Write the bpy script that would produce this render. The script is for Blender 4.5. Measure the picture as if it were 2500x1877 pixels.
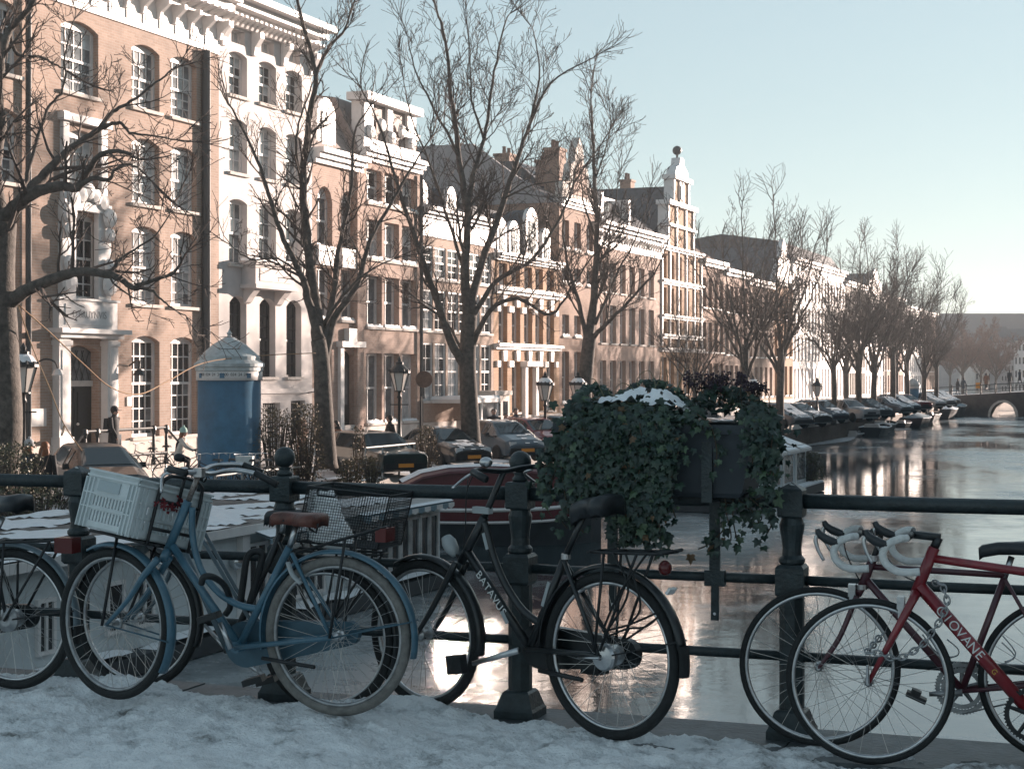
import bpy, math, random
from mathutils import Vector, Matrix, noise as mn

# ---------------------------------------------------------------- camera, light, exposure
S = bpy.context.scene
for o in list(bpy.data.objects):
    bpy.data.objects.remove(o)
COL = S.collection
PI = math.pi
F, EYE, HZ, CX = 4109.0, 1.6, 911.0, 1250.0          # lens in photograph pixels, eye height, horizon row, centre column

cam_d = bpy.data.cameras.new('camera')
cam = bpy.data.objects.new('camera', cam_d)
COL.objects.link(cam)
cam.location = (0, 0, EYE)
cam.rotation_euler = (PI / 2, 0, 0)
cam_d.sensor_width = 36.0
cam_d.lens = F / 2500 * 36
cam_d.shift_y = -(1877 / 2 - HZ) / 2500
cam_d.clip_start = 0.05
cam_d.clip_end = 3000
cam_d.dof.use_dof = True
cam_d.dof.focus_distance = 7.6
cam_d.dof.aperture_fstop = 22
S.camera = cam

SUN_AZ, SUN_EL = math.radians(45.6), math.radians(8.4)   # azimuth clockwise from +Y
world = bpy.data.worlds.new('World')
S.world = world
world.use_nodes = True
wn = world.node_tree
wn.nodes.clear()
sky = wn.nodes.new('ShaderNodeTexSky')
sky.sky_type = 'NISHITA'
sky.sun_disc = False
sky.sun_elevation = SUN_EL
sky.sun_rotation = SUN_AZ
sky.air_density = 1.0
sky.dust_density = 0.25
sky.ozone_density = 1.2
hs = wn.nodes.new('ShaderNodeMixRGB'); hs.blend_type = 'MULTIPLY'; hs.inputs[0].default_value = 1.0
hs.inputs[2].default_value = (0.77, 0.93, 0.99, 1)
bgn = wn.nodes.new('ShaderNodeBackground')
bgn.inputs[1].default_value = 0.11
wo = wn.nodes.new('ShaderNodeOutputWorld')
hsv = wn.nodes.new('ShaderNodeHueSaturation')
hsv.inputs['Saturation'].default_value = 0.58
gam = wn.nodes.new('ShaderNodeGamma'); gam.inputs['Gamma'].default_value = 0.55
wn.links.new(sky.outputs[0], gam.inputs['Color'])
wn.links.new(gam.outputs[0], hsv.inputs['Color'])
wn.links.new(hsv.outputs[0], hs.inputs[1])
wn.links.new(hs.outputs[0], bgn.inputs[0])
wn.links.new(bgn.outputs[0], wo.inputs[0])

sun_d = bpy.data.lights.new('sun', 'SUN')
sun_d.energy = 5.0
sun_d.angle = math.radians(0.5)
sun_d.color = (1.0, 0.80, 0.68)
sun = bpy.data.objects.new('sun', sun_d)
COL.objects.link(sun)
sdir = Vector((math.sin(SUN_AZ) * math.cos(SUN_EL), math.cos(SUN_AZ) * math.cos(SUN_EL), math.sin(SUN_EL)))
sun.rotation_euler = sdir.to_track_quat('Z', 'Y').to_euler()
sun.location = (60, 60, 40)

S.view_settings.view_transform = 'Standard'
S.view_settings.look = 'None'
S.view_settings.exposure = 1.58
S.view_settings.gamma = 1.0
S.view_settings.use_curve_mapping = False
S.render.engine = 'CYCLES'
S.cycles.max_bounces = 6
S.cycles.transparent_max_bounces = 12
S.cycles.use_denoising = True
S.cycles.sample_clamp_indirect = 400

# ---------------------------------------------------------------- helpers
R = random.Random(7)
def at(u, v, Y):
    return Vector(((u - CX) / F * Y, Y, EYE - (v - HZ) / F * Y))
def gu(u, Y):
    return (u - CX) / F * Y
STREET, WATER = -1.6, -2.93

def setp(o, label=None, cat=None, group=None, kind=None):
    if label: o['label'] = label
    if cat: o['category'] = cat
    if group: o['group'] = group
    if kind: o['kind'] = kind
    return o

def thing(name, label, cat, loc=(0, 0, 0), rz=0.0, group=None):
    o = bpy.data.objects.new(name, None)
    o.empty_display_size = 0.2
    COL.objects.link(o)
    o.location = loc
    o.rotation_euler = (0, 0, rz)
    setp(o, label, cat, group)
    return o

def tmat(o):
    return Matrix.Translation(o.location) @ o.rotation_euler.to_matrix().to_4x4()

def inst(name, me, parent=None, loc=(0, 0, 0), rot=(0, 0, 0), scale=(1, 1, 1)):
    o = bpy.data.objects.new(name, me)
    COL.objects.link(o)
    o.parent = parent
    o.location = loc
    o.rotation_euler = rot
    o.scale = scale
    return o

def copy_tree(o, parent=None):
    c = o.copy()
    COL.objects.link(c)
    c.parent = parent
    for ch in list(o.children):
        copy_tree(ch, c)
    return c

def frame_from(a, b):
    t = (b - a)
    if t.length < 1e-9:
        t = Vector((0, 0, 1))
    t.normalize()
    up = Vector((0, 0, 1)) if abs(t.z) < 0.95 else Vector((1, 0, 0))
    x = t.cross(up).normalized()
    y = x.cross(t).normalized()
    return x, y, t

class MB:
    def __init__(self):
        self.v, self.f, self.m = [], [], []
    def face(self, pts, mi=0):
        n = len(self.v)
        self.v.extend([tuple(p) for p in pts])
        self.f.append(tuple(range(n, n + len(pts))))
        self.m.append(mi)
    def box(self, c, s, mi=0, M=None, taper=1.0):
        hx, hy, hz = s[0] / 2, s[1] / 2, s[2] / 2
        n = len(self.v)
        for dz in (-1, 1):
            k = taper if dz > 0 else 1.0
            for dx, dy in ((-1, -1), (1, -1), (1, 1), (-1, 1)):
                p = Vector((dx * hx * k, dy * hy * k, dz * hz))
                if M is not None:
                    p = M @ p
                self.v.append((p[0] + c[0], p[1] + c[1], p[2] + c[2]))
        for q in ((3, 2, 1, 0), (4, 5, 6, 7), (0, 1, 5, 4), (1, 2, 6, 5), (2, 3, 7, 6), (3, 0, 4, 7)):
            self.f.append(tuple(n + i for i in q)); self.m.append(mi)
    def b2(self, lo, hi, mi=0):
        self.box(((lo[0] + hi[0]) / 2, (lo[1] + hi[1]) / 2, (lo[2] + hi[2]) / 2), (hi[0] - lo[0], hi[1] - lo[1], hi[2] - lo[2]), mi)
    def tube(self, pts, r, sides=8, mi=0, caps=True, flat=None):
        pts = [Vector(p) for p in pts]
        if len(pts) < 2: return
        rr = list(r) if isinstance(r, (list, tuple)) else [r] * len(pts)
        if len(rr) != len(pts):                      # radii given at fewer stations than the smoothed path has
            m_, n_ = len(rr) - 1, len(pts) - 1
            rr = [rr[min(m_ - 1, int(i * m_ / n_))] * (1 - (i * m_ / n_ - min(m_ - 1, int(i * m_ / n_)))) + rr[min(m_ - 1, int(i * m_ / n_)) + 1] * (i * m_ / n_ - min(m_ - 1, int(i * m_ / n_))) for i in range(n_ + 1)]
        n0 = len(self.v)
        px = None
        for i, p in enumerate(pts):
            a = pts[max(0, i - 1)]; b = pts[min(len(pts) - 1, i + 1)]
            t = (b - a)
            if t.length < 1e-9: t = Vector((0, 0, 1))
            t.normalize()
            if px is None:
                x, y, _ = frame_from(a, b)
            else:
                x = px - t * px.dot(t)
                if x.length < 1e-6: x, y, _ = frame_from(a, b)
                x.normalize(); y = x.cross(t)
            px = x
            for k in range(sides):
                an = 2 * PI * k / sides
                fy = 1.0 if flat is None else flat
                q = p + x * (math.cos(an) * rr[i]) + y * (math.sin(an) * rr[i] * fy)
                self.v.append(tuple(q))
        for i in range(len(pts) - 1):
            for k in range(sides):
                a = n0 + i * sides + k; b = n0 + i * sides + (k + 1) % sides
                self.f.append((a, b, b + sides, a + sides)); self.m.append(mi)
        if caps and sides > 2:
            self.f.append(tuple(n0 + k for k in range(sides))[::-1]); self.m.append(mi)
            e = n0 + (len(pts) - 1) * sides
            self.f.append(tuple(e + k for k in range(sides))); self.m.append(mi)
    def lathe(self, prof, segs=16, c=(0, 0, 0), M=None, mi=0, sq=False):
        """prof: list of (radius, height) about local Z"""
        n0 = len(self.v)
        for (r, h) in prof:
            for k in range(segs):
                an = 2 * PI * (k + (0.5 if sq else 0)) / segs
                p = Vector((r * math.cos(an), r * math.sin(an), h))
                if M is not None: p = M @ p
                self.v.append((p[0] + c[0], p[1] + c[1], p[2] + c[2]))
        for i in range(len(prof) - 1):
            for k in range(segs):
                a = n0 + i * segs + k; b = n0 + i * segs + (k + 1) % segs
                self.f.append((a, b, b + segs, a + segs)); self.m.append(mi)
        if prof[0][0] > 1e-6:
            self.f.append(tuple(n0 + k for k in range(segs))[::-1]); self.m.append(mi)
        if prof[-1][0] > 1e-6:
            e = n0 + (len(prof) - 1) * segs
            self.f.append(tuple(e + k for k in range(segs))); self.m.append(mi)
    def prism(self, poly, h0, h1, mi=0, axis='z'):
        """extrude a 2-D polygon; axis z: poly is (x,y); y: poly is (x,z); x: poly is (y,z)"""
        n = len(self.v); k = len(poly)
        for h in (h0, h1):
            for (a, b) in poly:
                self.v.append((a, b, h) if axis == 'z' else ((a, h, b) if axis == 'y' else (h, a, b)))
        self.f.append(tuple(range(n, n + k))[::-1]); self.m.append(mi)
        self.f.append(tuple(range(n + k, n + 2 * k))); self.m.append(mi)
        for i in range(k):
            j = (i + 1) % k
            self.f.append((n + i, n + j, n + k + j, n + k + i)); self.m.append(mi)
    def sphere(self, c, r, seg=14, rings=9, mi=0, sc=(1, 1, 1)):
        prof = [(max(1e-7, r * math.sin(PI * i / rings)), -r * math.cos(PI * i / rings)) for i in range(rings + 1)]
        self.lathe(prof, seg, c, Matrix.Diagonal((sc[0], sc[1], sc[2])), mi)
    def torus(self, c, Rr, r, M=None, n1=32, n2=8, mi=0, ry=None, a0=0, a1=2 * PI):
        """ring in local XZ plane (axis Y)"""
        full = abs(a1 - a0 - 2 * PI) < 1e-6
        cnt = n1 if full else n1 + 1
        n0 = len(self.v)
        ry = ry or r
        for i in range(cnt):
            a = a0 + (a1 - a0) * i / n1
            for j in range(n2):
                b = 2 * PI * j / n2
                rad = Rr + r * math.cos(b)
                p = Vector((rad * math.cos(a), ry * math.sin(b), rad * math.sin(a)))
                if M is not None: p = M @ p
                self.v.append((p[0] + c[0], p[1] + c[1], p[2] + c[2]))
        for i in range(n1):
            for j in range(n2):
                a = n0 + i * n2 + j; b = n0 + i * n2 + (j + 1) % n2
                i2 = (i + 1) % cnt if full else i + 1
                c2 = n0 + i2 * n2 + (j + 1) % n2; d2 = n0 + i2 * n2 + j
                self.f.append((a, b, c2, d2)); self.m.append(mi)
    def mesh(self, name, mats, smooth=False):
        me = bpy.data.meshes.new(name)
        me.from_pydata(self.v, [], self.f)
        if not isinstance(mats, (list, tuple)): mats = [mats]
        for m in mats: me.materials.append(m)
        if len(mats) > 1:
            me.polygons.foreach_set('material_index', self.m)
        if smooth:
            me.polygons.foreach_set('use_smooth', [True] * len(me.polygons))
        me.update()
        return me
    def build(self, name, mats, parent=None, smooth=False, world=False, root=None):
        """link as one mesh object. world=True: vertices are world coordinates, moved into the frame of the root thing"""
        if world and (root or parent):
            inv = tmat(root or parent).inverted()
            self.v = [tuple(inv @ Vector(p)) for p in self.v]
        o = bpy.data.objects.new(name, self.mesh(name, mats, smooth))
        COL.objects.link(o)
        o.parent = parent
        if smooth == 'auto':
            pass
        return o

def smooth_path(pts, n=6):
    pts = [Vector(p) for p in pts]
    out = []
    for i in range(len(pts) - 1):
        p0 = pts[max(0, i - 1)]; p1 = pts[i]; p2 = pts[i + 1]; p3 = pts[min(len(pts) - 1, i + 2)]
        for k in range(n):
            t = k / n
            out.append(0.5 * ((2 * p1) + (-p0 + p2) * t + (2 * p0 - 5 * p1 + 4 * p2 - p3) * t * t + (-p0 + 3 * p1 - 3 * p2 + p3) * t ** 3))
    out.append(pts[-1])
    return out

def text_obj(name, body, size, mat, parent, M, depth=0.002, align='CENTER'):
    cu = bpy.data.curves.new(name, 'FONT')
    cu.body = body
    cu.size = size
    cu.extrude = depth
    cu.align_x = align
    cu.align_y = 'CENTER'
    tmp = bpy.data.objects.new(name + '_tmp', cu)
    COL.objects.link(tmp)
    dg = bpy.context.evaluated_depsgraph_get()
    me = bpy.data.meshes.new_from_object(tmp.evaluated_get(dg))
    bpy.data.objects.remove(tmp)
    me.materials.clear()
    me.materials.append(mat)
    o = bpy.data.objects.new(name, me)
    COL.objects.link(o)
    o.parent = parent
    o.matrix_local = M
    return o

# ---------------------------------------------------------------- materials
def srgb(r, g, b):
    f = lambda c: (c / 255 / 12.92) if c <= 10 else (((c / 255) + 0.055) / 1.055) ** 2.4
    return (f(r), f(g), f(b))

def mat(name, col, rough=0.6, metal=0.0, var=0.0, vscale=8.0, bump=0.0, bscale=60.0, col2=None, spec=0.5, coat=0.0, detail=4):
    m = bpy.data.materials.new(name)
    m.use_nodes = True
    nt = m.node_tree
    p = nt.nodes['Principled BSDF']
    p.inputs['Base Color'].default_value = (*col, 1)
    p.inputs['Roughness'].default_value = rough
    p.inputs['Metallic'].default_value = metal
    p.inputs['Specular IOR Level'].default_value = spec
    p.inputs['Coat Weight'].default_value = coat
    tc = None
    if var or col2 or bump:
        tc = nt.nodes.new('ShaderNodeTexCoord')
    if var or col2:
        nz = nt.nodes.new('ShaderNodeTexNoise')
        nz.inputs['Scale'].default_value = vscale
        nz.inputs['Detail'].default_value = detail
        nz.inputs['Roughness'].default_value = 0.65
        nt.links.new(tc.outputs['Object'], nz.inputs['Vector'])
        rp = nt.nodes.new('ShaderNodeValToRGB')
        rp.color_ramp.elements[0].position = 0.35
        rp.color_ramp.elements[1].position = 0.65
        a = [c * (1 - var) for c in col]
        b = list(col2) if col2 else [min(1, c * (1 + var)) for c in col]
        rp.color_ramp.elements[0].color = (*a, 1)
        rp.color_ramp.elements[1].color = (*b, 1)
        nt.links.new(nz.outputs['Fac'], rp.inputs['Fac'])
        nt.links.new(rp.outputs[0], p.inputs['Base Color'])
    if bump:
        nb = nt.nodes.new('ShaderNodeTexNoise')
        nb.inputs['Scale'].default_value = bscale
        nb.inputs['Detail'].default_value = 5
        nt.links.new(tc.outputs['Object'], nb.inputs['Vector'])
        bp = nt.nodes.new('ShaderNodeBump')
        bp.inputs['Strength'].default_value = bump
        bp.inputs['Distance'].default_value = 0.02
        nt.links.new(nb.outputs['Fac'], bp.inputs['Height'])
        nt.links.new(bp.outputs[0], p.inputs['Normal'])
    return m

def brick_mat(name, c1, c2, mortar, vary=0.30):
    m = bpy.data.materials.new(name)
    m.use_nodes = True
    nt = m.node_tree
    p = nt.nodes['Principled BSDF']
    p.inputs['Roughness'].default_value = 0.85
    tc = nt.nodes.new('ShaderNodeTexCoord')
    sep = nt.nodes.new('ShaderNodeSeparateXYZ')
    nt.links.new(tc.outputs['Object'], sep.inputs[0])
    add = nt.nodes.new('ShaderNodeMath'); add.operation = 'ADD'
    nt.links.new(sep.outputs[0], add.inputs[0]); nt.links.new(sep.outputs[1], add.inputs[1])
    cb = nt.nodes.new('ShaderNodeCombineXYZ')
    nt.links.new(add.outputs[0], cb.inputs[0]); nt.links.new(sep.outputs[2], cb.inputs[1])
    br = nt.nodes.new('ShaderNodeTexBrick')
    br.inputs['Scale'].default_value = 1.0
    br.inputs['Brick Width'].default_value = 0.23
    br.inputs['Row Height'].default_value = 0.075
    br.inputs['Mortar Size'].default_value = 0.008
    br.inputs['Color1'].default_value = (*c1, 1)
    br.inputs['Color2'].default_value = (*c2, 1)
    br.inputs['Mortar'].default_value = (*mortar, 1)
    nt.links.new(cb.outputs[0], br.inputs['Vector'])
    nz = nt.nodes.new('ShaderNodeTexNoise')
    nz.inputs['Scale'].default_value = 0.9
    nz.inputs['Detail'].default_value = 7
    nz.inputs['Roughness'].default_value = 0.7
    nt.links.new(tc.outputs['Object'], nz.inputs['Vector'])
    rp = nt.nodes.new('ShaderNodeValToRGB')
    rp.color_ramp.elements[0].position = 0.3
    rp.color_ramp.elements[1].position = 0.7
    lo = 1 - vary
    rp.color_ramp.elements[0].color = (lo, lo, lo, 1)
    rp.color_ramp.elements[1].color = (1.08, 1.06, 1.04, 1)
    nt.links.new(nz.outputs['Fac'], rp.inputs['Fac'])
    mx = nt.nodes.new('ShaderNodeMixRGB'); mx.blend_type = 'MULTIPLY'; mx.inputs[0].default_value = 1
    nt.links.new(br.outputs['Color'], mx.inputs[1]); nt.links.new(rp.outputs[0], mx.inputs[2])
    nt.links.new(mx.outputs[0], p.inputs['Base Color'])
    bp = nt.nodes.new('ShaderNodeBump')
    bp.inputs['Strength'].default_value = 0.4
    bp.inputs['Distance'].default_value = 0.01
    bp.invert = True
    nt.links.new(br.outputs['Fac'], bp.inputs['Height'])
    nt.links.new(bp.outputs[0], p.inputs['Normal'])
    return m

M_ = {}
M_['brick_a'] = brick_mat('brick_sand', (0.44, 0.315, 0.255), (0.365, 0.255, 0.20), (0.44, 0.37, 0.32))
M_['brick_b'] = brick_mat('brick_pink', (0.46, 0.32, 0.26), (0.39, 0.26, 0.21), (0.46, 0.39, 0.34))
M_['brick_c'] = brick_mat('brick_orange', (0.46, 0.27, 0.15), (0.38, 0.21, 0.11), (0.42, 0.32, 0.25))
M_['brick_d'] = brick_mat('brick_brown', (0.36, 0.22, 0.16), (0.28, 0.165, 0.12), (0.38, 0.30, 0.25))
M_['render_white'] = mat('render_white', (0.56, 0.52, 0.505), 0.75, var=0.12, vscale=1.3, bump=0.15, bscale=30, detail=8)
M_['white'] = mat('white_paint', (0.66, 0.635, 0.62), 0.5, var=0.07, vscale=3)
M_['stone'] = mat('pale_stone', (0.55, 0.50, 0.46), 0.8, var=0.18, vscale=2.0, bump=0.2, bscale=25, detail=8)
M_['grey_plaster'] = mat('grey_plaster', (0.33, 0.31, 0.31), 0.85, var=0.12, vscale=0.8, detail=8)
M_['slate'] = mat('slate_roof', (0.05, 0.055, 0.065), 0.6, var=0.3, vscale=5)
M_['slate_pink'] = mat('weathered_slate', (0.27, 0.22, 0.20), 0.7, var=0.2, vscale=4)
M_['tile_red'] = mat('brown_roof_tile', (0.16, 0.09, 0.065), 0.7, var=0.3, vscale=6)
def old_glass(name, col, var):
    m = mat(name, col, 0.07, spec=0.7, var=var, vscale=1.6)
    nt = m.node_tree; p = nt.nodes['Principled BSDF']
    tc = nt.nodes.new('ShaderNodeTexCoord'); nz = nt.nodes.new('ShaderNodeTexNoise')
    oi = nt.nodes.new('ShaderNodeObjectInfo'); ad = nt.nodes.new('ShaderNodeVectorMath'); ad.operation = 'ADD'
    sc = nt.nodes.new('ShaderNodeVectorMath'); sc.operation = 'SCALE'; sc.inputs[3].default_value = 3.0
    nt.links.new(oi.outputs['Location'], sc.inputs[0])
    nt.links.new(tc.outputs['Object'], ad.inputs[0]); nt.links.new(sc.outputs[0], ad.inputs[1])
    nz.inputs['Scale'].default_value = 1.3; nz.inputs['Detail'].default_value = 1
    nt.links.new(ad.outputs[0], nz.inputs['Vector'])
    bp = nt.nodes.new('ShaderNodeBump'); bp.inputs['Strength'].default_value = 0.06; bp.inputs['Distance'].default_value = 0.06
    nt.links.new(nz.outputs['Fac'], bp.inputs['Height']); nt.links.new(bp.outputs[0], p.inputs['Normal'])
    return m
M_['glass_dark'] = old_glass('window_glass_dark', (0.022, 0.026, 0.03), 0.3)
M_['glass_pale'] = old_glass('window_glass_curtain_sky', (0.46, 0.455, 0.45), 0.35)  # curtains and reflected sky are both painted into the pale base colour
M_['glass_mid'] = old_glass('window_glass_mid', (0.15, 0.155, 0.16), 0.5)
M_['door_dark'] = mat('dark_door_paint', (0.018, 0.022, 0.022), 0.35)
M_['iron'] = mat('black_iron', (0.02, 0.022, 0.024), 0.45, var=0.25, vscale=20)
M_['pipe'] = mat('dark_drainpipe', (0.03, 0.035, 0.04), 0.5)
M_['snow'] = mat('snow', (0.80, 0.82, 0.84), 0.6, var=0.06, vscale=6, bump=0.5, bscale=14)
M_['quay_stone'] = brick_mat('quay_brick', (0.15, 0.10, 0.075), (0.10, 0.07, 0.055), (0.18, 0.15, 0.13), 0.6)
M_['paving'] = brick_mat('street_clinker', (0.17, 0.12, 0.10), (0.13, 0.10, 0.09), (0.15, 0.13, 0.12), 0.5)
# ---------------------------------------------------------------- canal frame: s runs along the canal, t across it
A_ = math.atan(0.4)
DV = Vector((math.sin(A_), math.cos(A_), 0)); NV = Vector((math.cos(A_), -math.sin(A_), 0))
RZ = PI / 2 - A_                                       # house frames: local x along the canal, local y away from the water
T_QUAY, T_FAC, T_RQ, T_RF = -22.3, -32.0, 4.7, 14.5
def W(s, t, z=0.0):
    p = DV * s + NV * t
    return Vector((p.x, p.y, z))
def st(P):
    return (P[0] * DV.x + P[1] * DV.y, P[0] * NV.x + P[1] * NV.y)
def on_line(u, t):
    """world point (x, y) where the picture column u meets the line t = const"""
    k = (u - CX) / F
    Y = t / (k * NV.x + NV.y)
    return Vector((k * Y, Y, 0))
def slab(name, s0, s1, t0, t1, z0, z1, m, mi_top=None):
    mb = MB()
    a = [W(s0, t0), W(s1, t0), W(s1, t1), W(s0, t1)]
    lo = [Vector((p.x, p.y, z0)) for p in a]; hi = [Vector((p.x, p.y, z1)) for p in a]
    mb.face(hi[::-1], 0); mb.face(lo, 0)
    for i in range(4):
        j = (i + 1) % 4
        mb.face([lo[i], hi[i], hi[j], lo[j]], 1 if mi_top else 0)
    o = mb.build(name, [m, mi_top] if mi_top else m)
    setp(o, kind='structure')
    return o

# terrain to the horizon, below everything
mb = MB(); mb.face([(-2500, -2500, -4.6), (2500, -2500, -4.6), (2500, 2500, -4.6), (-2500, 2500, -4.6)])
setp(mb.build('terrain', mat('terrain_soil', (0.10, 0.10, 0.10), 0.9, var=0.2, vscale=0.05)), kind='structure')

# snow that has been driven and walked to grey slush on the street
m = mat('street_snow', (0.36, 0.31, 0.29), 0.75, var=0.35, vscale=0.8, col2=(0.66, 0.66, 0.67), bump=0.4, bscale=6, detail=8)
slab('street', -60, 420, T_QUAY - 300, T_QUAY, -4.5, STREET, m, M_['quay_stone'])
slab('right_street', -60, 420, T_RQ, T_RQ + 300, -4.5, STREET, m, M_['quay_stone'])
slab('far_ground', 420, 2200, -900, 900, -4.5, STREET - 0.01, m, M_['quay_stone'])

# frozen canal
m = bpy.data.materials.new('canal_ice')
m.use_nodes = True
nt = m.node_tree; p = nt.nodes['Principled BSDF']
tc = nt.nodes.new('ShaderNodeTexCoord')
def _map(sx, sy, rz=0.0):
    q = nt.nodes.new('ShaderNodeMapping'); q.inputs['Scale'].default_value = (sx, sy, 1); q.inputs['Rotation'].default_value = (0, 0, rz)
    nt.links.new(tc.outputs['Object'], q.inputs['Vector']); return q
def _noise(mp, sc, det, ro=0.6):
    n = nt.nodes.new('ShaderNodeTexNoise'); n.inputs['Scale'].default_value = sc; n.inputs['Detail'].default_value = det
    n.inputs['Roughness'].default_value = ro
    nt.links.new(mp.outputs[0], n.inputs['Vector']); return n
def _ramp(src, p0, p1, c0, c1):
    r = nt.nodes.new('ShaderNodeValToRGB')
    r.color_ramp.elements[0].position = p0; r.color_ramp.elements[1].position = p1
    r.color_ramp.elements[0].color = (*c0, 1); r.color_ramp.elements[1].color = (*c1, 1)
    nt.links.new(src, r.inputs['Fac']); return r
n1 = _noise(_map(0.10, 0.05, -0.3), 1.0, 8, 0.62)
n2 = _noise(_map(1, 1), 0.9, 9, 0.75)
mixn = nt.nodes.new('ShaderNodeMath'); mixn.operation = 'MULTIPLY_ADD'
mixn.inputs[1].default_value = 0.45
nt.links.new(n2.outputs['Fac'], mixn.inputs[0]); nt.links.new(n1.outputs['Fac'], mixn.inputs[2])
cr = _ramp(mixn.outputs[0], 0.70, 0.86, (0.028, 0.042, 0.047), (0.26, 0.285, 0.295))
rr = _ramp(mixn.outputs[0], 0.66, 0.90, (0.045, 0.045, 0.045), (0.32, 0.32, 0.32))
nt.links.new(cr.outputs[0], p.inputs['Base Color']); nt.links.new(rr.outputs[0], p.inputs['Roughness'])
p.inputs['IOR'].default_value = 1.42
p.inputs['Specular IOR Level'].default_value = 0.7
n3 = _noise(_map(1, 1), 1.6, 4, 0.5)
n4 = _noise(_map(1, 1), 14, 3, 0.5)
ad = nt.nodes.new('ShaderNodeMath'); ad.operation = 'MULTIPLY_ADD'; ad.inputs[1].default_value = 0.12
nt.links.new(n4.outputs['Fac'], ad.inputs[0]); nt.links.new(n3.outputs['Fac'], ad.inputs[2])
bp = nt.nodes.new('ShaderNodeBump'); bp.inputs['Strength'].default_value = 0.10; bp.inputs['Distance'].default_value = 0.05
nt.links.new(ad.outputs[0], bp.inputs['Height']); nt.links.new(bp.outputs[0], p.inputs['Normal'])
mb = MB()
mb.face([W(-20, T_QUAY + 0.01, WATER), W(-20, T_RQ - 0.01, WATER), W(418, T_RQ - 0.01, WATER), W(418, T_QUAY + 0.01, WATER)])
setp(mb.build('canal_water', m), kind='structure')

# snow along the quay edge, with the stone cap under it
slab('quay_cap', 10, 420, T_QUAY - 0.5, T_QUAY + 0.06, STREET - 0.25, STREET + 0.05, M_['stone'])
mb = MB()
n0 = 0; NS, NT = 260, 5
for i in range(NS + 1):
    s = 44 + 140 * i / NS
    for j in range(NT + 1):
        t = T_QUAY - 1.5 + 1.52 * j / NT + (mn.noise((s * 0.7, j * 1.7, 3)) * 0.15 if 0 < j < NT else 0)
        z = STREET + 0.06 + (0.05 + 0.06 * mn.noise((s * 0.8, t * 1.3, 0)) if 0 < j < NT else 0.0)
        mb.v.append(tuple(W(s, t, z)))
for i in range(NS):
    for j in range(NT):
        a = i * (NT + 1) + j
        mb.f.append((a, a + 1, a + NT + 2, a + NT + 1)); mb.m.append(0)
setp(mb.build('quay_snow', M_['snow'], smooth=True), kind='stuff')
# thin ice shelf with snow along the quay wall
mb = MB()
pts = []
for i in range(61):
    s = 66 + 75 * i / 60
    pts.append((s, T_QUAY + 0.5 + 1.6 * max(0, mn.noise((s * 0.12, 5, 0)) + 0.35)))
for i in range(60):
    (s0, t0), (s1, t1) = pts[i], pts[i + 1]
    mb.face([W(s0, T_QUAY + 0.02, WATER + 0.02), W(s0, t0, WATER + 0.012), W(s1, t1, WATER + 0.012), W(s1, T_QUAY + 0.02, WATER + 0.02)])
setp(mb.build('shore_ice', mat('snowy_ice', (0.5, 0.52, 0.54), 0.5, var=0.3, vscale=1.5)), kind='stuff')

# ---------------------------------------------------------------- the bridge we stand on
E_ = Vector((0.9354, -0.3536, 0)); O_ = Vector((0.3536, 0.9354, 0)); RB = Vector((0.05, 7.86, 0))
def rail(x, off=0.0, z=0.0):
    """point on the railing line by its world X, pushed outwards by off"""
    p = RB + E_ * ((x - RB.x) / E_.x) + O_ * off
    return Vector((p.x, p.y, z))
mb = MB()
L0, L1 = -24, 24
def BR(a, o, z):
    p = RB + E_ * a + O_ * o
    return Vector((p.x, p.y, z))
c = [BR(L0, 0.16, 0), BR(L1, 0.16, 0), BR(L1, -15, 0), BR(L0, -15, 0)]
lo = [Vector((p.x, p.y, -0.75)) for p in c]; hi = [Vector((p.x, p.y, -0.12)) for p in c]
mb.face(hi[::-1]); mb.face(lo)
for i in range(4):
    j = (i + 1) % 4
    mb.face([lo[i], hi[i], hi[j], lo[j]])
setp(mb.build('bridge_deck', M_['quay_stone']), kind='structure')
kerb_m = mat('wet_kerb_stone', (0.075, 0.085, 0.09), 0.55, var=0.35, vscale=9, bump=0.35, bscale=40, detail=8)
kerb = thing('bridge_kerb', None, None, (0, 0, 0)); kerb['kind'] = 'structure'
kl = 1.55
mbk = MB()
mbk.box((0, 0, 0), (kl - 0.006, 0.62, 0.16))
bm_me = mbk.mesh('kerb_stone', kerb_m)
for i in range(-4, 5):
    p = BR(i * kl + 0.5, -0.10, -0.08 + R.uniform(-0.004, 0.004))
    inst('kerb_stone', bm_me, kerb, p, (0, 0, math.atan2(E_.y, E_.x)))

# snow on the bridge pavement: trampled, clodded, thinner to the right
snow_m = bpy.data.materials.new('trampled_snow')
snow_m.use_nodes = True
nt = snow_m.node_tree; p = nt.nodes['Principled BSDF']
tc = nt.nodes.new('ShaderNodeTexCoord')
a1 = nt.nodes.new('ShaderNodeTexNoise'); a1.inputs['Scale'].default_value = 5; a1.inputs['Detail'].default_value = 10; a1.inputs['Roughness'].default_value = 0.7
nt.links.new(tc.outputs['Object'], a1.inputs['Vector'])
sp = nt.nodes.new('ShaderNodeSeparateXYZ'); nt.links.new(tc.outputs['Object'], sp.inputs[0])
dirt = nt.nodes.new('ShaderNodeMapRange'); dirt.inputs[1].default_value = 0.4; dirt.inputs[2].default_value = 2.4; dirt.inputs[3].default_value = 0.0; dirt.inputs[4].default_value = 0.16
nt.links.new(sp.outputs[0], dirt.inputs[0])
sm = nt.nodes.new('ShaderNodeMath'); sm.operation = 'SUBTRACT'
nt.links.new(a1.outputs['Fac'], sm.inputs[0]); nt.links.new(dirt.outputs[0], sm.inputs[1])
rp = nt.nodes.new('ShaderNodeValToRGB')
rp.color_ramp.elements[0].position = 0.31; rp.color_ramp.elements[0].color = (0.16, 0.16, 0.15, 1)
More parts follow.
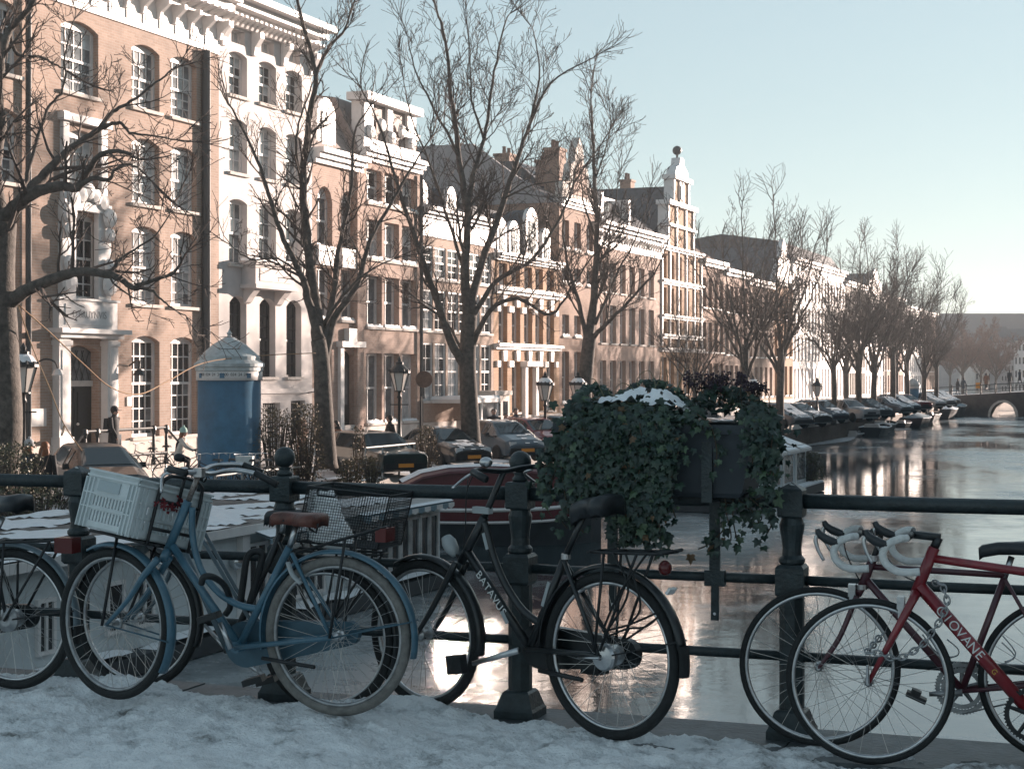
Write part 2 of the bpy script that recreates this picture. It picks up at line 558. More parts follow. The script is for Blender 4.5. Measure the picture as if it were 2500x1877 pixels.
rp.color_ramp.elements[1].position = 0.50; rp.color_ramp.elements[1].color = (0.84, 0.86, 0.87, 1)
e = rp.color_ramp.elements.new(0.40); e.color = (0.58, 0.60, 0.61, 1)
nt.links.new(sm.outputs[0], rp.inputs['Fac']); nt.links.new(rp.outputs[0], p.inputs['Base Color'])
p.inputs['Roughness'].default_value = 0.7
b2 = nt.nodes.new('ShaderNodeTexNoise'); b2.inputs['Scale'].default_value = 70; b2.inputs['Detail'].default_value = 6
nt.links.new(tc.outputs['Object'], b2.inputs['Vector'])
bp = nt.nodes.new('ShaderNodeBump'); bp.inputs['Strength'].default_value = 0.9; bp.inputs['Distance'].default_value = 0.016
nt.links.new(b2.outputs['Fac'], bp.inputs['Height']); nt.links.new(bp.outputs[0], p.inputs['Normal'])

def snow_edge(a):
    """how far (negative = towards us) the snow reaches over the kerb at railing distance a from the reference post"""
    e = -0.17 + 0.05 * mn.noise((a * 1.1, 2.2, 0)) + 0.03 * mn.noise((a * 4.3, 0.7, 0)) + 0.012 * mn.noise((a * 13, 3, 0))
    e += 0.12 / (1 + math.exp((a + 1.95) * 9)) - 0.17 * math.exp(-((a + 1.35) / 0.40) ** 2) + 0.07 * math.exp(-((a + 0.45) / 0.3) ** 2)
    return e
def snow_h(a, o):
    h = 0.035 * mn.noise((a * 2.1, o * 2.1, 1)) + 0.022 * mn.noise((a * 6, o * 6, 4)) + 0.015 * mn.noise((a * 15, o * 15, 9))
    h += 0.018 * abs(mn.noise((a * 30, o * 30, 2))) + 0.010 * mn.noise((a * 62, o * 62, 2)) + 0.02 * max(0, mn.noise((a * 11, o * 11, 31)) - 0.1)
    h -= 0.045 * max(0, mn.noise((a * 5, o * 8, 12)) - 0.12)
    return h
mb = MB()
NA, NO = 460, 150
a0, a1_ = -3.4, 3.4
for i in range(NA + 1):
    a = a0 + (a1_ - a0) * i / NA
    ed = snow_edge(a)
    for j in range(NO + 1):
        f = j / NO
        o = ed - 2.6 * (f ** 1.5)
        d = ed - o
        k = min(1.0, d / 0.09)
        sst = lambda q: q * q * (3 - 2 * q) if 0 < q < 1 else (0.0 if q <= 0 else 1.0)
        lvl = 0.075 - 0.045 * sst((a + 0.55) / 0.5) - 0.030 * sst((a - 0.55) / 0.8)
        if a < -2.1: lvl -= 0.04 * sst((-2.1 - a) / 0.4)
        z = max(-0.03, (lvl + snow_h(a, o)) * (1 - (1 - k) ** 2.5) - 0.02 * (1 - k) ** 2)
        mb.v.append(tuple(BR(a, o, z)))
for i in range(NA):
    for j in range(NO):
        q = i * (NO + 1) + j
        mb.f.append((q, q + NO + 1, q + NO + 2, q + 1)); mb.m.append(0)
setp(mb.build('snowy_pavement', snow_m, smooth=True), kind='structure')
mb = MB()
mb.face([BR(-24, -2.9, -0.06), BR(-24, -15, -0.06), BR(24, -15, -0.06), BR(24, -2.9, -0.06)])
mb.face([BR(-24, -0.42, -0.06), BR(-24, -2.9, -0.06), BR(-3.35, -2.9, -0.06), BR(-3.35, -0.42, -0.06)])
mb.face([BR(3.35, -0.42, -0.06), BR(3.35, -2.9, -0.06), BR(24, -2.9, -0.06), BR(24, -0.42, -0.06)])
setp(mb.build('bridge_road_snow', snow_m), kind='structure')
# ---------------------------------------------------------------- canal houses
_pane, _frame, _sill = {}, {}, {}
def pane_mesh(w, h, m):
    k = (round(w, 3), round(h, 3), m)
    if k not in _pane:
        b = MB(); b.box((0, 0, 0), (w, 0.012, h)); _pane[k] = b.mesh('pane', M_[m])
    return _pane[k]
def sill_mesh(w, d, h, m):
    k = (round(w, 3), d, h, m)
    if k not in _sill:
        b = MB(); b.box((0, -d / 2 + 0.05, -h / 2), (w, d + 0.1, h)); _sill[k] = b.mesh('sill', M_[m])
    return _sill[k]
def frame_mesh(w, h, nc, nt_, nb, fw, bar, arch, m, split):
    k = (round(w, 3), round(h, 3), nc, nt_, nb, fw, bar, round(arch, 3), m, split)
    if k in _frame: return _frame[k]
    b = MB()
    d = 0.12
    b.b2((-w / 2, 0, 0), (-w / 2 + fw, d, h)); b.b2((w / 2 - fw, 0, 0), (w / 2, d, h))
    b.b2((-w / 2 + fw, 0, 0), (w / 2 - fw, d, fw)); b.b2((-w / 2 + fw, 0, h - fw - arch * 0.6), (w / 2 - fw, d, h))
    lo, hi = fw, h - fw - arch * 0.6
    mid = lo + (hi - lo) * split
    if nt_: b.b2((-w / 2 + fw, 0.015, mid - 0.035), (w / 2 - fw, d - 0.01, mid + 0.035))
    x0, x1 = -w / 2 + fw, w / 2 - fw
    for (z0, z1, n, dy) in ((lo, mid if nt_ else hi, nb, 0.05), (mid, hi, nt_, 0.03)):
        if not n: continue
        for i in range(1, nc):
            x = x0 + (x1 - x0) * i / nc
            b.b2((x - bar / 2, dy, z0), (x + bar / 2, dy + 0.045, z1))
        for j in range(1, n):
            z = z0 + (z1 - z0) * j / n
            b.b2((x0, dy + 0.004, z - bar / 2), (x1, dy + 0.041, z + bar / 2))
    _frame[k] = b.mesh('window_frame', M_[m])
    return _frame[k]

class House:
    def __init__(self, name, label, u0, u1, eave, wall, depth=11.0, group='canal houses along the quay', cat='house', t=-27.05):
        self.t = t
        self.p0 = on_line(u0, t); self.p1 = on_line(u1, t)
        self.s0 = st(self.p0)[0]; self.w = st(self.p1)[0] - self.s0
        k = T_FAC / t
        self.root = thing(name, label, cat, (self.p0.x * k, self.p0.y * k, EYE - 2.4 * k), RZ, group)
        self.root.scale = (k, k, k)
        self.eave, self.wall, self.depth, self.holes = eave, wall, depth, []
        self.rng = random.Random(name + str(u0))
    def x(self, u, out=0.0):
        return st(on_line(u, self.t + out))[0] - self.s0
    def z(self, u, v, out=0.0):
        Y = on_line(u, self.t + out).y
        return EYE - (v - HZ) / F * Y + 0.8
    def part(self, name, mb, m, smooth=False):
        return mb.build(name, m, self.root, smooth)
    def bx(self, name, x0, x1, y0, y1, z0, z1, m):
        b = MB(); b.b2((x0, y0, z0), (x1, y1, z1)); return b.build(name, M_[m], self.root)
    def window(self, xc, z0, w, h, nc=3, nt_=2, nb=2, glass=('glass_mid', 'glass_dark'), frame='white', fw=0.09, bar=0.035, arch=0.0,
               rec=0.17, sill=True, sillm='stone', split=0.5, single=False, name='window', label=None, snow=False):
        self.holes.append((xc - w / 2, xc + w / 2, z0, z0 + h, arch))
        o = inst(name, frame_mesh(w, h, nc, nt_, nb, fw, bar, arch, frame, split), self.root, (xc, rec, z0))
        if label: o['label'] = label
        lo, hi = fw, h - fw - arch * 0.6
        mid = lo + (hi - lo) * split
        x0, x1 = -w / 2 + fw, w / 2 - fw
        g0 = self.rng.choice(glass)
        for (za, zb, n, dy) in ((lo, mid if nt_ else hi, nb, 0.075), (mid, hi, nt_, 0.055)):
            if not n: continue
            cc, rr_ = (1, 1) if single else (nc, n)
            for i in range(cc):
                for j in range(rr_):
                    pw, ph = (x1 - x0) / cc, (zb - za) / rr_
                    g = g0 if self.rng.random() < 0.75 else self.rng.choice(glass)
                    q = inst('pane', pane_mesh(pw, ph, g), o, (x0 + pw * (i + 0.5), dy, za + ph * (j + 0.5)))
        if sill:
            sl = inst('sill', sill_mesh(w + 0.14, 0.10, 0.09, sillm), o, (0, -rec, 0))
            if snow:
                b = MB()
                n = 8
                for i in range(n):
                    xx = -w / 2 + w * (i + 0.5) / n
                    hh = 0.06 + 0.07 * self.rng.random()
                    b.box((xx, -rec + 0.03, hh / 2 + 0.002), (w / n * 1.05, 0.17, hh), taper=0.7)
                q = b.build('snow', M_['snow'], o)
                q['kind'] = 'stuff'
        return o
    def rows_cols(self, cols, rows, w=None, **kw):
        for c in cols:
            a, b = self.x(c[0]), self.x(c[1])
            ww = w or (b - a)
            for r in rows:
                k = dict(kw)
                if len(r) > 2: k.update(r[2])
                self.window((a + b) / 2, r[0], ww, r[1] - r[0], **k)
    def finish(self, z_base=-0.32, plinth=None):
        xs = sorted(set([0.0, self.w] + [round(q, 4) for h in self.holes for q in h[:2]]))
        zs = sorted(set([z_base, self.eave] + [round(q, 4) for h in self.holes for q in h[2:4]]))
        b = MB()
        hs_ = [tuple(round(q, 4) for q in h) for h in self.holes]
        for i in range(len(xs) - 1):
            for j in range(len(zs) - 1):
                cx, cz = (xs[i] + xs[i + 1]) / 2, (zs[j] + zs[j + 1]) / 2
                if any(h[0] < cx < h[1] and h[2] < cz < h[3] for h in hs_): continue
                b.face([(xs[i], 0, zs[j]), (xs[i + 1], 0, zs[j]), (xs[i + 1], 0, zs[j + 1]), (xs[i], 0, zs[j + 1])])
        D = 0.32
        for (x0, x1, z0, z1, ar) in hs_:
            zt = z1 - ar
            b.face([(x0, 0, z0), (x0, 0, zt), (x0, D, zt), (x0, D, z0)])
            b.face([(x1, 0, z0), (x1, D, z0), (x1, D, zt), (x1, 0, zt)])
            b.face([(x0, 0, z0), (x0, D, z0), (x1, D, z0), (x1, 0, z0)])
            if ar <= 0:
                b.face([(x0, 0, z1), (x1, 0, z1), (x1, D, z1), (x0, D, z1)])
            else:
                n = 8; hw = (x1 - x0) / 2; xc = (x0 + x1) / 2
                rad = (hw * hw + ar * ar) / (2 * ar)
                P = []
                for k in range(n + 1):
                    xx = x0 + (x1 - x0) * k / n
                    P.append((xx, zt + math.sqrt(max(0, rad * rad - (xx - xc) ** 2)) - (rad - ar)))
                for k in range(n):
                    (xa, za), (xb, zb) = P[k], P[k + 1]
                    b.face([(xa, 0, za), (xb, 0, zb), (xb, 0, z1), (xa, 0, z1)])
                    b.face([(xa, 0, za), (xa, D, za), (xb, D, zb), (xb, 0, zb)])
        d, w, e = self.depth, self.w, self.eave
        b.face([(0, 0, z_base), (0, 0, e), (0, d, e), (0, d, z_base)])
        b.face([(w, 0, z_base), (w, d, z_base), (w, d, e), (w, 0, e)])
        b.face([(0, d, z_base), (0, d, e), (w, d, e), (w, d, z_base)])
        b.face([(0, 0.33, e - 0.001), (w, 0.33, e - 0.001), (w, d, e - 0.001), (0, d, e - 0.001)])
        b.face([(0, 0, e), (w, 0, e), (w, 0.33, e), (0, 0.33, e)])
        b.face([(0, 0.33, z_base), (0, 0.33, e - 0.001), (w, 0.33, e - 0.001), (w, 0.33, z_base)])
        self.part('wall', b, M_[self.wall])
        if plinth:
            self.bx('plinth', -0.0, self.w, -0.06, -0.003, -0.32, plinth[0], plinth[1])
    def cornice(self, z0, z1, out, m='white', x0=None, x1=None, name='cornice', steps=3):
        b = MB()
        x0 = 0 if x0 is None else x0; x1 = self.w if x1 is None else x1
        for i in range(steps):
            za = z0 + (z1 - z0) * i / steps; zb = z0 + (z1 - z0) * (i + 1) / steps - (0 if i == steps - 1 else 0.0)
            o = out * (i + 1) / steps
            b.b2((x0, -o, za), (x1, 0.3, zb))
        return self.part(name, b, M_[m])
    def frieze(self, z0, z1, m='white', out=0.05, name='frieze', x0=None, x1=None):
        return self.bx(name, 0 if x0 is None else x0, self.w if x1 is None else x1, -out, -0.002, z0, z1, m)
    def brackets(self, n, z0, z1, out, wd, m='white', x0=None, x1=None, name='bracket'):
        x0 = 0.15 if x0 is None else x0; x1 = self.w - 0.15 if x1 is None else x1
        b = MB()
        h = z1 - z0
        b.prism([(-0.01, 0), (-out * 0.35, 0.0), (-out * 0.45, h * 0.35), (-out, h * 0.75), (-out, h), (-0.01, h)], -wd / 2, wd / 2, axis='x')
        me = b.mesh(name, M_[m])
        for i in range(n):
            inst(name, me, self.root, (x0 + (x1 - x0) * i / max(1, n - 1), -0.0, z0))
    def roof_ridge(self, z1, m='slate', over=0.0, y_ridge=None, z0=None, x0=None, x1=None, hip0=0.0, hip1=0.0, name='roof'):
        """roof with its ridge along the facade"""
        z0 = self.eave if z0 is None else z0
        x0 = 0 if x0 is None else x0; x1 = self.w if x1 is None else x1
        yr = self.depth / 2 if y_ridge is None else y_ridge
        b = MB()
        A, B = (x0, -over, z0 + 0.004), (x1, -over, z0 + 0.004)
        C, D = (x1, self.depth, z0 + 0.004), (x0, self.depth, z0 + 0.004)
        E, Fp = (x0 + hip0, yr, z1), (x1 - hip1, yr, z1)
        b.face([A, B, Fp, E]); b.face([C, D, E, Fp]); b.face([B, C, Fp]); b.face([D, A, E]); b.face([D, C, B, A])
        return self.part(name, b, M_[m])
    def mansard(self, z1, m='slate', y1=0.9, z2=None, z0=None, x0=None, x1=None, name='roof', inset=0.0):
        z0 = self.eave if z0 is None else z0
        x0 = 0 if x0 is None else x0; x1 = self.w if x1 is None else x1
        z2 = z1 + 0.6 if z2 is None else z2
        b = MB()
        d = self.depth
        r0 = [(x0, 0.05, z0 + 0.004), (x1, 0.05, z0 + 0.004), (x1, d, z0 + 0.004), (x0, d, z0 + 0.004)]
        r1 = [(x0 + inset, y1, z1), (x1 - inset, y1, z1), (x1 - inset, d - y1, z1), (x0 + inset, d - y1, z1)]
        for i in range(4):
            j = (i + 1) % 4
            b.face([r0[i], r0[j], r1[j], r1[i]])
        e, f = (x0 + inset, d / 2, z2), (x1 - inset, d / 2, z2)
        b.face([r1[0], r1[1], f, e]); b.face([r1[2], r1[3], e, f]); b.face([r1[1], r1[2], f]); b.face([r1[3], r1[0], e])
        b.face(r0[::-1])
        return self.part(name, b, M_[m])
    def chimney(self, x, y, z0, z1, w, d, m='brick_d', pots=2):
        b = MB()
        b.b2((x - w / 2, y - d / 2, z0), (x + w / 2, y + d / 2, z1))
        b.b2((x - w / 2 - 0.06, y - d / 2 - 0.06, z1), (x + w / 2 + 0.06, y + d / 2 + 0.06, z1 + 0.14))
        o = self.part('chimney', b, M_[m])
        q = MB()
        for i in range(pots):
            q.lathe([(0.12, z1 + 0.14), (0.10, z1 + 0.5), (0.13, z1 + 0.52), (0.11, z1 + 0.55)], 8, (x - w / 2 + w * (i + 0.5) / pots, y, 0))
        q.build('chimney_pot', M_['tile_red'], o)
        return o
    def dormer(self, x, z0, w, h, y0=0.15, dep=2.0, round_top=True, m='white', roofm='slate', glass='glass_pale'):
        b = MB()
        n = 10
        prof = [(-w / 2, 0), (w / 2, 0), (w / 2, h - (w / 2 if round_top else 0))]
        if round_top:
            for k in range(1, n):
                a = PI * k / n
                prof.append((w / 2 * math.cos(a), h - w / 2 + w / 2 * math.sin(a)))
        else:
            prof.append((0, h + w * 0.32))
        prof.append((-w / 2, h - (w / 2 if round_top else 0)))
        b.prism([(x + px, z0 + pz) for (px, pz) in prof], y0, y0 + 0.18, axis='y')
        o = self.part('dormer', b, M_[m])
        q = MB()
        q.prism([(x + px * 0.94, z0 + pz * 0.96 + 0.01) for (px, pz) in prof], y0 + 0.18, y0 + dep, axis='y')
        q.build('dormer_body', M_[roofm], o)
        g = MB(); g.box((x, y0 - 0.02, z0 + h * 0.42), (w * 0.55, 0.03, h * 0.62)); g.build('pane', M_[glass], o)
        g = MB(); g.box((x, y0 - 0.04, z0 + h * 0.42), (0.05, 0.02, h * 0.62)); g.box((x, y0 - 0.043, z0 + h * 0.45), (w * 0.55, 0.02, 0.05)); g.build('glazing_bar', M_[m], o)
        return o
    def downpipe(self, u, z0, z1, r=0.075):
        b = MB(); b.tube([(self.x(u), -0.12, z0), (self.x(u), -0.12, z1)], r, 8)
        return self.part('drainpipe', b, M_['pipe'])

# ---- far-left brick house
h = House('brick_house', 'brick house at the left picture edge, seen behind the big bare tree trunk', -260, 62, 12.0, 'brick_a')
h.rows_cols([(-150, -105), (-40, 45)], [(9.8, 11.6), (7.12, 8.96), (4.33, 6.51), (0.75, 3.45)], w=1.4, nc=4, nt_=2, nb=3, arch=0.18, glass=('glass_mid', 'glass_pale', 'glass_dark'))
h.finish(plinth=(0.5, 'stone'))
h.frieze(11.98, 12.9); h.cornice(12.9, 13.6, 0.7); h.brackets(9, 12.92, 13.4, 0.6, 0.22)
h.roof_ridge(15.2)
h.downpipe(60, 0, 11.9)

# ---- big brick house with the white portal
h = House('portal_house', 'big sand-brown brick house with white carved portal and white cornice', 62.3, 534, 12.0, 'brick_a')
B1 = h
g1 = ('glass_mid', 'glass_pale', 'glass_mid', 'glass_dark')
kw = dict(nc=4, nt_=2, nb=3, arch=0.17, w=1.36)
h.rows_cols([(320, 391), (414, 482)], [(9.78, 11.58), (7.12, 8.96), (4.33, 6.51)], glass=('glass_pale', 'glass_pale', 'glass_mid'), **kw)
h.rows_cols([(320, 391), (414, 482)], [(0.62, 3.45)], glass=('glass_dark', 'glass_dark', 'glass_mid'), nc=4, nt_=3, nb=4, arch=0.17, w=1.36, split=0.55)
xa, xb = h.x(153), h.x(236)
xm = (xa + xb) / 2
h.window(xm, 9.75, 1.62, 1.9, nc=4, nt_=2, nb=3, glass=('glass_pale', 'glass_mid'), arch=0.2)
h.window(xm + 0.1, 6.9, 1.4, 1.9, nc=4, nt_=2, nb=3, glass=('glass_pale', 'glass_mid'), arch=0.2, sill=False)
h.window(xm + 0.12, 4.35, 1.5, 2.3, nc=4, nt_=2, nb=3, glass=('glass_dark', 'glass_mid'), arch=0.2, sill=False)
# the doorway
dw, dh = 1.45, 3.15
h.holes.append((xm + 0.12 - dw / 2, xm + 0.12 + dw / 2, 0.0, dh, 0.18))
h.finish(plinth=(0.55, 'stone'))
b = MB(); b.b2((xm + 0.12 - dw / 2, 0.25, 0), (xm + 0.12 + dw / 2, 0.31, 2.05)); dr = h.part('door', b, M_['door_dark'])
b = MB(); b.box((xm + 0.1, 0.235, 1.0), (0.08, 0.03, 2.0)); b.box((xm - 0.2, 0.237, 1.45), (0.45, 0.03, 0.9)); b.box((xm + 0.45, 0.237, 1.45), (0.45, 0.03, 0.9)); b.build('door_panel', M_['iron'], dr)
b = MB(); b.sphere((xm + 0.2, 0.21, 1.05), 0.04); b.build('handle', M_['white'], dr)
b = MB(); b.b2((xm + 0.12 - dw / 2, 0.2, 2.05), (xm + 0.12 + dw / 2, 0.3, 2.2)); h.part('transom', b, M_['stone'])
b = MB(); b.b2((xm + 0.12 - dw / 2, 0.27, 2.2), (xm + 0.12 + dw / 2, 0.30, 3.1)); fl = h.part('fanlight', b, M_['glass_mid'])
b = MB()
for i in range(6):
    x = xm + 0.12 - dw / 2 + 0.1 + i * 0.25
    b.tube([(x, 0.25, 2.22), (x - 0.35, 0.25, 3.0)], 0.012, 4); b.tube([(x - 0.35, 0.25, 2.22), (x, 0.25, 3.0)], 0.012, 4)
b.build('lattice', M_['iron'], fl)
# portal: pilasters, entablature with the house name, carved sides of the window above
px0, px1 = xm + 0.12 - dw / 2, xm + 0.12 + dw / 2
for (q0, q1) in ((px0 - 0.62, px0 - 0.02), (px1 + 0.02, px1 + 0.62)):
    b = MB()
    b.b2((q0, -0.28, 0.0), (q1, -0.003, 0.75)); b.b2((q0 + 0.06, -0.22, 0.75), (q1 - 0.06, -0.003, 3.32)); b.b2((q0 + 0.02, -0.26, 3.12), (q1 - 0.02, -0.003, 3.25))
    b.b2((q0 + 0.16, -0.245, 0.95), (q1 - 0.16, -0.215, 3.0))
    h.part('pilaster', b, M_['white'])
b = MB()
b.b2((px0 - 0.66, -0.34, 3.32), (px1 + 0.66, -0.003, 3.44)); b.b2((px0 - 0.80, -0.50, 3.44), (px1 + 0.80, -0.003, 3.56)); b.b2((px0 - 0.55, -0.20, 3.56), (px1 + 0.55, -0.003, 4.30))
b.b2((px0 - 0.60, -0.26, 4.30), (px1 + 0.60, -0.003, 4.36)); b.b2((px0 - 0.30, -0.225, 3.66), (px1 + 0.30, -0.20, 4.2))
ent = h.part('entablature', b, M_['white'])
tb = mat('lettering_grey', (0.33, 0.31, 0.30), 0.7)
text_obj('lettering', "D'BRUYNVIS", 0.27, tb, ent, Matrix.Translation((xm + 0.12, -0.23, 3.93)) @ Matrix.Rotation(PI / 2, 4, 'X'))
for sg, xx in ((-1, px0 - 0.05), (1, px1 + 0.05)):
    b = MB()
    b.b2((xx - 0.28, -0.15, 4.36), (xx + 0.28, -0.003, 6.75))
    for (zz, rr_) in ((4.75, 0.30), (5.25, 0.22), (6.1, 0.20), (6.55, 0.28)):
        b.lathe([(rr_, -0.22), (rr_ * 0.85, -0.30), (rr_ * 0.3, -0.34), (0.0, -0.34)], 14, (xx + sg * 0.1, 0, zz), Matrix.Rotation(0, 3, 'X') @ Matrix(((1, 0, 0), (0, 0, 1), (0, 1, 0))))
    h.part('carved_surround', b, M_['white'], smooth=False)
b = MB()
b.b2((px0 - 0.30, -0.20, 6.66), (px1 + 0.30, -0.003, 6.9)); b.b2((px0 - 0.25, -0.12, 6.9), (px0 - 0.0, -0.003, 9.2)); b.b2((px1 - 0.05, -0.12, 6.9), (px1 + 0.22, -0.003, 9.2))
b.b2((px0 - 0.35, -0.22, 8.95), (px1 + 0.32, -0.003, 9.15))
for i in range(5):
    b.lathe([(0.26 - 0.03 * abs(i - 2), -0.16), (0.2, -0.26), (0.0, -0.3)], 12, (px0 + 0.1 + i * (px1 - px0 - 0.2) / 4, 0, 6.95 + 0.12 * (2 - abs(i - 2))), Matrix(((1, 0, 0), (0, 0, 1), (0, 1, 0))))
h.part('carved_crest', b, M_['white'])
# frieze with panels, cornice with brackets
h.frieze(11.98, 12.92)
b = MB()
me_p = None
q = MB(); q.box((0, 0, 0), (0.62, 0.03, 0.56)); q.box((0, -0.012, 0), (0.42, 0.03, 0.4)); me_p = q.mesh('frieze_panel', M_['white'])
for i in range(11):
    inst('frieze_panel', me_p, h.root, (0.55 + i * (h.w - 1.1) / 10, -0.065, 12.44))
h.cornice(12.92, 13.75, 0.85)
h.brackets(12, 12.4, 12.94, 0.5, 0.14)
h.brackets(24, 12.94, 13.2, 0.72, 0.2, name='modillion')
h.roof_ridge(15.4)
h.downpipe(495, 0, 11.95, 0.13)
# lamps, plates by the door
b = MB(); b.tube(smooth_path([(px1 + 1.35, -0.02, 2.6), (px1 + 1.3, -0.3, 2.75), (px1 + 1.15, -0.5, 2.7), (px1 + 1.05, -0.55, 2.5)], 4), 0.025, 6)
l = h.part('wall_lamp', b, M_['iron']); b = MB(); b.lathe([(0.03, 0.14), (0.10, 0.1), (0.17, -0.02), (0.16, -0.04)], 10, (px1 + 1.05, -0.55, 2.38)); b.build('lamp_shade', M_['iron'], l)
b = MB(); b.tube(smooth_path([(px0 - 1.35, -0.02, 2.6), (px0 - 1.3, -0.3, 2.75), (px0 - 1.15, -0.5, 2.7), (px0 - 1.05, -0.55, 2.5)], 4), 0.025, 6)
l = h.part('wall_lamp', b, M_['iron']); b = MB(); b.lathe([(0.03, 0.14), (0.10, 0.1), (0.17, -0.02), (0.16, -0.04)], 10, (px0 - 1.05, -0.55, 2.38)); b.build('lamp_shade', M_['white'], l)
h.bx('name_plate', px0 - 1.75, px0 - 0.85, -0.04, -0.003, 1.05, 1.5, 'white')
h.bx('intercom', px1 + 1.25, px1 + 1.45, -0.04, -0.003, 1.5, 1.75, 'white')

# ---- white house with balcony
h = House('white_house', 'narrow white plastered house with small balcony and arched ground floor windows', 534.3, 762, 13.15, 'render_white')
B2 = h
cw = [(557, 605), (630, 676), (699, 736)]
for c in cw:
    x = (h.x(c[0]) + h.x(c[1])) / 2
    for (z0, z1) in ((10.92, 12.27), (8.55, 10.2), (5.75, 7.75)):
        h.window(x, z0, 1.08, z1 - z0, nc=3, nt_=2, nb=2, arch=0.12, glass=('glass_mid', 'glass_pale', 'glass_dark'), frame='white', bar=0.03, fw=0.07, rec=0.2)
    h.window(x, 2.28, 1.0, 2.5, nc=3, nt_=3, nb=3, arch=0.22, glass=('glass_dark',), frame='iron', bar=0.03, fw=0.06, rec=0.22)
    h.window(x, 12.52, 0.8, 0.42, nc=3, nt_=0, nb=1, glass=('glass_pale',), bar=0.03, fw=0.05, sill=False, name='attic_window')
xd = (h.x(640) + h.x(686)) / 2
h.holes.append((xd - 0.55, xd + 0.55, 0, 1.45 + 0.0, 0))
xg = (h.x(707) + h.x(748)) / 2
h.window(xg, 0.35, 0.95, 1.15, nc=4, nt_=0, nb=3, glass=('glass_dark',), frame='iron', bar=0.05, sill=False, name='barred_window')
h.finish(plinth=None)
b = MB(); b.b2((xd - 0.55, 0.2, 0), (xd + 0.55, 0.25, 1.45)); d = h.part('door', b, M_['door_dark'])
b = MB()
for i in range(7):
    for j in range(9):
        b.box((xd - 0.45 + i * 0.15, 0.185, 0.12 + j * 0.155), (0.03, 0.02, 0.09))
b.build('grille', M_['white'], d)
h.frieze(13.0, 13.25, 'render_white', 0.05)
h.cornice(13.25, 13.85, 0.95, 'white'); h.brackets(20, 13.0, 13.27, 0.55, 0.14); h.brackets(4, 12.3, 13.0, 0.35, 0.24, name='console')
h.roof_ridge(15.6, over=0.3)
# balcony on a corbel, ground floor string course
x0, x1 = h.x(620, 0.5), h.x(724, 0.5)
b = MB(); b.b2((x0 + 0.1, -0.50, 5.15), (x1 - 0.1, -0.003, 5.75)); b.b2((x0, -0.58, 5.75), (x1, -0.003, 5.87)); b.b2((x0, -0.58, 5.02), (x1, -0.003, 5.15)); b.b2((x0 + 0.35, -0.52, 5.25), (x1 - 0.35, -0.497, 5.65))
bl = h.part('balcony', b, M_['render_white'])
b = MB()
b.prism([(-0.003, 4.55), (-0.10, 4.6), (-0.2, 4.75), (-0.45, 5.018), (-0.003, 5.018)], x0 + 0.2, x0 + 0.55, axis='x')
b.build('corbel', M_['render_white'], bl); b = MB()
b.prism([(-0.003, 4.55), (-0.10, 4.6), (-0.2, 4.75), (-0.45, 5.018), (-0.003, 5.018)], x1 - 0.55, x1 - 0.2, axis='x')
b.build('corbel', M_['render_white'], bl)
b = MB(); b.b2((x0 + 0.02, -0.56, 5.871), (x1 - 0.02, -0.02, 5.95)); q = b.build('snow', M_['snow'], bl); q['kind'] = 'stuff'
h.bx('string_course', 0, h.w, -0.07, -0.003, 1.75, 1.9, 'render_white')
b = MB(); b.tube([(xg + 0.55, -0.02, 1.75), (xg + 0.6, -0.35, 1.8)], 0.02, 6); h.part('lamp_bracket', b, M_['iron'])

# ---- brick house with mansard, left part with arched windows
h = House('mansard_house', 'pink-brown brick house with grey mansard roof and tall arched windows', 762.3, 879, 9.75, 'brick_b')
for c in ((773, 812), (833, 866)):
    x = (h.x(c[0]) + h.x(c[1])) / 2
    h.window(x, 6.72, 1.1, 2.0, nc=2, nt_=1, nb=1, arch=0.5, glass=('glass_dark', 'glass_mid'), rec=0.2, single=True, sill=False)
    h.window(x, 4.24, 1.1, 1.75, nc=2, nt_=1, nb=1, glass=('glass_dark', 'glass_mid'), rec=0.2, single=True, snow=True)
    h.bx('balustrade', x - 0.62, x + 0.62, -0.12, -0.003, 6.05, 6.7, 'white')
x = h.x(790)
h.window(x, 0.7, 1.15, 2.5, nc=2, nt_=1, nb=1, glass=('glass_dark',), rec=0.2, single=True)
xd = (h.x(834) + h.x(866)) / 2
h.holes.append((xd - 0.5, xd + 0.5, 0.3, 3.2, 0.2))
h.finish(plinth=(0.6, 'stone'))
b = MB(); b.b2((xd - 0.5, 0.22, 0.3), (xd + 0.5, 0.27, 3.15)); dr = h.part('door', b, M_['door_dark'])
b = MB(); b.b2((xd - 0.32, 0.2, 1.3), (xd - 0.05, 0.225, 2.9)); b.b2((xd + 0.05, 0.2, 1.3), (xd + 0.32, 0.225, 2.9)); b.build('door_panel', M_['glass_mid'], dr)
b = MB()
b.b2((xd - 0.78, -0.12, 0.3), (xd - 0.52, -0.003, 3.3)); b.b2((xd + 0.52, -0.12, 0.3), (xd + 0.78, -0.003, 3.3)); b.b2((xd - 0.9, -0.25, 3.3), (xd + 0.9, -0.003, 3.5)); b.b2((xd - 0.3, -0.2, 3.5), (xd + 0.3, -0.003, 3.95))
h.part('door_surround', b, M_['white'])
b = MB(); b.b2((xd - 0.9, -1.2, 0), (xd + 0.9, -0.07, 0.28)); b.b2((xd - 0.9, -1.6, 0), (xd + 0.9, -1.2, 0.14)); sp_ = h.part('doorstep', b, M_['stone'])
b = MB(); b.b2((xd - 0.85, -1.15, 0.281), (xd + 0.6, -0.1, 0.36)); q = b.build('snow', M_['snow'], sp_); q['kind'] = 'stuff'
h.cornice(9.45, 9.95, 0.45); h.mansard(11.7, 'slate_pink', 1.1, 12.6)
h.dormer(h.x(819), 9.95, 1.35, 1.9, 0.35, 1.6)
h.bx('pilaster', h.w - 0.5, h.w - 0.02, -0.16, -0.003, 0, 9.45, 'brick_b')

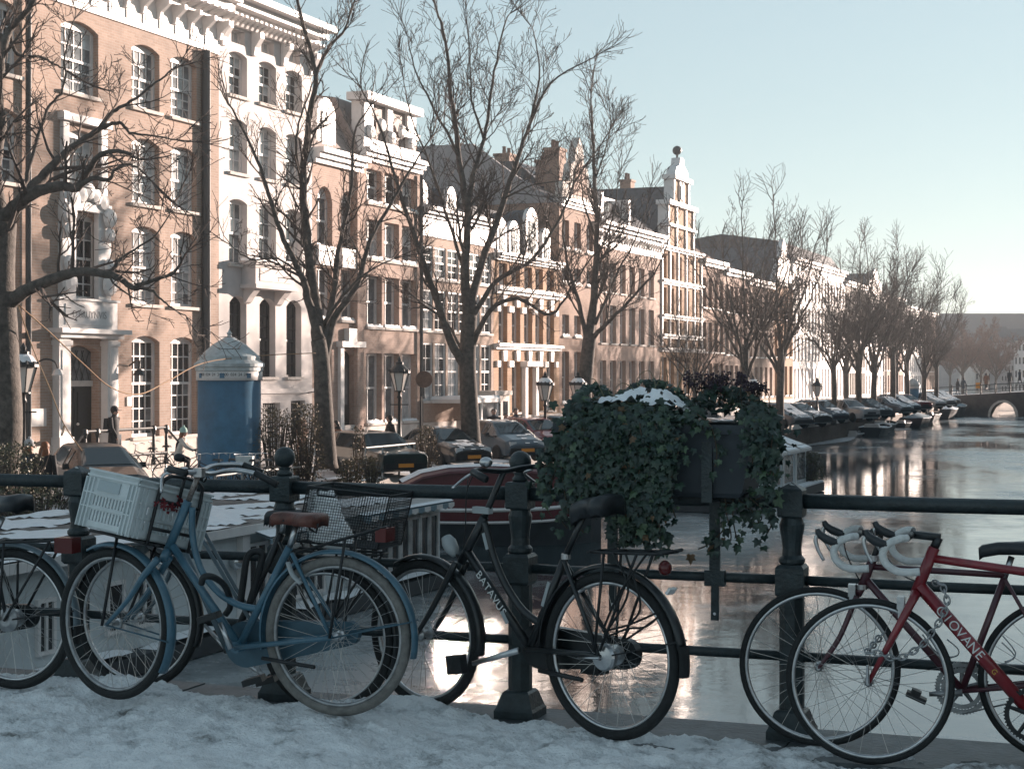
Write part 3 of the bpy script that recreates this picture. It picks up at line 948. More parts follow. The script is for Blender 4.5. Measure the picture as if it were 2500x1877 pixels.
h = House('gabled_brick_house', 'pink-brown brick house with big carved white dormer gable, three windows wide', 879.3, 1025, 10.25, 'brick_b')
kw = dict(nc=2, nt_=1, nb=1, single=True, glass=('glass_mid', 'glass_dark', 'glass_pale'), rec=0.22, snow=True, w=1.25)
h.rows_cols([(900, 927), (943, 970), (985, 1012)], [(8.5, 9.7), (6.5, 7.9), (4.06, 5.9), (0.62, 3.12)], **kw)
h.finish(plinth=(0.5, 'stone'))
h.cornice(9.95, 10.4, 0.4)
h.mansard(12.2, 'slate_pink', 1.0, 12.9)
b = MB()
xg0, xg1 = 0.1, h.w - 0.2
b.b2((xg0, -0.1, 10.4), (xg1, 0.5, 10.75)); b.b2((xg0 + 0.2, -0.02, 10.75), (xg0 + 0.9, 0.5, 12.1)); b.b2((xg1 - 0.9, -0.02, 10.75), (xg1 - 0.2, 0.5, 12.1)); b.b2((xg0 + 2.1, -0.02, 10.75), (xg0 + 2.5, 0.5, 12.1))
b.b2((xg0, -0.25, 12.1), (xg1, 0.6, 12.38)); b.b2((xg1 - 1.3, -0.1, 11.2), (xg1, 0.55, 11.4))
for i in range(5):
    b.lathe([(0.28, 0), (0.2, 0.12), (0.0, 0.16)], 10, (xg0 + 0.6 + i * 0.85, -0.05, 11.0 + 0.35 * (i % 2)), Matrix(((1, 0, 0), (0, 0, -1), (0, 1, 0))))
h.part('carved_gable', b, M_['white'])
h.bx('gable_infill', xg0 + 0.9, xg1 - 0.9, 0.1, 0.5, 10.75, 12.1, 'slate_pink')
h.downpipe(1022, 0, 9.9, 0.07)

# ---- low brick house with white frieze
h = House('frieze_house', 'low brown brick house with broad plain white frieze and snowy shop front', 1025.3, 1205, 7.65, 'brick_a')
kw = dict(nc=2, nt_=2, nb=2, glass=('glass_dark', 'glass_mid', 'glass_dark', 'glass_pale'), rec=0.04, snow=False, w=1.05, bar=0.03, fw=0.07)
h.rows_cols([(1031, 1055), (1063, 1087), (1095, 1118), (1124, 1144), (1150, 1168), (1178, 1197)], [(6.07, 7.3), (4.05, 5.62), (1.34, 3.57)], **kw)
h.finish(plinth=(0.5, 'stone'))
h.frieze(7.66, 8.38, 'white', 0.08); h.cornice(8.38, 8.75, 0.55)
h.roof_ridge(10.9, 'slate', z0=8.7, over=0.2)
h.bx('parapet', 0, h.w, 0.0, 0.3, 7.651, 8.7, 'white')
h.dormer(2.2, 8.8, 0.95, 1.25, 0.9, 2.0); h.dormer(5.0, 8.8, 0.95, 1.25, 0.9, 2.0)
b = MB(); b.b2((0.9, -1.5, 1.25), (4.4, -0.003, 1.4)); b.b2((0.95, -1.45, 0.0), (1.1, -1.3, 1.25)); b.b2((4.2, -1.45, 0.0), (4.35, -1.3, 1.25)); b.b2((2.6, -1.45, 0), (2.7, -1.3, 1.25)); b.b2((0.95, -1.4, 0.0), (4.35, -1.35, 0.45))
aw = h.part('shop_front', b, M_['white'])
b = MB(); b.b2((1.1, -1.38, 0.45), (4.2, -1.36, 1.2)); b.build('pane', M_['glass_mid'], aw)
b = MB()
for i in range(10):
    b.box((1.07 + i * 0.35, -0.78, 1.4 + 0.05), (0.37, 1.5, 0.10 + 0.05 * R.random()), taper=0.9)
q = b.build('snow', M_['snow'], aw); q['kind'] = 'stuff'
b = MB(); b.b2((5.2, -0.9, 0), (6.9, -0.003, 1.5)); b.b2((5.1, -1.0, 1.5), (7.0, -0.003, 1.68)); q = h.part('shop_bay', b, M_['stone'])
for xx in (5.65, 6.45):
    b = MB(); b.box((xx, -0.91, 0.95), (0.45, 0.03, 0.6)); b.build('pane', M_['glass_dark'], q)

# ---- orange brick house with white bands
h = House('orange_house', 'orange brick house with white stone bands, keystones and white roof dormers', 1205.3, 1365, 7.35, 'brick_c')
cols = [(1216, 1240), (1250, 1270), (1280, 1299), (1307, 1326), (1335, 1352)]
for i, c in enumerate(cols):
    x = (h.x(c[0]) + h.x(c[1])) / 2
    kw = dict(nc=1, nt_=1, nb=1, single=True, glass=('glass_mid', 'glass_pale', 'glass_mid'), rec=0.2, fw=0.1)
    if i != 2: h.window(x, 0.7, 1.0, 2.2, **kw)
    h.window(x, 3.7, 1.0, 1.55, **kw); h.window(x, 6.15, 0.95, 0.95, **kw)
    for z in (2.95, 5.3):
        b = MB(); b.prism([(x - 0.16, z - 0.02), (x + 0.16, z - 0.02), (x + 0.22, z + 0.42), (x - 0.22, z + 0.42)], -0.12, -0.003, axis='y'); h.part('keystone', b, M_['white'])
    for z in (2.9, 5.25):
        for dx in (-0.68, 0.68):
            b = MB(); b.box((x + dx, -0.06, z - 0.1), (0.34, 0.11, 0.26)); h.part('impost_block', b, M_['white'])
xd = (h.x(1280) + h.x(1299)) / 2
h.holes.append((xd - 0.5, xd + 0.5, 0.2, 2.6, 0))
h.finish(plinth=(0.55, 'stone'))
b = MB(); b.b2((xd - 0.5, 0.2, 0.2), (xd + 0.5, 0.25, 2.6)); h.part('door', b, M_['glass_mid'])
b = MB(); b.b2((xd - 0.8, -0.2, 0.2), (xd - 0.52, -0.003, 2.7)); b.b2((xd + 0.52, -0.2, 0.2), (xd + 0.8, -0.003, 2.7)); b.b2((xd - 0.95, -0.35, 2.7), (xd + 0.95, -0.003, 2.92)); h.part('door_surround', b, M_['white'])
h.cornice(3.42, 3.66, 0.28, name='string_course', steps=2); h.cornice(5.78, 6.08, 0.32, name='string_course', steps=2); h.cornice(7.2, 7.5, 0.4)
h.mansard(9.6, 'slate', 1.4, 10.6)
for u, zz, ww in ((1232, 7.5, 1.0), (1262, 7.5, 1.2), (1305, 7.5, 1.5), (1340, 7.5, 1.0)):
    h.dormer(h.x(u), zz, ww, 1.55 if u != 1305 else 2.3, 0.12, 1.8)
h.chimney(h.x(1290), 6, 9.0, 13.2, 0.9, 0.7)

# ---- tall brick house with the ornate gable
h = House('stepped_gable_house', 'tall brick house with ornate white gable top and two brick chimneys', 1365.3, 1455, 10.35, 'brick_d')
kw = dict(nc=2, nt_=1, nb=2, single=True, glass=('glass_dark', 'glass_mid'), rec=0.2, snow=True, w=0.95)
h.rows_cols([(1372, 1390), (1401, 1419), (1432, 1448)], [(8.25, 9.6), (6.65, 7.4), (4.15, 5.15), (1.0, 3.42)], **kw)
h.finish(plinth=(0.5, 'stone'))
h.cornice(10.2, 10.6, 0.35)
h.roof_ridge(13.4, 'slate', y_ridge=6.5)
b = MB(); b.prism([(0.33, 10.36), (10.9, 10.36), (8.6, 13.3), (4.4, 13.3)], -0.02, 0.25, axis='x'); h.part('side_gable', b, M_['grey_plaster'])
b = MB(); w = h.w
b.prism([(0.2, 10.6), (w - 0.2, 10.6), (w - 0.3, 11.4), (w * 0.78, 11.5), (w * 0.72, 12.3), (w * 0.62, 12.5), (w * 0.6, 13.1), (w * 0.5, 13.7), (w * 0.4, 13.1), (w * 0.38, 12.5), (w * 0.28, 12.3), (w * 0.22, 11.5), (0.3, 11.4)], -0.08, 0.3, axis='y')
h.part('gable', b, M_['stone'])
b = MB(); b.prism([(w * 0.3, 10.9), (w * 0.7, 10.9), (w * 0.64, 12.1), (w * 0.5, 12.6), (w * 0.36, 12.1)], -0.14, -0.081, axis='y'); h.part('gable_panel', b, M_['brick_b'])
h.chimney(h.w * 0.92, 2.0, 10.4, 13.4, 1.0, 0.8); h.chimney(0.4, 9.5, 10.4, 14.2, 0.8, 1.1, 'brick_d')

# ---- long brick house with white cornice
h = House('corniced_house', 'wide brick house with white dentil cornice and a flat attic roof behind snow', 1455.3, 1612, 8.7, 'brick_b')
kw = dict(nc=2, nt_=1, nb=2, single=True, glass=('glass_dark', 'glass_mid', 'glass_dark'), rec=0.2, w=1.0)
h.rows_cols([(1466, 1479), (1490, 1504), (1514, 1527), (1537, 1550), (1560, 1573), (1583, 1597)], [(6.5, 8.0), (3.92, 5.84), (1.1, 3.04)], **kw)
h.finish(plinth=(0.6, 'stone'))
h.frieze(8.71, 9.45, 'white', 0.06); h.bx('parapet', 0, h.w, 0.0, 0.3, 8.701, 9.8, 'white'); h.cornice(9.45, 9.95, 0.55); h.brackets(26, 9.05, 9.46, 0.3, 0.16)
h.mansard(11.5, 'slate', 1.6, 12.3, z0=9.9)
b = MB(); b.b2((0.4, 1.5, 11.5), (h.w - 0.6, 1.7, 11.72)); b.b2((2.0, 0.4, 9.95), (2.3, 1.6, 11.6)); b.b2((6.5, 0.4, 9.95), (6.8, 1.6, 11.6)); h.part('attic_frame', b, M_['white'])
b = MB(); b.b2((2.3, 0.95, 10.1), (6.5, 1.05, 11.3)); h.part('attic_window', b, M_['glass_dark'])
h.chimney(0.8, 3.0, 11, 13.0, 0.9, 0.7)

# ---- ornate gable house with the ball
h = House('ball_gable_house', 'ornate orange brick house with white bands and tall gable topped by a ball', 1612.3, 1712, 9.55, 'brick_c')
kw = dict(nc=2, nt_=1, nb=2, single=True, glass=('glass_mid', 'glass_dark'), rec=0.2, fw=0.08)
cols = [(1616, 1627), (1634, 1645), (1653, 1664), (1672, 1682), (1692, 1703)]
h.rows_cols(cols, [(7.7, 9.1), (5.7, 7.2), (4.6, 5.3), (1.2, 3.3)], w=1.0, **kw)
h.finish(plinth=(0.6, 'stone'))
for z in (3.6, 4.35, 5.45, 7.38, 9.3):
    h.cornice(z, z + 0.24, 0.25, name='string_course', steps=2)
for x in (0.15, h.w * 0.2, h.w * 0.4, h.w * 0.6, h.w * 0.8, h.w - 0.15):
    h.bx('pilaster', x - 0.07, x + 0.07, -0.10, -0.003, 3.9, 9.3, 'white')
w = h.w; c = w * 0.47
g = MB()
g.prism([(c - 2.6, 9.56), (c + 2.6, 9.56), (c + 2.6, 11.9), (c + 1.5, 12.1), (c + 1.5, 13.5), (c + 1.5, 13.7), (c, 14.2), (c - 1.5, 13.7), (c - 1.5, 12.1), (c - 2.6, 11.9)], 0.0, 0.5, axis='y')
gb = h.part('gable', g, M_['brick_c'])
g = MB()
for x in (c - 2.6, c - 0.95, c + 0.95, c + 2.6): g.b2((x - 0.10, -0.10, 9.56), (x + 0.10, 0.54, 12.0))
for x in (c - 1.5, c - 0.3, c + 0.3, c + 1.5): g.b2((x - 0.09, -0.10, 12.0), (x + 0.09, 0.52, 13.5))
g.b2((c - 2.9, -0.25, 11.9), (c + 2.9, 0.6, 12.15)); g.b2((c - 1.75, -0.25, 13.45), (c + 1.75, 0.6, 13.7)); g.b2((c - 2.9, -0.2, 10.7), (c + 2.9, 0.5, 10.85))
g.prism([(c - 1.4, 13.7), (c + 1.4, 13.7), (c + 1.1, 14.15), (c + 0.45, 14.35), (c + 0.3, 14.8), (c - 0.3, 14.8), (c - 0.45, 14.35), (c - 1.1, 14.15)], -0.1, 0.45, axis='y')
g.b2((c - 0.3, -0.15, 12.4), (c + 0.3, -0.125, 13.2))
g.build('gable_trim', M_['white'], gb)
g = MB(); g.lathe([(0.07, 14.8), (0.07, 15.1)], 8, (c, 0.2, 0)); g.sphere((c, 0.2, 15.25), 0.27); g.build('ball', M_['pipe'], gb)
b = MB(); b.prism([(c - 2.5, 9.6), (c + 2.5, 9.6), (c, 13.2)], 0.5, 10.5, axis='y'); h.part('roof', b, M_['slate'])
b = MB(); b.prism([(1.3, 9.96), (11, 9.96), (10, 13.5), (5.5, 13.5)], -8.0, 0.3, axis='x'); 
h.part('rear_roof', b, M_['slate'])
h.chimney(-3.0, 8.0, 13.3, 14.4, 1.4, 0.9)

# ---- further houses
def plain_house(name, label, u0, u1, eave, wall, cols, rows, ww, roof='slate', rise=2.4, corn=True, glass=('glass_dark', 'glass_mid'), frame='white', z_gable=None, roofm='ridge', arch=0.0):
    h = House(name, label, u0, u1, eave, wall)
    for i in range(cols):
        x = h.w * (i + 0.5) / cols
        for r in rows:
            h.window(x, r[0], ww, r[1] - r[0], nc=1 if ww < 0.7 else 2, nt_=1, nb=1, single=True, glass=glass, frame=frame, rec=0.18, fw=0.08, bar=0.05, sill=True, sillm='white', arch=arch)
    h.finish(plinth=(0.5, 'stone'))
    if corn: h.cornice(eave - 0.3, eave + 0.12, 0.35, steps=2)
    if roofm == 'ridge': h.roof_ridge(eave + rise, roof)
    elif roofm == 'gable':
        b = MB(); b.prism([(0, eave), (h.w, eave), (h.w / 2, eave + rise)], 0.3, h.depth, axis='y'); h.part('roof', b, M_[roof])
        b = MB(); w = h.w
        b.prism([(0.0, eave + 0.121), (w, eave + 0.121), (w * 0.82, eave + rise * 0.35), (w * 0.80, eave + rise * 0.6), (w * 0.62, eave + rise * 0.75), (w * 0.6, eave + rise), (w * 0.5, eave + rise * 1.2), (w * 0.4, eave + rise), (w * 0.38, eave + rise * 0.75), (w * 0.2, eave + rise * 0.6), (w * 0.18, eave + rise * 0.35)], -0.05, 0.3, axis='y'); h.part('gable', b, M_['white' if z_gable is None else z_gable])
    elif roofm == 'mansard': h.mansard(eave + rise, roof, 1.2)
    return h
h = plain_house('brown_roof_house', 'narrow brick house with steep brown tiled roof right of the ball gable', 1712.3, 1768, 9.2, 'brick_d', 4, [(6.4, 8.2), (3.7, 5.5), (0.9, 3.0)], 0.85, 'tile_red', 3.4)
h.chimney(1.0, 5.0, 11.5, 14.2, 0.8, 0.7)
h = plain_house('tiled_house', 'brick house with high brown tiled roof, third beyond the ball gable', 1768.3, 1826, 8.9, 'brick_b', 5, [(6.3, 8.0), (3.6, 5.4), (0.8, 2.9)], 0.85, 'tile_red', 2.6)
h.chimney(h.w - 1, 5.5, 11, 12.9, 0.9, 0.7)
h = plain_house('grey_roof_house', 'brick house with dark slate roof among the middle distance trees', 1826.3, 1888, 8.6, 'brick_a', 5, [(6.1, 7.8), (3.5, 5.2), (0.8, 2.8)], 0.85, 'slate', 2.6)
h = plain_house('bell_gable_house', 'brick house with small white curved gable before the white office building', 1888.3, 1936, 9.0, 'brick_c', 4, [(6.3, 8.0), (3.6, 5.4), (0.8, 2.9)], 0.9, 'slate', 2.6, roofm='gable')
h = plain_house('strip_window_house', 'white stone building with rows of narrow vertical strip windows', 1936.3, 2062, 10.9, 'white', 16, [(8.0, 9.6), (5.75, 7.35), (3.4, 5.1), (0.5, 2.75)], 0.62, 'slate', 1.4, glass=('glass_dark',), roofm='mansard')
h = plain_house('cream_house', 'pale plastered house with many windows behind the far trees', 2062.3, 2112, 10.2, 'stone', 9, [(7.6, 9.3), (5.2, 6.9), (2.9, 4.6), (0.5, 2.4)], 0.8, 'slate', 2.0)
h = plain_house('white_gable_house', 'white far house with curved gable and grey ground floor', 2112.3, 2160, 9.6, 'white', 7, [(7.2, 8.9), (4.9, 6.6), (2.7, 4.3), (0.5, 2.2)], 0.8, 'slate', 2.2, roofm='gable')
h = plain_house('pink_house', 'far pink-white house left of the blue far kiosk trees', 2160.3, 2205, 9.9, 'brick_b', 8, [(7.3, 9.0), (5.0, 6.7), (2.7, 4.3), (0.5, 2.2)], 0.8, 'slate', 2.2)
h = plain_house('far_white_house', 'farthest white house on the quay before the bridge', 2205.3, 2250, 9.3, 'white', 9, [(6.9, 8.5), (4.8, 6.3), (2.6, 4.2), (0.5, 2.1)], 0.8, 'tile_red', 2.0)
h = plain_house('last_brick_house', 'last far brick house of the row, beside the far bridge', 2250.3, 2285, 9.2, 'brick_a', 9, [(6.9, 8.5), (4.8, 6.3), (2.6, 4.2), (0.5, 2.1)], 0.8, 'slate', 2.0)

# ---- houses behind us on the other bank: they stand between the sun and the bridge
def right_house(i, s0, s1, hgt, lab, wm=None):
    o = thing('opposite_house', lab, 'house', tuple(W(s0, T_RF, STREET)), RZ, 'houses on the opposite bank')
    w = s1 - s0
    b = MB(); b.b2((0.0, -10.0, 0), (w, 0.0, hgt)); b.build('wall', M_[wm or ['brick_d', 'brick_a', 'brick_b'][i % 3]], o)
    b = MB(); b.prism([(0.2, hgt + 0.003), (-10.2, hgt + 0.003), (-5, hgt + 2.0)], 0.0, w, axis='x'); b.build('roof', M_['slate'], o)
    q = MB(); q.box((0, 0.0, 0), (1.0, 0.04, 1.9)); q.box((0, 0.025, 0), (0.86, 0.02, 1.76), 1); me = q.mesh('window', [M_['white'], M_['glass_dark']])
    n = max(2, int(w / 1.9))
    for k in range(n):
        for z in (1.9, 5.0, 8.0, 10.6):
            if z + 1.4 < hgt: inst('window', me, o, (w * (k + 0.5) / n, 0.02, z))
s_ = 4.0
for i in range(30):
    w_ = [9.0, 7.5, 11.0, 8.2, 9.6][i % 5]
    right_house(i, s_, s_ + w_ - 0.02, [13.2, 12.4, 13.8, 12.8, 12.0][i % 5], 'plain brick house standing on the opposite bank out of view')
    s_ += w_
    if s_ > 230: break
# ---------------------------------------------------------------- bare elm trees
M_['bark'] = mat('elm_bark', (0.075, 0.066, 0.060), 0.9, var=0.4, vscale=7, bump=0.9, bscale=22, col2=(0.135, 0.115, 0.10), detail=8)
M_['twig'] = mat('elm_twigs', (0.085, 0.066, 0.058), 0.85, var=0.25, vscale=3)
M_['twig_red'] = mat('reddish_twigs', (0.16, 0.095, 0.075), 0.85, var=0.25, vscale=2)

class Tree:
    """limbs are tubes; twigs go into one crown mesh"""
    def __init__(self, seed, rmin):
        self.r = random.Random(seed)
        self.tr, self.cr = MB(), MB()
        self.rmin = rmin
    def limb(self, pts, r0, r1, sides=9, big=True, jitter=0.0):
        P = smooth_path(pts, 5)
        n = len(P)
        rr = [r0 + (r1 - r0) * (i / (n - 1)) ** (0.8 if not big else 0.55) for i in range(n)]
        if jitter:
            for i in range(1, n):
                P[i] = P[i] + Vector((self.r.gauss(0, jitter), self.r.gauss(0, jitter), self.r.gauss(0, jitter * 0.6)))
        (self.tr if big else self.cr).tube(P, rr, sides)
        return P, rr
    def shoot(self, p, d, length, rad, depth, up=0.25, spread=0.75):
        r = self.r
        n = 4 if depth > 0 else 3
        P = [Vector(p)]; d = d.normalized()
        rr = [rad]
        tip = max(self.rmin, rad * 0.35)
        for i in range(n):
            d = (d + Vector((r.gauss(0, 0.17), r.gauss(0, 0.17), r.gauss(0, 0.12) + up * 0.22))).normalized()
            P.append(P[-1] + d * (length / n))
            rr.append(rad + (tip - rad) * (i + 1) / n)
        self.cr.tube(P, rr, 5 if rad > 0.02 else (4 if rad > 0.011 else 3), caps=False)
        if depth <= 0: return
        k = {3: 7, 2: 6, 1: 5}[depth]
        k = max(2, int(k * min(1.6, max(0.6, length / (0.55 * depth + 0.35)))))
        for j in range(k):
            f = 0.18 + 0.82 * (j + r.random()) / k
            i = min(n - 1, int(f * n)); q = P[i].lerp(P[i + 1], f * n - i)
            t = (P[i + 1] - P[i]).normalized()
            x, y, _ = frame_from(P[i], P[i + 1])
            a = r.uniform(0, 2 * PI)
            sd = x * math.cos(a) + y * math.sin(a)
            nd = (t * (1 - spread * 0.45) + sd * spread + Vector((0, 0, up * 0.6))).normalized()
            ln = length * (0.62 - 0.30 * f) * r.uniform(0.7, 1.25)
            self.shoot(q, nd, ln, max(self.rmin, rr[i] * 0.6), depth - 1, up, spread)
    def dress(self, P, rr, start=0.2, step=0.45, length=1.5, depth=2, up=0.3, spread=0.8, down=0.0):
        """side shoots along a limb"""
        r = self.r
        tot = sum((P[i + 1] - P[i]).length for i in range(len(P) - 1))
        acc, nxt = 0.0, start * tot
        for i in range(len(P) - 1):
            seg = (P[i + 1] - P[i]); L = seg.length
            while nxt <= acc + L and L > 1e-6:
                f = (nxt - acc) / L
                q = P[i].lerp(P[i + 1], f)
                x, y, t = frame_from(P[i], P[i + 1])
                a = r.uniform(0, 2 * PI)
                sd = x * math.cos(a) + y * math.sin(a)
                g = nxt / tot
                nd = t * 0.5 + sd * spread + Vector((0, 0, up - down))
                self.shoot(q, nd, length * r.uniform(0.6, 1.25) * (1.1 - 0.55 * g), max(self.rmin, rr[i] * r.uniform(0.28, 0.5)), depth, up, 0.75)
                nxt += step * r.uniform(0.6, 1.4)
            acc += L
        e = len(P) - 1
        for _ in range(3):
            self.shoot(P[e], (P[e] - P[e - 1]).normalized() + Vector((r.gauss(0, .3), r.gauss(0, .3), r.gauss(0, .2))), length * 0.8, max(self.rmin, rr[e]), depth - 1 if depth > 1 else 1, up)
    def finish(self, name, label, base, group='bare trees along the quay', twig='twig'):
        t = thing(name, label, 'tree', base, 0, group)
        self.tr.build('trunk', M_['bark'], t, smooth=True, world=True)
        if self.cr.v: self.cr.build('crown', M_[twig], t, smooth=False, world=True)
        return t

D = 1 / 0.8848                      # from the displayed picture back to photograph pixels
def pts_at(lst, Y, dY=None, s=D):
    out = []
    for i, q in enumerate(lst):
        y = Y + (q[2] if len(q) > 2 else 0.0)
        out.append(at(q[0] * s, q[1] * s, y))
    return out

# tree 1: at the left edge, heavy limb arching over the street
T = Tree(11, 0.0075)
Y = 36.0
T.limb(pts_at([(-10, 1075), (2, 1000), (8, 900), (4, 800), (0, 700), (-4, 620), (-2, 540), (2, 480)], Y), 0.46, 0.33, 14)
zz = lambda l, oy=0: [((x / 2.595) , (oy + y / 2.595)) + tuple(k) for x, y, *k in l]
L = [
 (pts_at(zz([(20, 1400), (120, 1290, -.2), (250, 1210, -.4), (400, 1180, -.7), (490, 1190, -.8), (560, 1080, -.9), (640, 980, -1.1), (770, 960, -1.2), (880, 1010, -1.3)]), Y, s=1), 0.17, 0.03),
 (pts_at(zz([(490, 1190, -.8), (590, 1130, -1.0), (690, 1140, -1.2), (740, 1070, -1.4), (850, 1050, -1.6), (960, 1150, -1.8)]), Y, s=1), 0.075, 0.02),
 (pts_at(zz([(140, 1270, 0), (260, 1130, .2), (400, 985, .3), (520, 890, .5), (640, 810, .6), (700, 720, .7), (800, 660, .8), (960, 550, 1.0), (1080, 450, 1.2)]), Y, s=1), 0.12, 0.02),
 (pts_at(zz([(640, 810, .6), (760, 780, .4), (830, 840, .3), (960, 860, .2), (1110, 890, 0)]), Y, s=1), 0.06, 0.015),
 (pts_at(zz([(0, 1380), (-40, 1100, .3), (0, 800, .5), (-20, 540, .6), (20, 300, .7), (60, 200, .8), (180, 60, .9), (240, -60, 1.0)]), Y, s=1), 0.17, 0.06),
 (pts_at(zz([(60, 200, .8), (110, 345, 1.2), (250, 360, 1.5), (330, 400, 1.7), (410, 440, 1.8)]), Y, s=1), 0.06, 0.02),
 (pts_at(zz([(150, 1200, .3), (200, 1000, .6), (300, 700, 1.2), (400, 560, 1.4), (420, 300, 1.6), (470, 120, 1.8)]), Y, s=1), 0.07, 0.015),
 (pts_at(zz([(60, 360), (190, 270, -.4), (400, 190, -.8), (520, 165, -1.0), (690, 180, -1.3), (780, 220, -1.4), (850, 270, -1.5), (900, 240, -1.6), (1080, 182, -1.8), (1150, 100, -2.0)], 600), Y, s=1), 0.15, 0.025),
 (pts_at(zz([(850, 270, -1.5), (960, 280, -1.6), (1010, 330, -1.7), (1080, 390, -1.8), (1180, 450, -2.0)], 600), Y, s=1), 0.05, 0.012),
 (pts_at(zz([(690, 180, -1.3), (760, 90, -1.3), (830, 40, -1.4), (1000, -80, -1.5), (1100, -260, -1.5)], 600), Y, s=1), 0.055, 0.012),
 (pts_at(zz([(30, 40), (-60, -150, -.5), (-160, -260, -1)], 600), Y, s=1), 0.16, 0.05),
]
for i, (P_, r0, r1) in enumerate(L):
    P, rr = T.limb(P_, r0 * (1.25 if r0 > .1 else 1.0), r1 * 0.9, 8, True, 0.012)
    T.dress(P, rr, 0.2, 0.34, 1.5 if i not in (4,) else 1.8, 2, 0.28, 0.85, 0.35 if i in (7, 8) else 0.0)
T.finish('elm_tree', 'big leaning bare tree at the left edge with a limb arching over the street', tuple(at(-10 * D, 1075 * D, Y)))

# tree 2: forked tree between the kiosk and the old estate car
T = Tree(22, 0.0075)
Y = 48
tr, _ = T.limb(pts_at([(706, 1012), (702, 940), (698, 860), (695, 790), (688, 735)], Y), 0.34, 0.22, 14)
L = [
 ([(690, 740), (668, 650, -.2), (648, 590, -.4), (605, 500, -.7), (575, 400, -1), (540, 310, -1.2), (495, 225, -1.4)], .13, .03),
 ([(689, 735), (676, 620, .2), (662, 500, .3), (655, 380, .2), (668, 260, 0), (682, 160, 0), (655, 60, -.2), (640, -20, -.3)], .16, .05),
 ([(682, 160, 0), (712, 100, .2), (745, 65, .4), (765, 0, .6)], .075, .03),
 ([(700, 790), (722, 690, .4), (770, 620, .6), (800, 520, .9), (850, 430, 1.2), (890, 360, 1.4), (930, 300, 1.5)], .12, .025),
 ([(694, 745), (720, 640, .7), (735, 520, 1.0), (760, 400, 1.2), (765, 290, 1.3), (800, 230, 1.4)], .11, .025),
 ([(700, 700, .1), (740, 640, -.5), (790, 590, -1), (850, 560, -1.3)], .08, .02),
 ([(655, 400, .2), (640, 330, -.5), (650, 250, -.8), (690, 150, -1.0)], .07, .02),
 ([(648, 590, -.4), (600, 560, -1.0), (540, 560, -1.4), (500, 530, -1.7)], .05, .015),
]
for i, (P_, r0, r1) in enumerate(L):
    P, rr = T.limb(pts_at(P_, Y), r0 * (1.32 if r0 > .09 else 1.0), r1 * 0.8, 8, True, 0.015)
    T.dress(P, rr, 0.18, 0.36, 1.65, 2, 0.35, 0.75)
T.finish('elm_tree', 'slender forked bare tree between the blue kiosk and the old dark estate car', tuple(at(706 * D, 1012 * D, Y)))

# tree 3: the tallest in the middle
T = Tree(33, 0.008)
Y = 58
T.limb(pts_at([(1018, 960), (1014, 880), (1010, 800), (1011, 740), (1014, 680)], Y), 0.36, 0.27, 14)
L = [
 ([(1006, 790), (975, 740, -.5), (940, 640, -.8), (905, 540, -1.2), (875, 450, -1.5), (850, 370, -1.8), (820, 270, -2.0), (780, 190, -2.3)], .15, .025),
 ([(1013, 690), (1003, 590, .2), (1010, 470, .3), (992, 340, .4), (975, 210, .3), (962, 90, .2), (940, 10, 0)], .17, .04),
 ([(1011, 460, .3), (1022, 380, .6), (1045, 300, .8), (1062, 200, 1.0), (1080, 90, 1.2), (1100, 30, 1.3)], .10, .025),
 ([(1012, 680), (1040, 570, .6), (1090, 430, 1.0), (1120, 340, 1.3), (1150, 255, 1.6), (1190, 180, 1.8), (1280, 125, 2.2)], .15, .025),
 ([(1018, 750), (1060, 670, -.6), (1120, 645, -1.0), (1190, 680, -1.4), (1240, 610, -1.7), (1290, 540, -2.0)], .10, .025),
 ([(1014, 700), (1070, 610, .4), (1150, 560, .6), (1210, 470, .9), (1250, 380, 1.2), (1300, 310, 1.5)], .10, .025),
 ([(1005, 590, .2), (970, 480, .9), (930, 360, 1.3), (890, 260, 1.6), (870, 170, 1.8)], .09, .02),
 ([(992, 340, .4), (940, 240, -.4), (900, 160, -.8), (880, 80, -1.0)], .07, .02),
 ([(1045, 300, .8), (1020, 220, -.2), (1015, 130, -.4), (1010, 60, -.5)], .06, .02),
 ([(1000, 760), (960, 690, .8), (930, 660, 1.2), (880, 640, 1.8)], .07, .02),
 ([(1090, 430, 1.0), (1150, 400, .2), (1220, 390, -.3)], .06, .015),
 ([(1150, 255, 1.6), (1165, 150, 1.2), (1150, 60, 1.0)], .06, .02),
]
for i, (P_, r0, r1) in enumerate(L):
    P, rr = T.limb(pts_at(P_, Y), r0 * (1.32 if r0 > .09 else 1.0), r1 * 0.8, 8, True, 0.015)
    T.dress(P, rr, 0.2, 0.38, 2.0, 2, 0.4, 0.75)
T.finish('elm_tree', 'tallest bare tree with vase shaped crown, in front of the low frieze house', tuple(at(1018 * D, 960 * D, Y)))

# tree 4: straight leader, in front of the corniced house
T = Tree(44, 0.009)
Y = 69
T.limb(pts_at([(1258, 930), (1262, 860), (1268, 780), (1275, 720)], Y), 0.35, 0.27, 12)
L = [
 ([(1272, 740), (1285, 620, .2), (1290, 500, .2), (1284, 380, .2), (1279, 280, .1), (1276, 200, 0)], .18, .03),
 ([(1275, 735), (1310, 700, -.6), (1370, 640, -1.0), (1420, 580, -1.3), (1450, 500, -1.6)], .11, .02),
 ([(1285, 700), (1330, 600, .6), (1370, 520, 1.0), (1400, 440, 1.2)], .09, .02),
 ([(1270, 740), (1245, 640, -.4), (1225, 560, -.8), (1215, 480, -1.0), (1230, 400, -1.2)], .10, .02),
 ([(1288, 560, .2), (1320, 480, -.3), (1335, 400, -.5)], .07, .02),
 ([(1288, 520, .2), (1260, 430, .6), (1255, 350, .8)], .07, .02),
 ([(1284, 390, .2), (1310, 320, 0), (1320, 260, 0)], .05, .02),
]
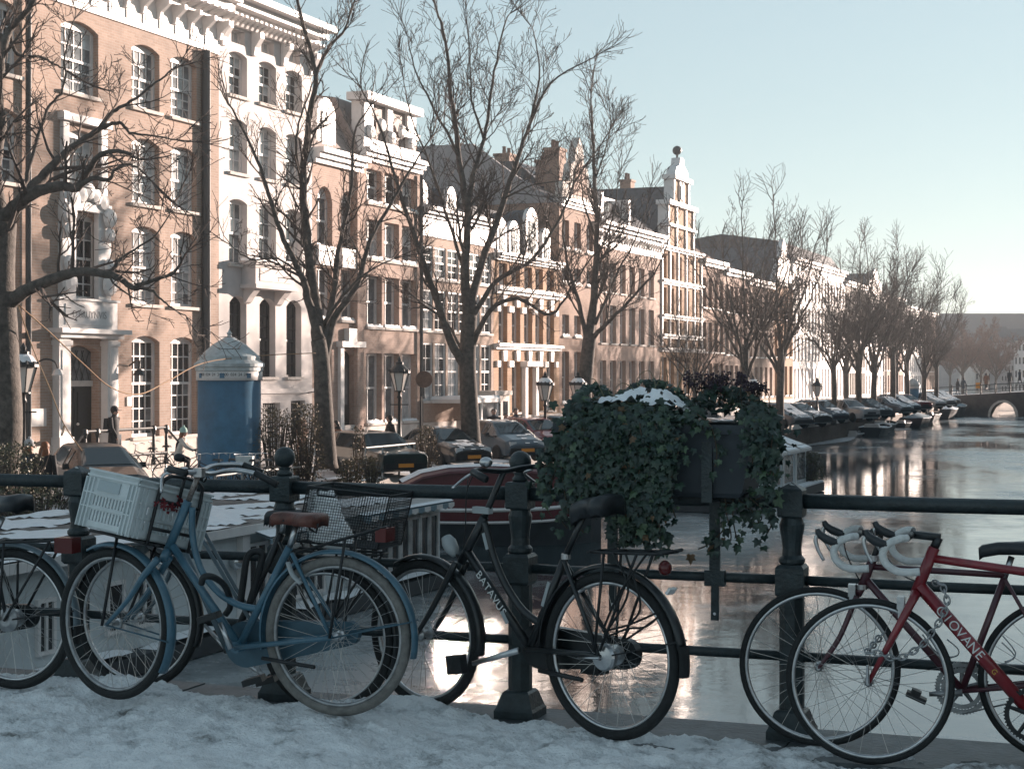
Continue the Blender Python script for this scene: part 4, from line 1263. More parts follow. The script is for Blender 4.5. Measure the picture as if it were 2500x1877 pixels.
for i, (P_, r0, r1) in enumerate(L):
    P, rr = T.limb(pts_at(P_, Y), r0 * (1.32 if r0 > .09 else 1.0), r1 * 0.8, 8, True, 0.02)
    T.dress(P, rr, 0.15, 0.42, 2.1, 2, 0.45, 0.75)
T.finish('elm_tree', 'bare tree with one straight leader in front of the wide corniced house', tuple(at(1258 * D, 930 * D, Y)))

# two patterns for the rest, built once
def generic_tree(seed, h, rt, rmin, spread=0.5, limbs=7, step=0.55, twl=1.7):
    T = Tree(seed, rmin)
    r = T.r
    fork = h * r.uniform(0.26, 0.34)
    T.limb([Vector((0, 0, -0.2)), Vector((0.05, 0.03, fork * 0.5)), Vector((0, 0.05, fork)), Vector((0.05, 0, fork * 1.25))], rt, rt * 0.75, 10)
    for i in range(limbs):
        a = 2 * PI * i / limbs + r.uniform(-.3, .3)
        z0 = fork * r.uniform(0.85, 1.35)
        top = h * r.uniform(0.62, 0.90)
        out = h * spread * r.uniform(0.5, 0.8)
        if i == 0: top, out = h * 0.93, h * 0.05
        c, s = math.cos(a), math.sin(a)
        P, rr = T.limb([Vector((0, 0, z0 * 0.92)), Vector((c * out * 0.35, s * out * 0.35, z0 + (top - z0) * 0.3)), Vector((c * out * 0.72, s * out * 0.72, z0 + (top - z0) * 0.65)), Vector((c * out, s * out, top))], rt * 0.5, rt * 0.1, 6, True, 0.03)
        T.dress(P, rr, 0.15, step, twl, 2, 0.4, 0.8)
    return T
def far_tree(px, proto_tree, label, Y, u, v_top, rz, proto_h, v_base=None, twig='twig'):
    base = Vector((gu(u, Y), Y, STREET))
    ht = (EYE - (v_top - HZ) / F * Y) - STREET
    return base, ht / proto_h
protos = []
for sd, lb in ((5, 7), (9, 8), (14, 7)):
    T = generic_tree(sd, 10.0, 0.2, 0.0075, 0.38, lb, 0.38, 1.9)
    o = T.finish('elm_tree', 'x', (0, 0, 0)); protos.append(o)
T = generic_tree(17, 10.0, 0.2, 0.02, 0.6, 14, 0.27, 1.5)
o = T.finish('elm_tree', 'x', (0, 0, 0), 'reddish trees by the far bridge', 'twig_red'); protos.append(o)
spots = [   # u, v of the top, distance, pattern, label
 (1697, 700, 64, 0, 'thin short bare tree in front of the ball gable house'),
 (1822, 470, 68, 1, 'bare tree with a broad crown rising above the tiled house'),
 (1905, 455, 74, 2, 'bare tree with a thick dark trunk before the bell gable house'),
 (2035, 640, 86, 0, 'bare tree in front of the white strip-window building, nearer half'),
 (2098, 575, 92, 1, 'bare tree just left of the tall lamp mast by the far parked cars'),
 (2135, 570, 97, 2, 'tall bare tree right behind the moored boat with the mast'),
 (2178, 585, 103, 0, 'bare tree next to the far blue kiosk, on its left'),
 (2215, 640, 108, 1, 'bare tree directly behind the far blue kiosk'),
 (2258, 660, 113, 2, 'bare tree right of the far blue kiosk, nearest to it'),
 (2285, 690, 118, 0, 'last bare tree of the row before the far bridge'),
 (2065, 620, 112, 2, 'bare tree close to the facade behind the parked cars, far off'),
 (2190, 650, 128, 1, 'small looking bare tree at the far end beside the pale house'),
 (2350, 775, 175, 3, 'reddish rounded bare tree beyond the left end of the far bridge'),
 (2395, 785, 185, 3, 'reddish rounded bare tree beyond the middle of the far bridge'),
 (2432, 800, 180, 3, 'reddish bare tree beyond the bridge arch, rightmost of the reddish trees'),
 (2320, 800, 200, 3, 'farthest reddish bare tree, half hidden at the left of its row'),
]
seen = set()
for i, (u, vt, Y, k, lab) in enumerate(spots):
    Y *= 1.29
    o = protos[k] if k not in seen else copy_tree(protos[k])
    seen.add(k)
    ht = (EYE - (vt - HZ) / F * Y) - STREET
    s = ht / 10.0
    o.location = (gu(u, Y), Y, STREET)
    o.scale = (s * 0.95, s * 0.95, s)
    o.rotation_euler = (0, 0, i * 1.9)
    o['label'] = lab
# ---------------------------------------------------------------- far end: bridge, reddish roofs, church, shaded houses
YB = 180.0
pb = Vector((gu(2325, YB), YB, 0)); sb, tb_ = st(pb)
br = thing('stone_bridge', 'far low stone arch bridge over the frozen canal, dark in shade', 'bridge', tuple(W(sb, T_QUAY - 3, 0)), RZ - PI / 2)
# local x runs across the canal, local y along it
b = MB()
def deck_z(x):
    return -0.95 + 1.25 * math.sin(min(1, max(0, x / 30)) * PI / 2)
ac, ahw, az = 7.4, 1.3, 1.45
xs_ = [0, 2, 4, 5.5] + [ac - ahw + 2 * ahw * k / 10 for k in range(11)] + [10, 13, 15, 18, 22, 26, 31]
for y in (0.0, 7.0):
    for i in range(len(xs_) - 1):
        x0, x1 = xs_[i], xs_[i + 1]
        def zb(x):
            return WATER - 0.3 if abs(x - ac) >= ahw - 1e-6 and not (abs((x0 + x1) / 2 - ac) < ahw) else WATER + az * math.sqrt(max(0, 1 - ((x - ac) / ahw) ** 2))
        b.face([(x0, y, zb(x0)), (x1, y, zb(x1)), (x1, y, deck_z(x1)), (x0, y, deck_z(x0))])
for i in range(len(xs_) - 1):
    x0, x1 = xs_[i], xs_[i + 1]
    b.face([(x0, 0, deck_z(x0)), (x1, 0, deck_z(x1)), (x1, 7, deck_z(x1)), (x0, 7, deck_z(x0))])
for k in range(10):
    xa, xb = ac - ahw + 2 * ahw * k / 10, ac - ahw + 2 * ahw * (k + 1) / 10
    za, zb_ = [WATER + az * math.sqrt(max(0, 1 - ((x - ac) / ahw) ** 2)) for x in (xa, xb)]
    b.face([(xa, 0, za), (xa, 7, za), (xb, 7, zb_), (xb, 0, zb_)])
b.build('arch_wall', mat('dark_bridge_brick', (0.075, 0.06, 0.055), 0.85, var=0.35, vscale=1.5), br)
b = MB()
for k in range(10):
    a0, a1 = PI * k / 10, PI * (k + 1) / 10
    P = [(ac + ahw * math.cos(a0), WATER + az * math.sin(a0)), (ac + ahw * math.cos(a1), WATER + az * math.sin(a1)), (ac + (ahw + .25) * math.cos(a1), WATER + (az + .25) * math.sin(a1)), (ac + (ahw + .25) * math.cos(a0), WATER + (az + .25) * math.sin(a0))]
    b.prism(P, -0.08, -0.01, axis='y')
b.build('arch_ring', M_['stone'], br)
b = MB()
for i in range(len(xs_) - 1):
    x0, x1 = xs_[i], xs_[i + 1]
    b.tube([(x0, 0.1, deck_z(x0) + 0.95), (x1, 0.1, deck_z(x1) + 0.95)], 0.05, 5); b.tube([(x0, 0.1, deck_z(x0) + 0.5), (x1, 0.1, deck_z(x1) + 0.5)], 0.035, 4)
b.build('rail', M_['iron'], br)
me = None
b = MB(); b.box((0, 0, 0.5), (0.12, 0.12, 1.0)); b.sphere((0, 0, 1.08), 0.1, 8, 6); me = b.mesh('post', M_['iron'])
for i in range(20):
    x = 0.6 + i * 1.5
    inst('post', me, br, (x, 0.1, deck_z(x)))
b = MB()
for i in range(len(xs_) - 1):
    x0, x1 = xs_[i], xs_[i + 1]
    b.face([(x0, 0.25, deck_z(x0) + 0.03), (x1, 0.25, deck_z(x1) + 0.03), (x1, 0.9, deck_z(x1) + 0.06), (x0, 0.9, deck_z(x0) + 0.06)])
b.build('snow', M_['snow'], br)['kind'] = 'stuff'

# houses in shade far behind the bridge and the long dark church roof
def far_house(name, label, u0, u1, v_top, Y, m, cols, rows, roof=None, rise=0.0, dep=9):
    x0, x1 = gu(u0, Y), gu(u1, Y)
    zt = EYE - (v_top - HZ) / F * Y
    o = thing(name, label, 'house' if 'house' in name else 'church', (x0, Y, STREET), 0.0, 'houses beyond the far bridge' if 'house' in name else None)
    w, h = x1 - x0, zt - STREET
    b = MB(); b.b2((0, 0, 0), (w, dep, h)); b.build('wall', M_[m], o)
    if cols:
        q = MB(); pw = w / cols * 0.52; ph = (h / rows) * 0.55
        q.box((0, 0, 0), (pw, 0.05, ph)); me = q.mesh('window', M_['white']); g = MB(); g.box((0, -0.03, 0), (pw * 0.82, 0.02, ph * 0.9)); gm = g.mesh('pane', M_['glass_dark'])
        for i in range(cols):
            for j in range(rows):
                wi = inst('window', me, o, (w * (i + 0.5) / cols, -0.027, h * (j + 0.5) / rows)); inst('pane', gm, wi)
    if roof:
        b = MB(); b.prism([(-0.3, h + 0.003), (dep, h + 0.003), (dep / 2, h + rise)], -0.1, w + 0.1, axis='x'); b.build('roof', M_[roof], o)
    return o
far_house('shaded_house', 'white house in shade at the right picture edge, far behind the bridge', 2476, 2530, 832, 262, 'white', 6, 4, 'slate', 2.0)
far_house('shaded_house', 'grey narrow house in shade left of the white one, far behind the bridge', 2443, 2475.5, 836, 262, 'grey_plaster', 4, 5, 'slate', 2.6)
far_house('shaded_house', 'dull house half hidden by the reddish trees beyond the bridge', 2380, 2442, 850, 268, 'stone', 6, 4, 'slate', 2.5)
c = far_house('church', 'church with a very long dark grey roof above the far end of the canal', 2290, 2700, 826, 330, 'grey_plaster', 0, 0, 'slate', 5.2, 18)
b = MB(); ww = gu(2540, 330) - gu(2462, 330); x_ = gu(2470, 330) - gu(2290, 330)
b.prism([(x_, 7.5), (x_ + 8, 7.5), (x_ + 8, 17)], -1.0, 6, axis='y'); b.build('transept', M_['brick_b'], c)
b = MB(); b.lathe([(0.5, 13.6), (0.4, 14.4), (0.0, 15.2)], 8, (15, 9, 0)); b.build('roof_turret', M_['slate'], c)
# ---------------------------------------------------------------- kiosks (round advertising columns)
M_['kiosk_blue'] = mat('blue_kiosk_paint', (0.040, 0.135, 0.225), 0.5, var=0.22, vscale=2.2, bump=0.06, bscale=9, detail=8)
M_['kiosk_cap'] = mat('grey_blue_metal', (0.42, 0.46, 0.47), 0.5, var=0.2, vscale=5)
M_['black'] = mat('black_paint', (0.009, 0.011, 0.013), 0.5)
def kiosk(name, label, u, Y, r, ztop, group=None):
    o = thing(name, label, 'advertising column', (gu(u, Y), Y, STREET), 0, group)
    H = ztop - STREET; k = r / 0.93
    hb = H - 1.42 * k
    b = MB(); b.lathe([(r * 0.96, 0), (r * 0.96, 0.12), (r * 0.93, 0.14), (r * 0.93, hb)], 40); b.build('cylinder_body', M_['kiosk_blue'], o, True)
    b = MB(); b.lathe([(r * 0.945, hb - 0.002), (r * 0.975, hb + 0.01), (r * 0.975, hb + 0.25 * k), (r * 0.95, hb + 0.26 * k)], 40); bd = b.build('band', M_['white'], o, True)
    b = MB(); b.lathe([(r, hb + 0.262 * k), (r, hb + 0.36 * k), (r * 1.04, hb + 0.38 * k), (r * 1.04, hb + 0.46 * k), (r * 0.98, hb + 0.50 * k), (r * 0.9, hb + 0.56 * k), (r * 0.9, hb + 0.66 * k), (r * 0.84, hb + 0.70 * k), (r * 0.5, hb + 0.98 * k), (r * 0.12, hb + 1.2 * k), (0, hb + 1.22 * k)], 40)
    cp = b.build('cap', M_['kiosk_cap'], o, False)
    b = MB(); b.lathe([(0.09 * k, hb + 1.19 * k), (0.05 * k, hb + 1.25 * k), (0.08 * k, hb + 1.3 * k), (0.03 * k, hb + 1.36 * k), (0.0, hb + 1.44 * k)], 10); b.build('finial', M_['kiosk_cap'], cp)
    return o, bd, hb, k
o, bd, hb, k = kiosk('advertising_column', 'big round blue advertising column with pointed grey cap, behind the white crate', 560, 46.5, 0.93, EYE + 108 / F * 46.5)
for j, (t_, a) in enumerate((('0800 024 24 24', -118), ('0800 024 24 24', -72))):
    an = math.radians(a)
    for q, ch in enumerate(t_):
        aa = an + (q - 6.5) * 0.058
        rr_ = 0.93 * 0.975 + 0.004
        if ch != ' ':
            text_obj('lettering', ch, 0.115, M_['black'], bd, Matrix.Translation((rr_ * math.cos(aa), rr_ * math.sin(aa), hb + 0.16)) @ Matrix.Rotation(aa + PI / 2, 4, 'Z') @ Matrix.Rotation(PI / 2, 4, 'X'), 0.001)
for a in (-140, -93, -45):
    an = math.radians(a); rr_ = 0.93 * 0.975
    b = MB(); b.box((0, 0, 0), (0.13, 0.012, 0.13)); q = b.build('emblem', M_['kiosk_blue'], bd); q.location = (rr_ * math.cos(an), rr_ * math.sin(an), hb + 0.13); q.rotation_euler = (0, 0, an + PI / 2)
kiosk('advertising_column', 'far blue advertising column standing among the trees near the end of the quay', 2228, 150, 0.68, EYE - (920 - HZ) / F * 150)

# ---------------------------------------------------------------- street lamps: crown lantern on a black post
M_['lamp_glass'] = mat('frosted_lamp_glass', (0.62, 0.58, 0.54), 0.25)
def lamp(label, u, Y, v_top, snow=False, arm=0):
    zt = EYE - (v_top - HZ) / F * Y
    o = thing('street_lamp', label, 'street lamp', (gu(u, Y), Y, STREET), 0, 'crown lantern street lamps')
    H = zt - STREET
    hl = H - 1.15
    b = MB(); b.lathe([(0.16, 0), (0.16, 0.35), (0.12, 0.4), (0.12, 0.9), (0.08, 1.0), (0.06, 1.4), (0.05, hl - 0.25), (0.09, hl - 0.22), (0.06, hl - 0.15), (0.05, hl)], 12); b.tube([(-0.3, 0, hl - 0.45), (0.3, 0, hl - 0.45)], 0.02, 6); b.build('post', M_['iron'], o, True)
    b = MB(); b.lathe([(0.14, hl), (0.30, hl + 0.58)], 6); ln = b.build('lantern', M_['lamp_glass'], o)
    b = MB()
    for i in range(6):
        a = 2 * PI * i / 6
        b.tube([(0.145 * math.cos(a), 0.145 * math.sin(a), hl), (0.31 * math.cos(a), 0.31 * math.sin(a), hl + 0.58)], 0.014, 4)
    b.lathe([(0.36, hl + 0.58), (0.36, hl + 0.64), (0.26, hl + 0.74), (0.13, hl + 0.86), (0.13, hl + 0.93), (0.06, hl + 0.97), (0.07, hl + 1.03), (0.0, hl + 1.15)], 12)
    for i in range(12):
        a = 2 * PI * i / 12
        b.lathe([(0.035, 0), (0.02, 0.06), (0, 0.08)], 5, (0.34 * math.cos(a), 0.34 * math.sin(a), hl + 0.64))
    b.lathe([(0.17, hl - 0.03), (0.17, hl + 0.005)], 12)
    b.build('lantern_frame', M_['iron'], ln)
    if snow:
        b = MB(); b.lathe([(0.31, hl + 0.69), (0.22, hl + 0.82), (0.14, hl + 0.87)], 10); q = b.build('snow', M_['snow'], ln); q['kind'] = 'stuff'
    return o
lamp('street lamp with crowned lantern standing between the old estate car and the dark snow-flecked car', 975, 55, 868)
lamp('street lamp whose lantern hangs beside the big leaning tree at the left edge', 57, 38.5, 835, True)
lamp('street lamp in front of the orange house, its post behind the ivy', 1331, 66, 905, True)
lamp('street lamp just left of the straight-leader tree, lantern frosted white', 1411, 68.5, 906, True)
lamp('street lamp seen right above the ivy and flowers, among the far trunks', 1838, 90, 913, True)
lamp('far street lamp standing near the moored boat with the mast', 1995, 104, 920)

# tall plain masts
def mast(label, u, Y, v_top, r=0.06, cat='pole'):
    o = thing('lamp_mast', label, cat, (gu(u, Y), Y, STREET), 0)
    b = MB(); b.tube([(0, 0, 0), (0, 0, EYE - (v_top - HZ) / F * Y - STREET)], [r, r * 0.7], 7); b.build('pole', M_['iron'], o)
    return o
o = mast('thin grey sign pole in front of the snowy shop front', 1028, 55, 968, 0.05)
b = MB(); b.lathe([(0.0, 0), (0.28, 0.0), (0.28, 0.03), (0.0, 0.03)], 14, (0.1, -0.06, 3.0), Matrix(((1, 0, 0), (0, 0, -1), (0, 1, 0)))); b.build('round_sign', M_['tile_red'], o)
o = mast('tall thin light mast among the parked cars on the far quay', 2163, 128, 690, 0.07)

# ---------------------------------------------------------------- cars
M_['tyre'] = mat('tyre_rubber', (0.018, 0.019, 0.02), 0.8, bump=0.3, bscale=90)
M_['chrome'] = mat('bright_metal', (0.55, 0.56, 0.57), 0.25, 1.0)
M_['car_glass'] = mat('car_glass', (0.03, 0.04, 0.045), 0.04, spec=0.8)
M_['headlight'] = mat('headlight_glass', (0.55, 0.57, 0.58), 0.1, spec=0.8)
M_['plate'] = mat('orange_plate', (0.75, 0.28, 0.04), 0.5)
M_['taillight'] = mat('red_lamp_plastic', (0.085, 0.008, 0.008), 0.25)
def car_paint(name, c): return mat(name, c, 0.28, 0.25, var=0.12, vscale=3, coat=0.6)
PAINT = {'black': car_paint('black_car_paint', (0.018, 0.022, 0.024)), 'blue': car_paint('blue_grey_car_paint', (0.055, 0.085, 0.11)), 'red': car_paint('dark_red_car_paint', (0.17, 0.022, 0.026)),
         'green': car_paint('dark_green_car_paint', (0.02, 0.035, 0.034)), 'grey': car_paint('grey_car_paint', (0.14, 0.15, 0.16)), 'silver': car_paint('silver_car_paint', (0.32, 0.33, 0.34)), 'gold': car_paint('brown_grey_car_paint', (0.10, 0.085, 0.07))}
STYLE = {  # length stations: x, half width low, z low, half width belt, z belt, half width top, z top
    'estate': dict(L=4.7, st=[(-2.35, .78, .45, .80, .80, .76, .86), (-2.28, .82, .25, .84, .92, .62, 1.40), (-1.6, .83, .22, .86, .93, .63, 1.45), (0.1, .83, .22, .86, .92, .63, 1.45), (0.45, .83, .22, .86, .92, .62, 1.42), (1.1, .83, .22, .85, .90, .78, .96), (2.1, .81, .25, .82, .84, .74, .88), (2.35, .76, .35, .78, .70, .72, .82)], cabin=(1, 5)),
    'hatch': dict(L=3.9, st=[(-1.95, .76, .45, .80, .78, .72, .90), (-1.75, .80, .25, .84, .95, .58, 1.32), (-1.2, .82, .22, .86, .96, .60, 1.47), (0.0, .82, .22, .86, .94, .60, 1.47), (0.3, .82, .22, .86, .93, .58, 1.42), (1.15, .82, .22, .84, .88, .72, .98), (1.75, .80, .25, .80, .74, .66, .82), (1.98, .70, .35, .72, .58, .60, .66)], cabin=(1, 5)),
    'sedan': dict(L=4.5, st=[(-2.25, .78, .42, .82, .82, .76, .92), (-1.5, .82, .23, .85, .92, .72, 1.02), (-0.95, .83, .22, .86, .93, .60, 1.38), (0.05, .83, .22, .86, .92, .61, 1.42), (0.35, .83, .22, .86, .91, .59, 1.38), (1.15, .83, .22, .85, .87, .76, .96), (2.0, .80, .25, .82, .74, .70, .82), (2.26, .72, .33, .74, .58, .64, .68)], cabin=(1, 5)),
}
def ring(s):
    x, wl, zl, wb, zb, wt, zt = s
    zm = zl + (zb - zl) * 0.55
    return [Vector((x, -wl, zl)), Vector((x, -wb - 0.01, zm)), Vector((x, -wb, zb)), Vector((x, -wt, zt - 0.04)), Vector((x, -wt * 0.75, zt)), Vector((x, wt * 0.75, zt)), Vector((x, wt, zt - 0.04)), Vector((x, wb, zb)), Vector((x, wb + 0.01, zm)), Vector((x, wl, zl))]
def inset_quad(q, f=0.88, off=0.008, fz=None):
    c = sum(q, Vector()) / 4
    n = (q[1] - q[0]).cross(q[3] - q[0]).normalized()
    return [c + (p - c) * f + n * off for p in q]
_carc = {}
def car_meshes(style):
    if style in _carc: return _carc[style]
    S_ = STYLE[style]; st_ = S_['st']; rs = [ring(s) for s in st_]
    b = MB()
    n = len(rs[0])
    for r_ in rs: b.v.extend([tuple(p) for p in r_])
    for i in range(len(rs) - 1):
        for k in range(n):
            a = i * n + k; c = i * n + (k + 1) % n
            b.f.append((a, c, c + n, a + n)); b.m.append(0)
    b.f.append(tuple(range(n))[::-1]); b.m.append(0)
    b.f.append(tuple((len(rs) - 1) * n + k for k in range(n))); b.m.append(0)
    out = {'body': b}
    c0, c1 = S_['cabin']
    W_ = []
    for i in range(c0, c1):
        for sd in (0, 1):
            a, c = (2, 3) if sd == 0 else (7, 6)
            q = [rs[i][a], rs[i + 1][a], rs[i + 1][c], rs[i][c]]
            if sd == 1: q = [rs[i + 1][a], rs[i][a], rs[i][c], rs[i + 1][c]]
            if abs(q[2].z - q[1].z) < 0.15 and abs(q[3].z - q[0].z) < 0.15: continue
            W_.append(inset_quad(q, 0.84, 0.012))
    def screen(ia, ib, sgn):
        lo, hi = rs[ia], rs[ib]
        n = (Vector(lo[6]) - lo[3]).cross(Vector(hi[3]) - lo[3]).normalized() * 0.012 * sgn
        g = lambda k, f: lo[k].lerp(hi[k], f) + n
        row = lambda f: [g(3, f).lerp(g(4, f), 0.35), g(4, f), g(5, f), g(6, f).lerp(g(5, f), 0.35)]
        a_, b_ = row(0.10), row(0.90)
        return [[a_[k], a_[k + 1], b_[k + 1], b_[k]] for k in range(3)]
    out['windscreen'] = screen(c1, c1 - 1, 1)
    out['rear'] = screen(c0, c0 + 1, -1) if style == 'sedan' else screen(0, 1, -1)
    out['side'] = W_
    out['rings'] = rs
    b2 = MB(); b2.lathe([(0.19, -0.09), (0.30, -0.10), (0.315, -0.05), (0.315, 0.06), (0.29, 0.10), (0.19, 0.09)], 20, (0, 0, 0), Matrix(((1, 0, 0), (0, 0, -1), (0, 1, 0))))
    out['tyre'] = b2.mesh('tyre', M_['tyre'], True)
    b3 = MB(); b3.lathe([(0.2, -0.085), (0.2, 0.085)], 16, (0, 0, 0), Matrix(((1, 0, 0), (0, 0, -1), (0, 1, 0))))
    out['rim'] = b3.mesh('rim', M_['chrome'], True)
    body = MB(); body.v, body.f, body.m = b.v, b.f, b.m
    out['mesh'] = {}
    out['glass'] = {}
    _carc[style] = out
    return out
def car(label, style, paint, u, Y, head_deg, snow=0.0, sc=1.0, plate=True, group='cars parked along the quay', scar='car'):
    C = car_meshes(style)
    o = thing('parked_car', label, 'car', (gu(u, Y), Y, STREET), math.radians(head_deg), group)
    o.scale = (sc, sc, sc)
    if paint not in C['mesh']: C['mesh'][paint] = C['body'].mesh('body', PAINT[paint], False)
    bd = inst('body', C['mesh'][paint], o)
    md = bd.modifiers.new('bevel', 'BEVEL'); md.width = 0.07; md.segments = 3; md.limit_method = 'ANGLE'; md.angle_limit = math.radians(25)
    if not C['glass']:
        for k in ('windscreen', 'rear'):
            b = MB(); [b.face(q) for q in C[k]]; C['glass'][k] = b.mesh(k, M_['car_glass'])
        C['glass']['side'] = []
        for q in C['side']:
            b = MB(); b.face(q); C['glass']['side'].append(b.mesh('window', M_['car_glass']))
    inst('windscreen', C['glass']['windscreen'], o); inst('rear_window', C['glass']['rear'], o)
    for me in C['glass']['side']: inst('window', me, o)
    L = STYLE[style]['L']
    for (x, y) in ((L * 0.30, 0.76), (L * 0.30, -0.76), (-L * 0.29, 0.76), (-L * 0.29, -0.76)):
        w = inst('wheel', C['rim'], o, (x, y * 1.03, 0.32)); inst('tyre', C['tyre'], w)
    xf = L / 2 - 0.06
    for y in (-0.56, 0.56):
        b = MB(); b.box((0, 0, 0), (0.14, 0.30, 0.17), taper=0.8); h_ = b.build('headlight', M_['headlight'], o); h_.location = (xf - 0.01, y, 0.68 if style != 'hatch' else 0.66)
        b = MB(); b.box((0, 0, 0), (0.08, 0.24, 0.16)); h_ = b.build('taillight', M_['taillight'], o); h_.location = (-L / 2 + 0.03, y * 1.1, 0.75)
    b = MB(); b.box((xf + 0.05, 0, 0.42), (0.10, 1.45, 0.20), taper=0.95); b.build('bumper', M_['black'], o)
    b = MB(); b.box((xf + 0.02, 0, 0.60), (0.10, 0.75, 0.13)); b.build('grille', M_['iron'], o)
    if plate: b = MB(); b.box((xf + 0.11, 0, 0.45), (0.02, 0.52, 0.12)); b.build('number_plate', M_['plate'], o)
    for y in (-0.93, 0.93):
        b = MB(); b.box((L * 0.15, y, 0.98), (0.12, 0.16, 0.13), taper=0.8); b.build('mirror', M_['black'], o)
    if snow > 0:
        rs = C['rings']
        b = MB()
        rng = random.Random(label)
        for i in range(len(rs) - 1):
            if i in (4,) and snow < 0.9: continue
            A, B_, Cc, D_ = rs[i][4], rs[i + 1][4], rs[i + 1][5], rs[i][5]
            N = 5
            for p_ in range(N):
                for q_ in range(N):
                    if rng.random() > snow: continue
                    pt = lambda a, c: (A.lerp(B_, a)).lerp(D_.lerp(Cc, a), c) + Vector((0, 0, 0.02 + 0.02 * rng.random()))
                    b.face([pt(p_ / N, q_ / N), pt((p_ + 1) / N, q_ / N), pt((p_ + 1) / N, (q_ + 1) / N), pt(p_ / N, (q_ + 1) / N)])
        q = b.build('snow', M_['snow'], o); q['kind'] = 'stuff'
    return o
car('dark car at the left behind the white crate, windscreen towards us', 'hatch', 'black', 240, 41.0, -62, 0.0, 1.0, False)
car('old dark green boxy estate car with orange number plate in front of the forked tree', 'estate', 'green', 918, 52.6, -62, 0.0, 0.95)
car('dark car with snow on its bonnet, between the estate car and the blue-grey hatchback', 'sedan', 'black', 1078, 57.6, -58, 0.42, 0.96)
car('blue-grey hatchback parked beside the trunk of the tallest tree', 'hatch', 'blue', 1226, 62.0, -62, 0.10, 1.0)
car('dark red hatchback whose nose disappears behind the ivy', 'hatch', 'red', 1303, 65.6, -60, 0.06, 1.0)
car('dark blue-grey car directly behind the dark red hatchback', 'sedan', 'blue', 1362, 71.5, -44, 0.2, 1.0)
far_c = [(1905, 98, 'grey', .9, 'snow covered grey car right of the ivy, first of the far parked row'),
 (1945, 101, 'black', .6, 'black snowy car, second of the far row right of the ivy'),
 (2000, 108, 'blue', .8, 'blue-grey snow-topped car standing left of a slim trunk on the far quay'),
 (2065, 112, 'silver', .7, 'silver car with a lit front behind the slim trunk on the far quay'),
 (2112, 119, 'black', .3, 'black car just left of the moored boat mast'),
 (2160, 127, 'grey', .9, 'snow covered grey car just right of the moored boat mast'),
 (2188, 134, 'blue', .9, 'snow covered blue car second right of the moored boat mast'),
 (2207, 139, 'red', .7, 'reddish snowy car touching the far blue column on its left'),
 (2256, 150, 'silver', .9, 'silver snowy car immediately right of the far blue column'),
 (2276, 156, 'grey', .95, 'grey car under thick snow, second right of the far blue column'),
 (2294, 161, 'black', .9, 'snowy dark car, last of the row before the far bridge'),
 (1700, 86, 'black', .3, 'dark car glimpsed behind the ivy flowers'), (1480, 74, 'silver', .5, 'silver car hidden behind the top of the ivy'), (1570, 79, 'black', .5, 'black car hidden behind the snowy planter top')]
for i, (u, Y, p_, sn, lb) in enumerate(far_c):
    car(lb, ('hatch', 'sedan', 'hatch', 'estate')[i % 4], p_, u, Y, -56, sn, 1.0, False)

# ---------------------------------------------------------------- railings, bollards and steps at the water
M_['galv'] = mat('galvanised_rail', (0.42, 0.42, 0.41), 0.4, 0.6)
def low_rail(label, s0, s1, t, posts, h=0.75, m='galv', zb=STREET, mids=1, name='quay_railing'):
    a, c = W(s0, t, zb), W(s1, t, zb)
    o = thing(name, label, 'railing', tuple(a), RZ)
    L = (c - a).length
    b = MB(); b.tube([(0, 0, h), (L, 0, h)], 0.03, 6); b.build('rail', M_[m], o)
    for k in range(mids):
        b = MB(); b.tube([(0, 0, h * (k + 1) / (mids + 1)), (L, 0, h * (k + 1) / (mids + 1))], 0.022, 6); b.build('rail', M_[m], o)
    b = MB(); b.tube([(0, 0, 0), (0, 0, h)], 0.035, 6); me = b.mesh('post', M_[m])
    for k in range(posts): inst('post', me, o, (L * k / (posts - 1), 0, 0))
    return o
P1 = on_line(760, T_QUAY + 0.2); s1 = st(P1)[0]
low_rail('pale metal railing along the quay edge behind the ball post', s1 - 4, s1 + 1.2, T_QUAY - 0.35, 5, 0.62, mids=1)
P2 = on_line(915, T_QUAY + 0.2); s2 = st(P2)[0]
low_rail('steel handrail of the boat gangway near the old estate car', s2, s2 + 3.4, T_QUAY - 0.1, 4, 1.0, mids=0)
low_rail('low railing with small posts along the snowy far quay edge', 74, 150, T_QUAY - 0.3, 60, 0.42, 'iron', STREET + 0.05, 0)

# stoop railing at the portal house
bx = B1.root.matrix_basis if False else None
def h2w(h, x, y, z):
    k = h.root.scale[0]; p = h.root.rotation_euler.to_matrix() @ Vector((x * k, y * k, z * k))
    return Vector(h.root.location) + p
x0_, x1_ = B1.x(200), B1.x(345)
o = thing('stoop', 'stone stoop with dark iron railing in front of the white portal', 'stoop', tuple(h2w(B1, x0_ - 1.55, -0.7, -0.305)), RZ)
b = MB(); b.b2((-1.6, -1.6, 0), (3.2, 0.75, 0.36)); b.build('landing', M_['stone'], o)
b = MB(); b.b2((-2.0, -1.6, 0), (-1.605, 0.75, 0.18)); b.build('step', M_['stone'], o); b = MB(); b.b2((3.205, -1.6, 0), (3.6, 0.75, 0.18)); b.build('step', M_['stone'], o)
for (a, c) in (((-1.2, 1.5), (3.0, 1.5)), ((-1.2, 0.72), (3.0, 0.72))):
    b = MB(); b.tube([(a[0], -1.5, a[1]), (c[0], -1.5, c[1])], 0.045, 8); b.build('rail', M_['iron'], o)
b = MB(); b.tube([(-2.0, -1.5, 0.85), (-1.2, -1.5, 1.5)], 0.04, 6); b.build('rail', M_['iron'], o); b = MB(); b.tube([(3.0, -1.5, 1.5), (3.8, -1.5, 0.95)], 0.04, 6); b.build('rail', M_['iron'], o)
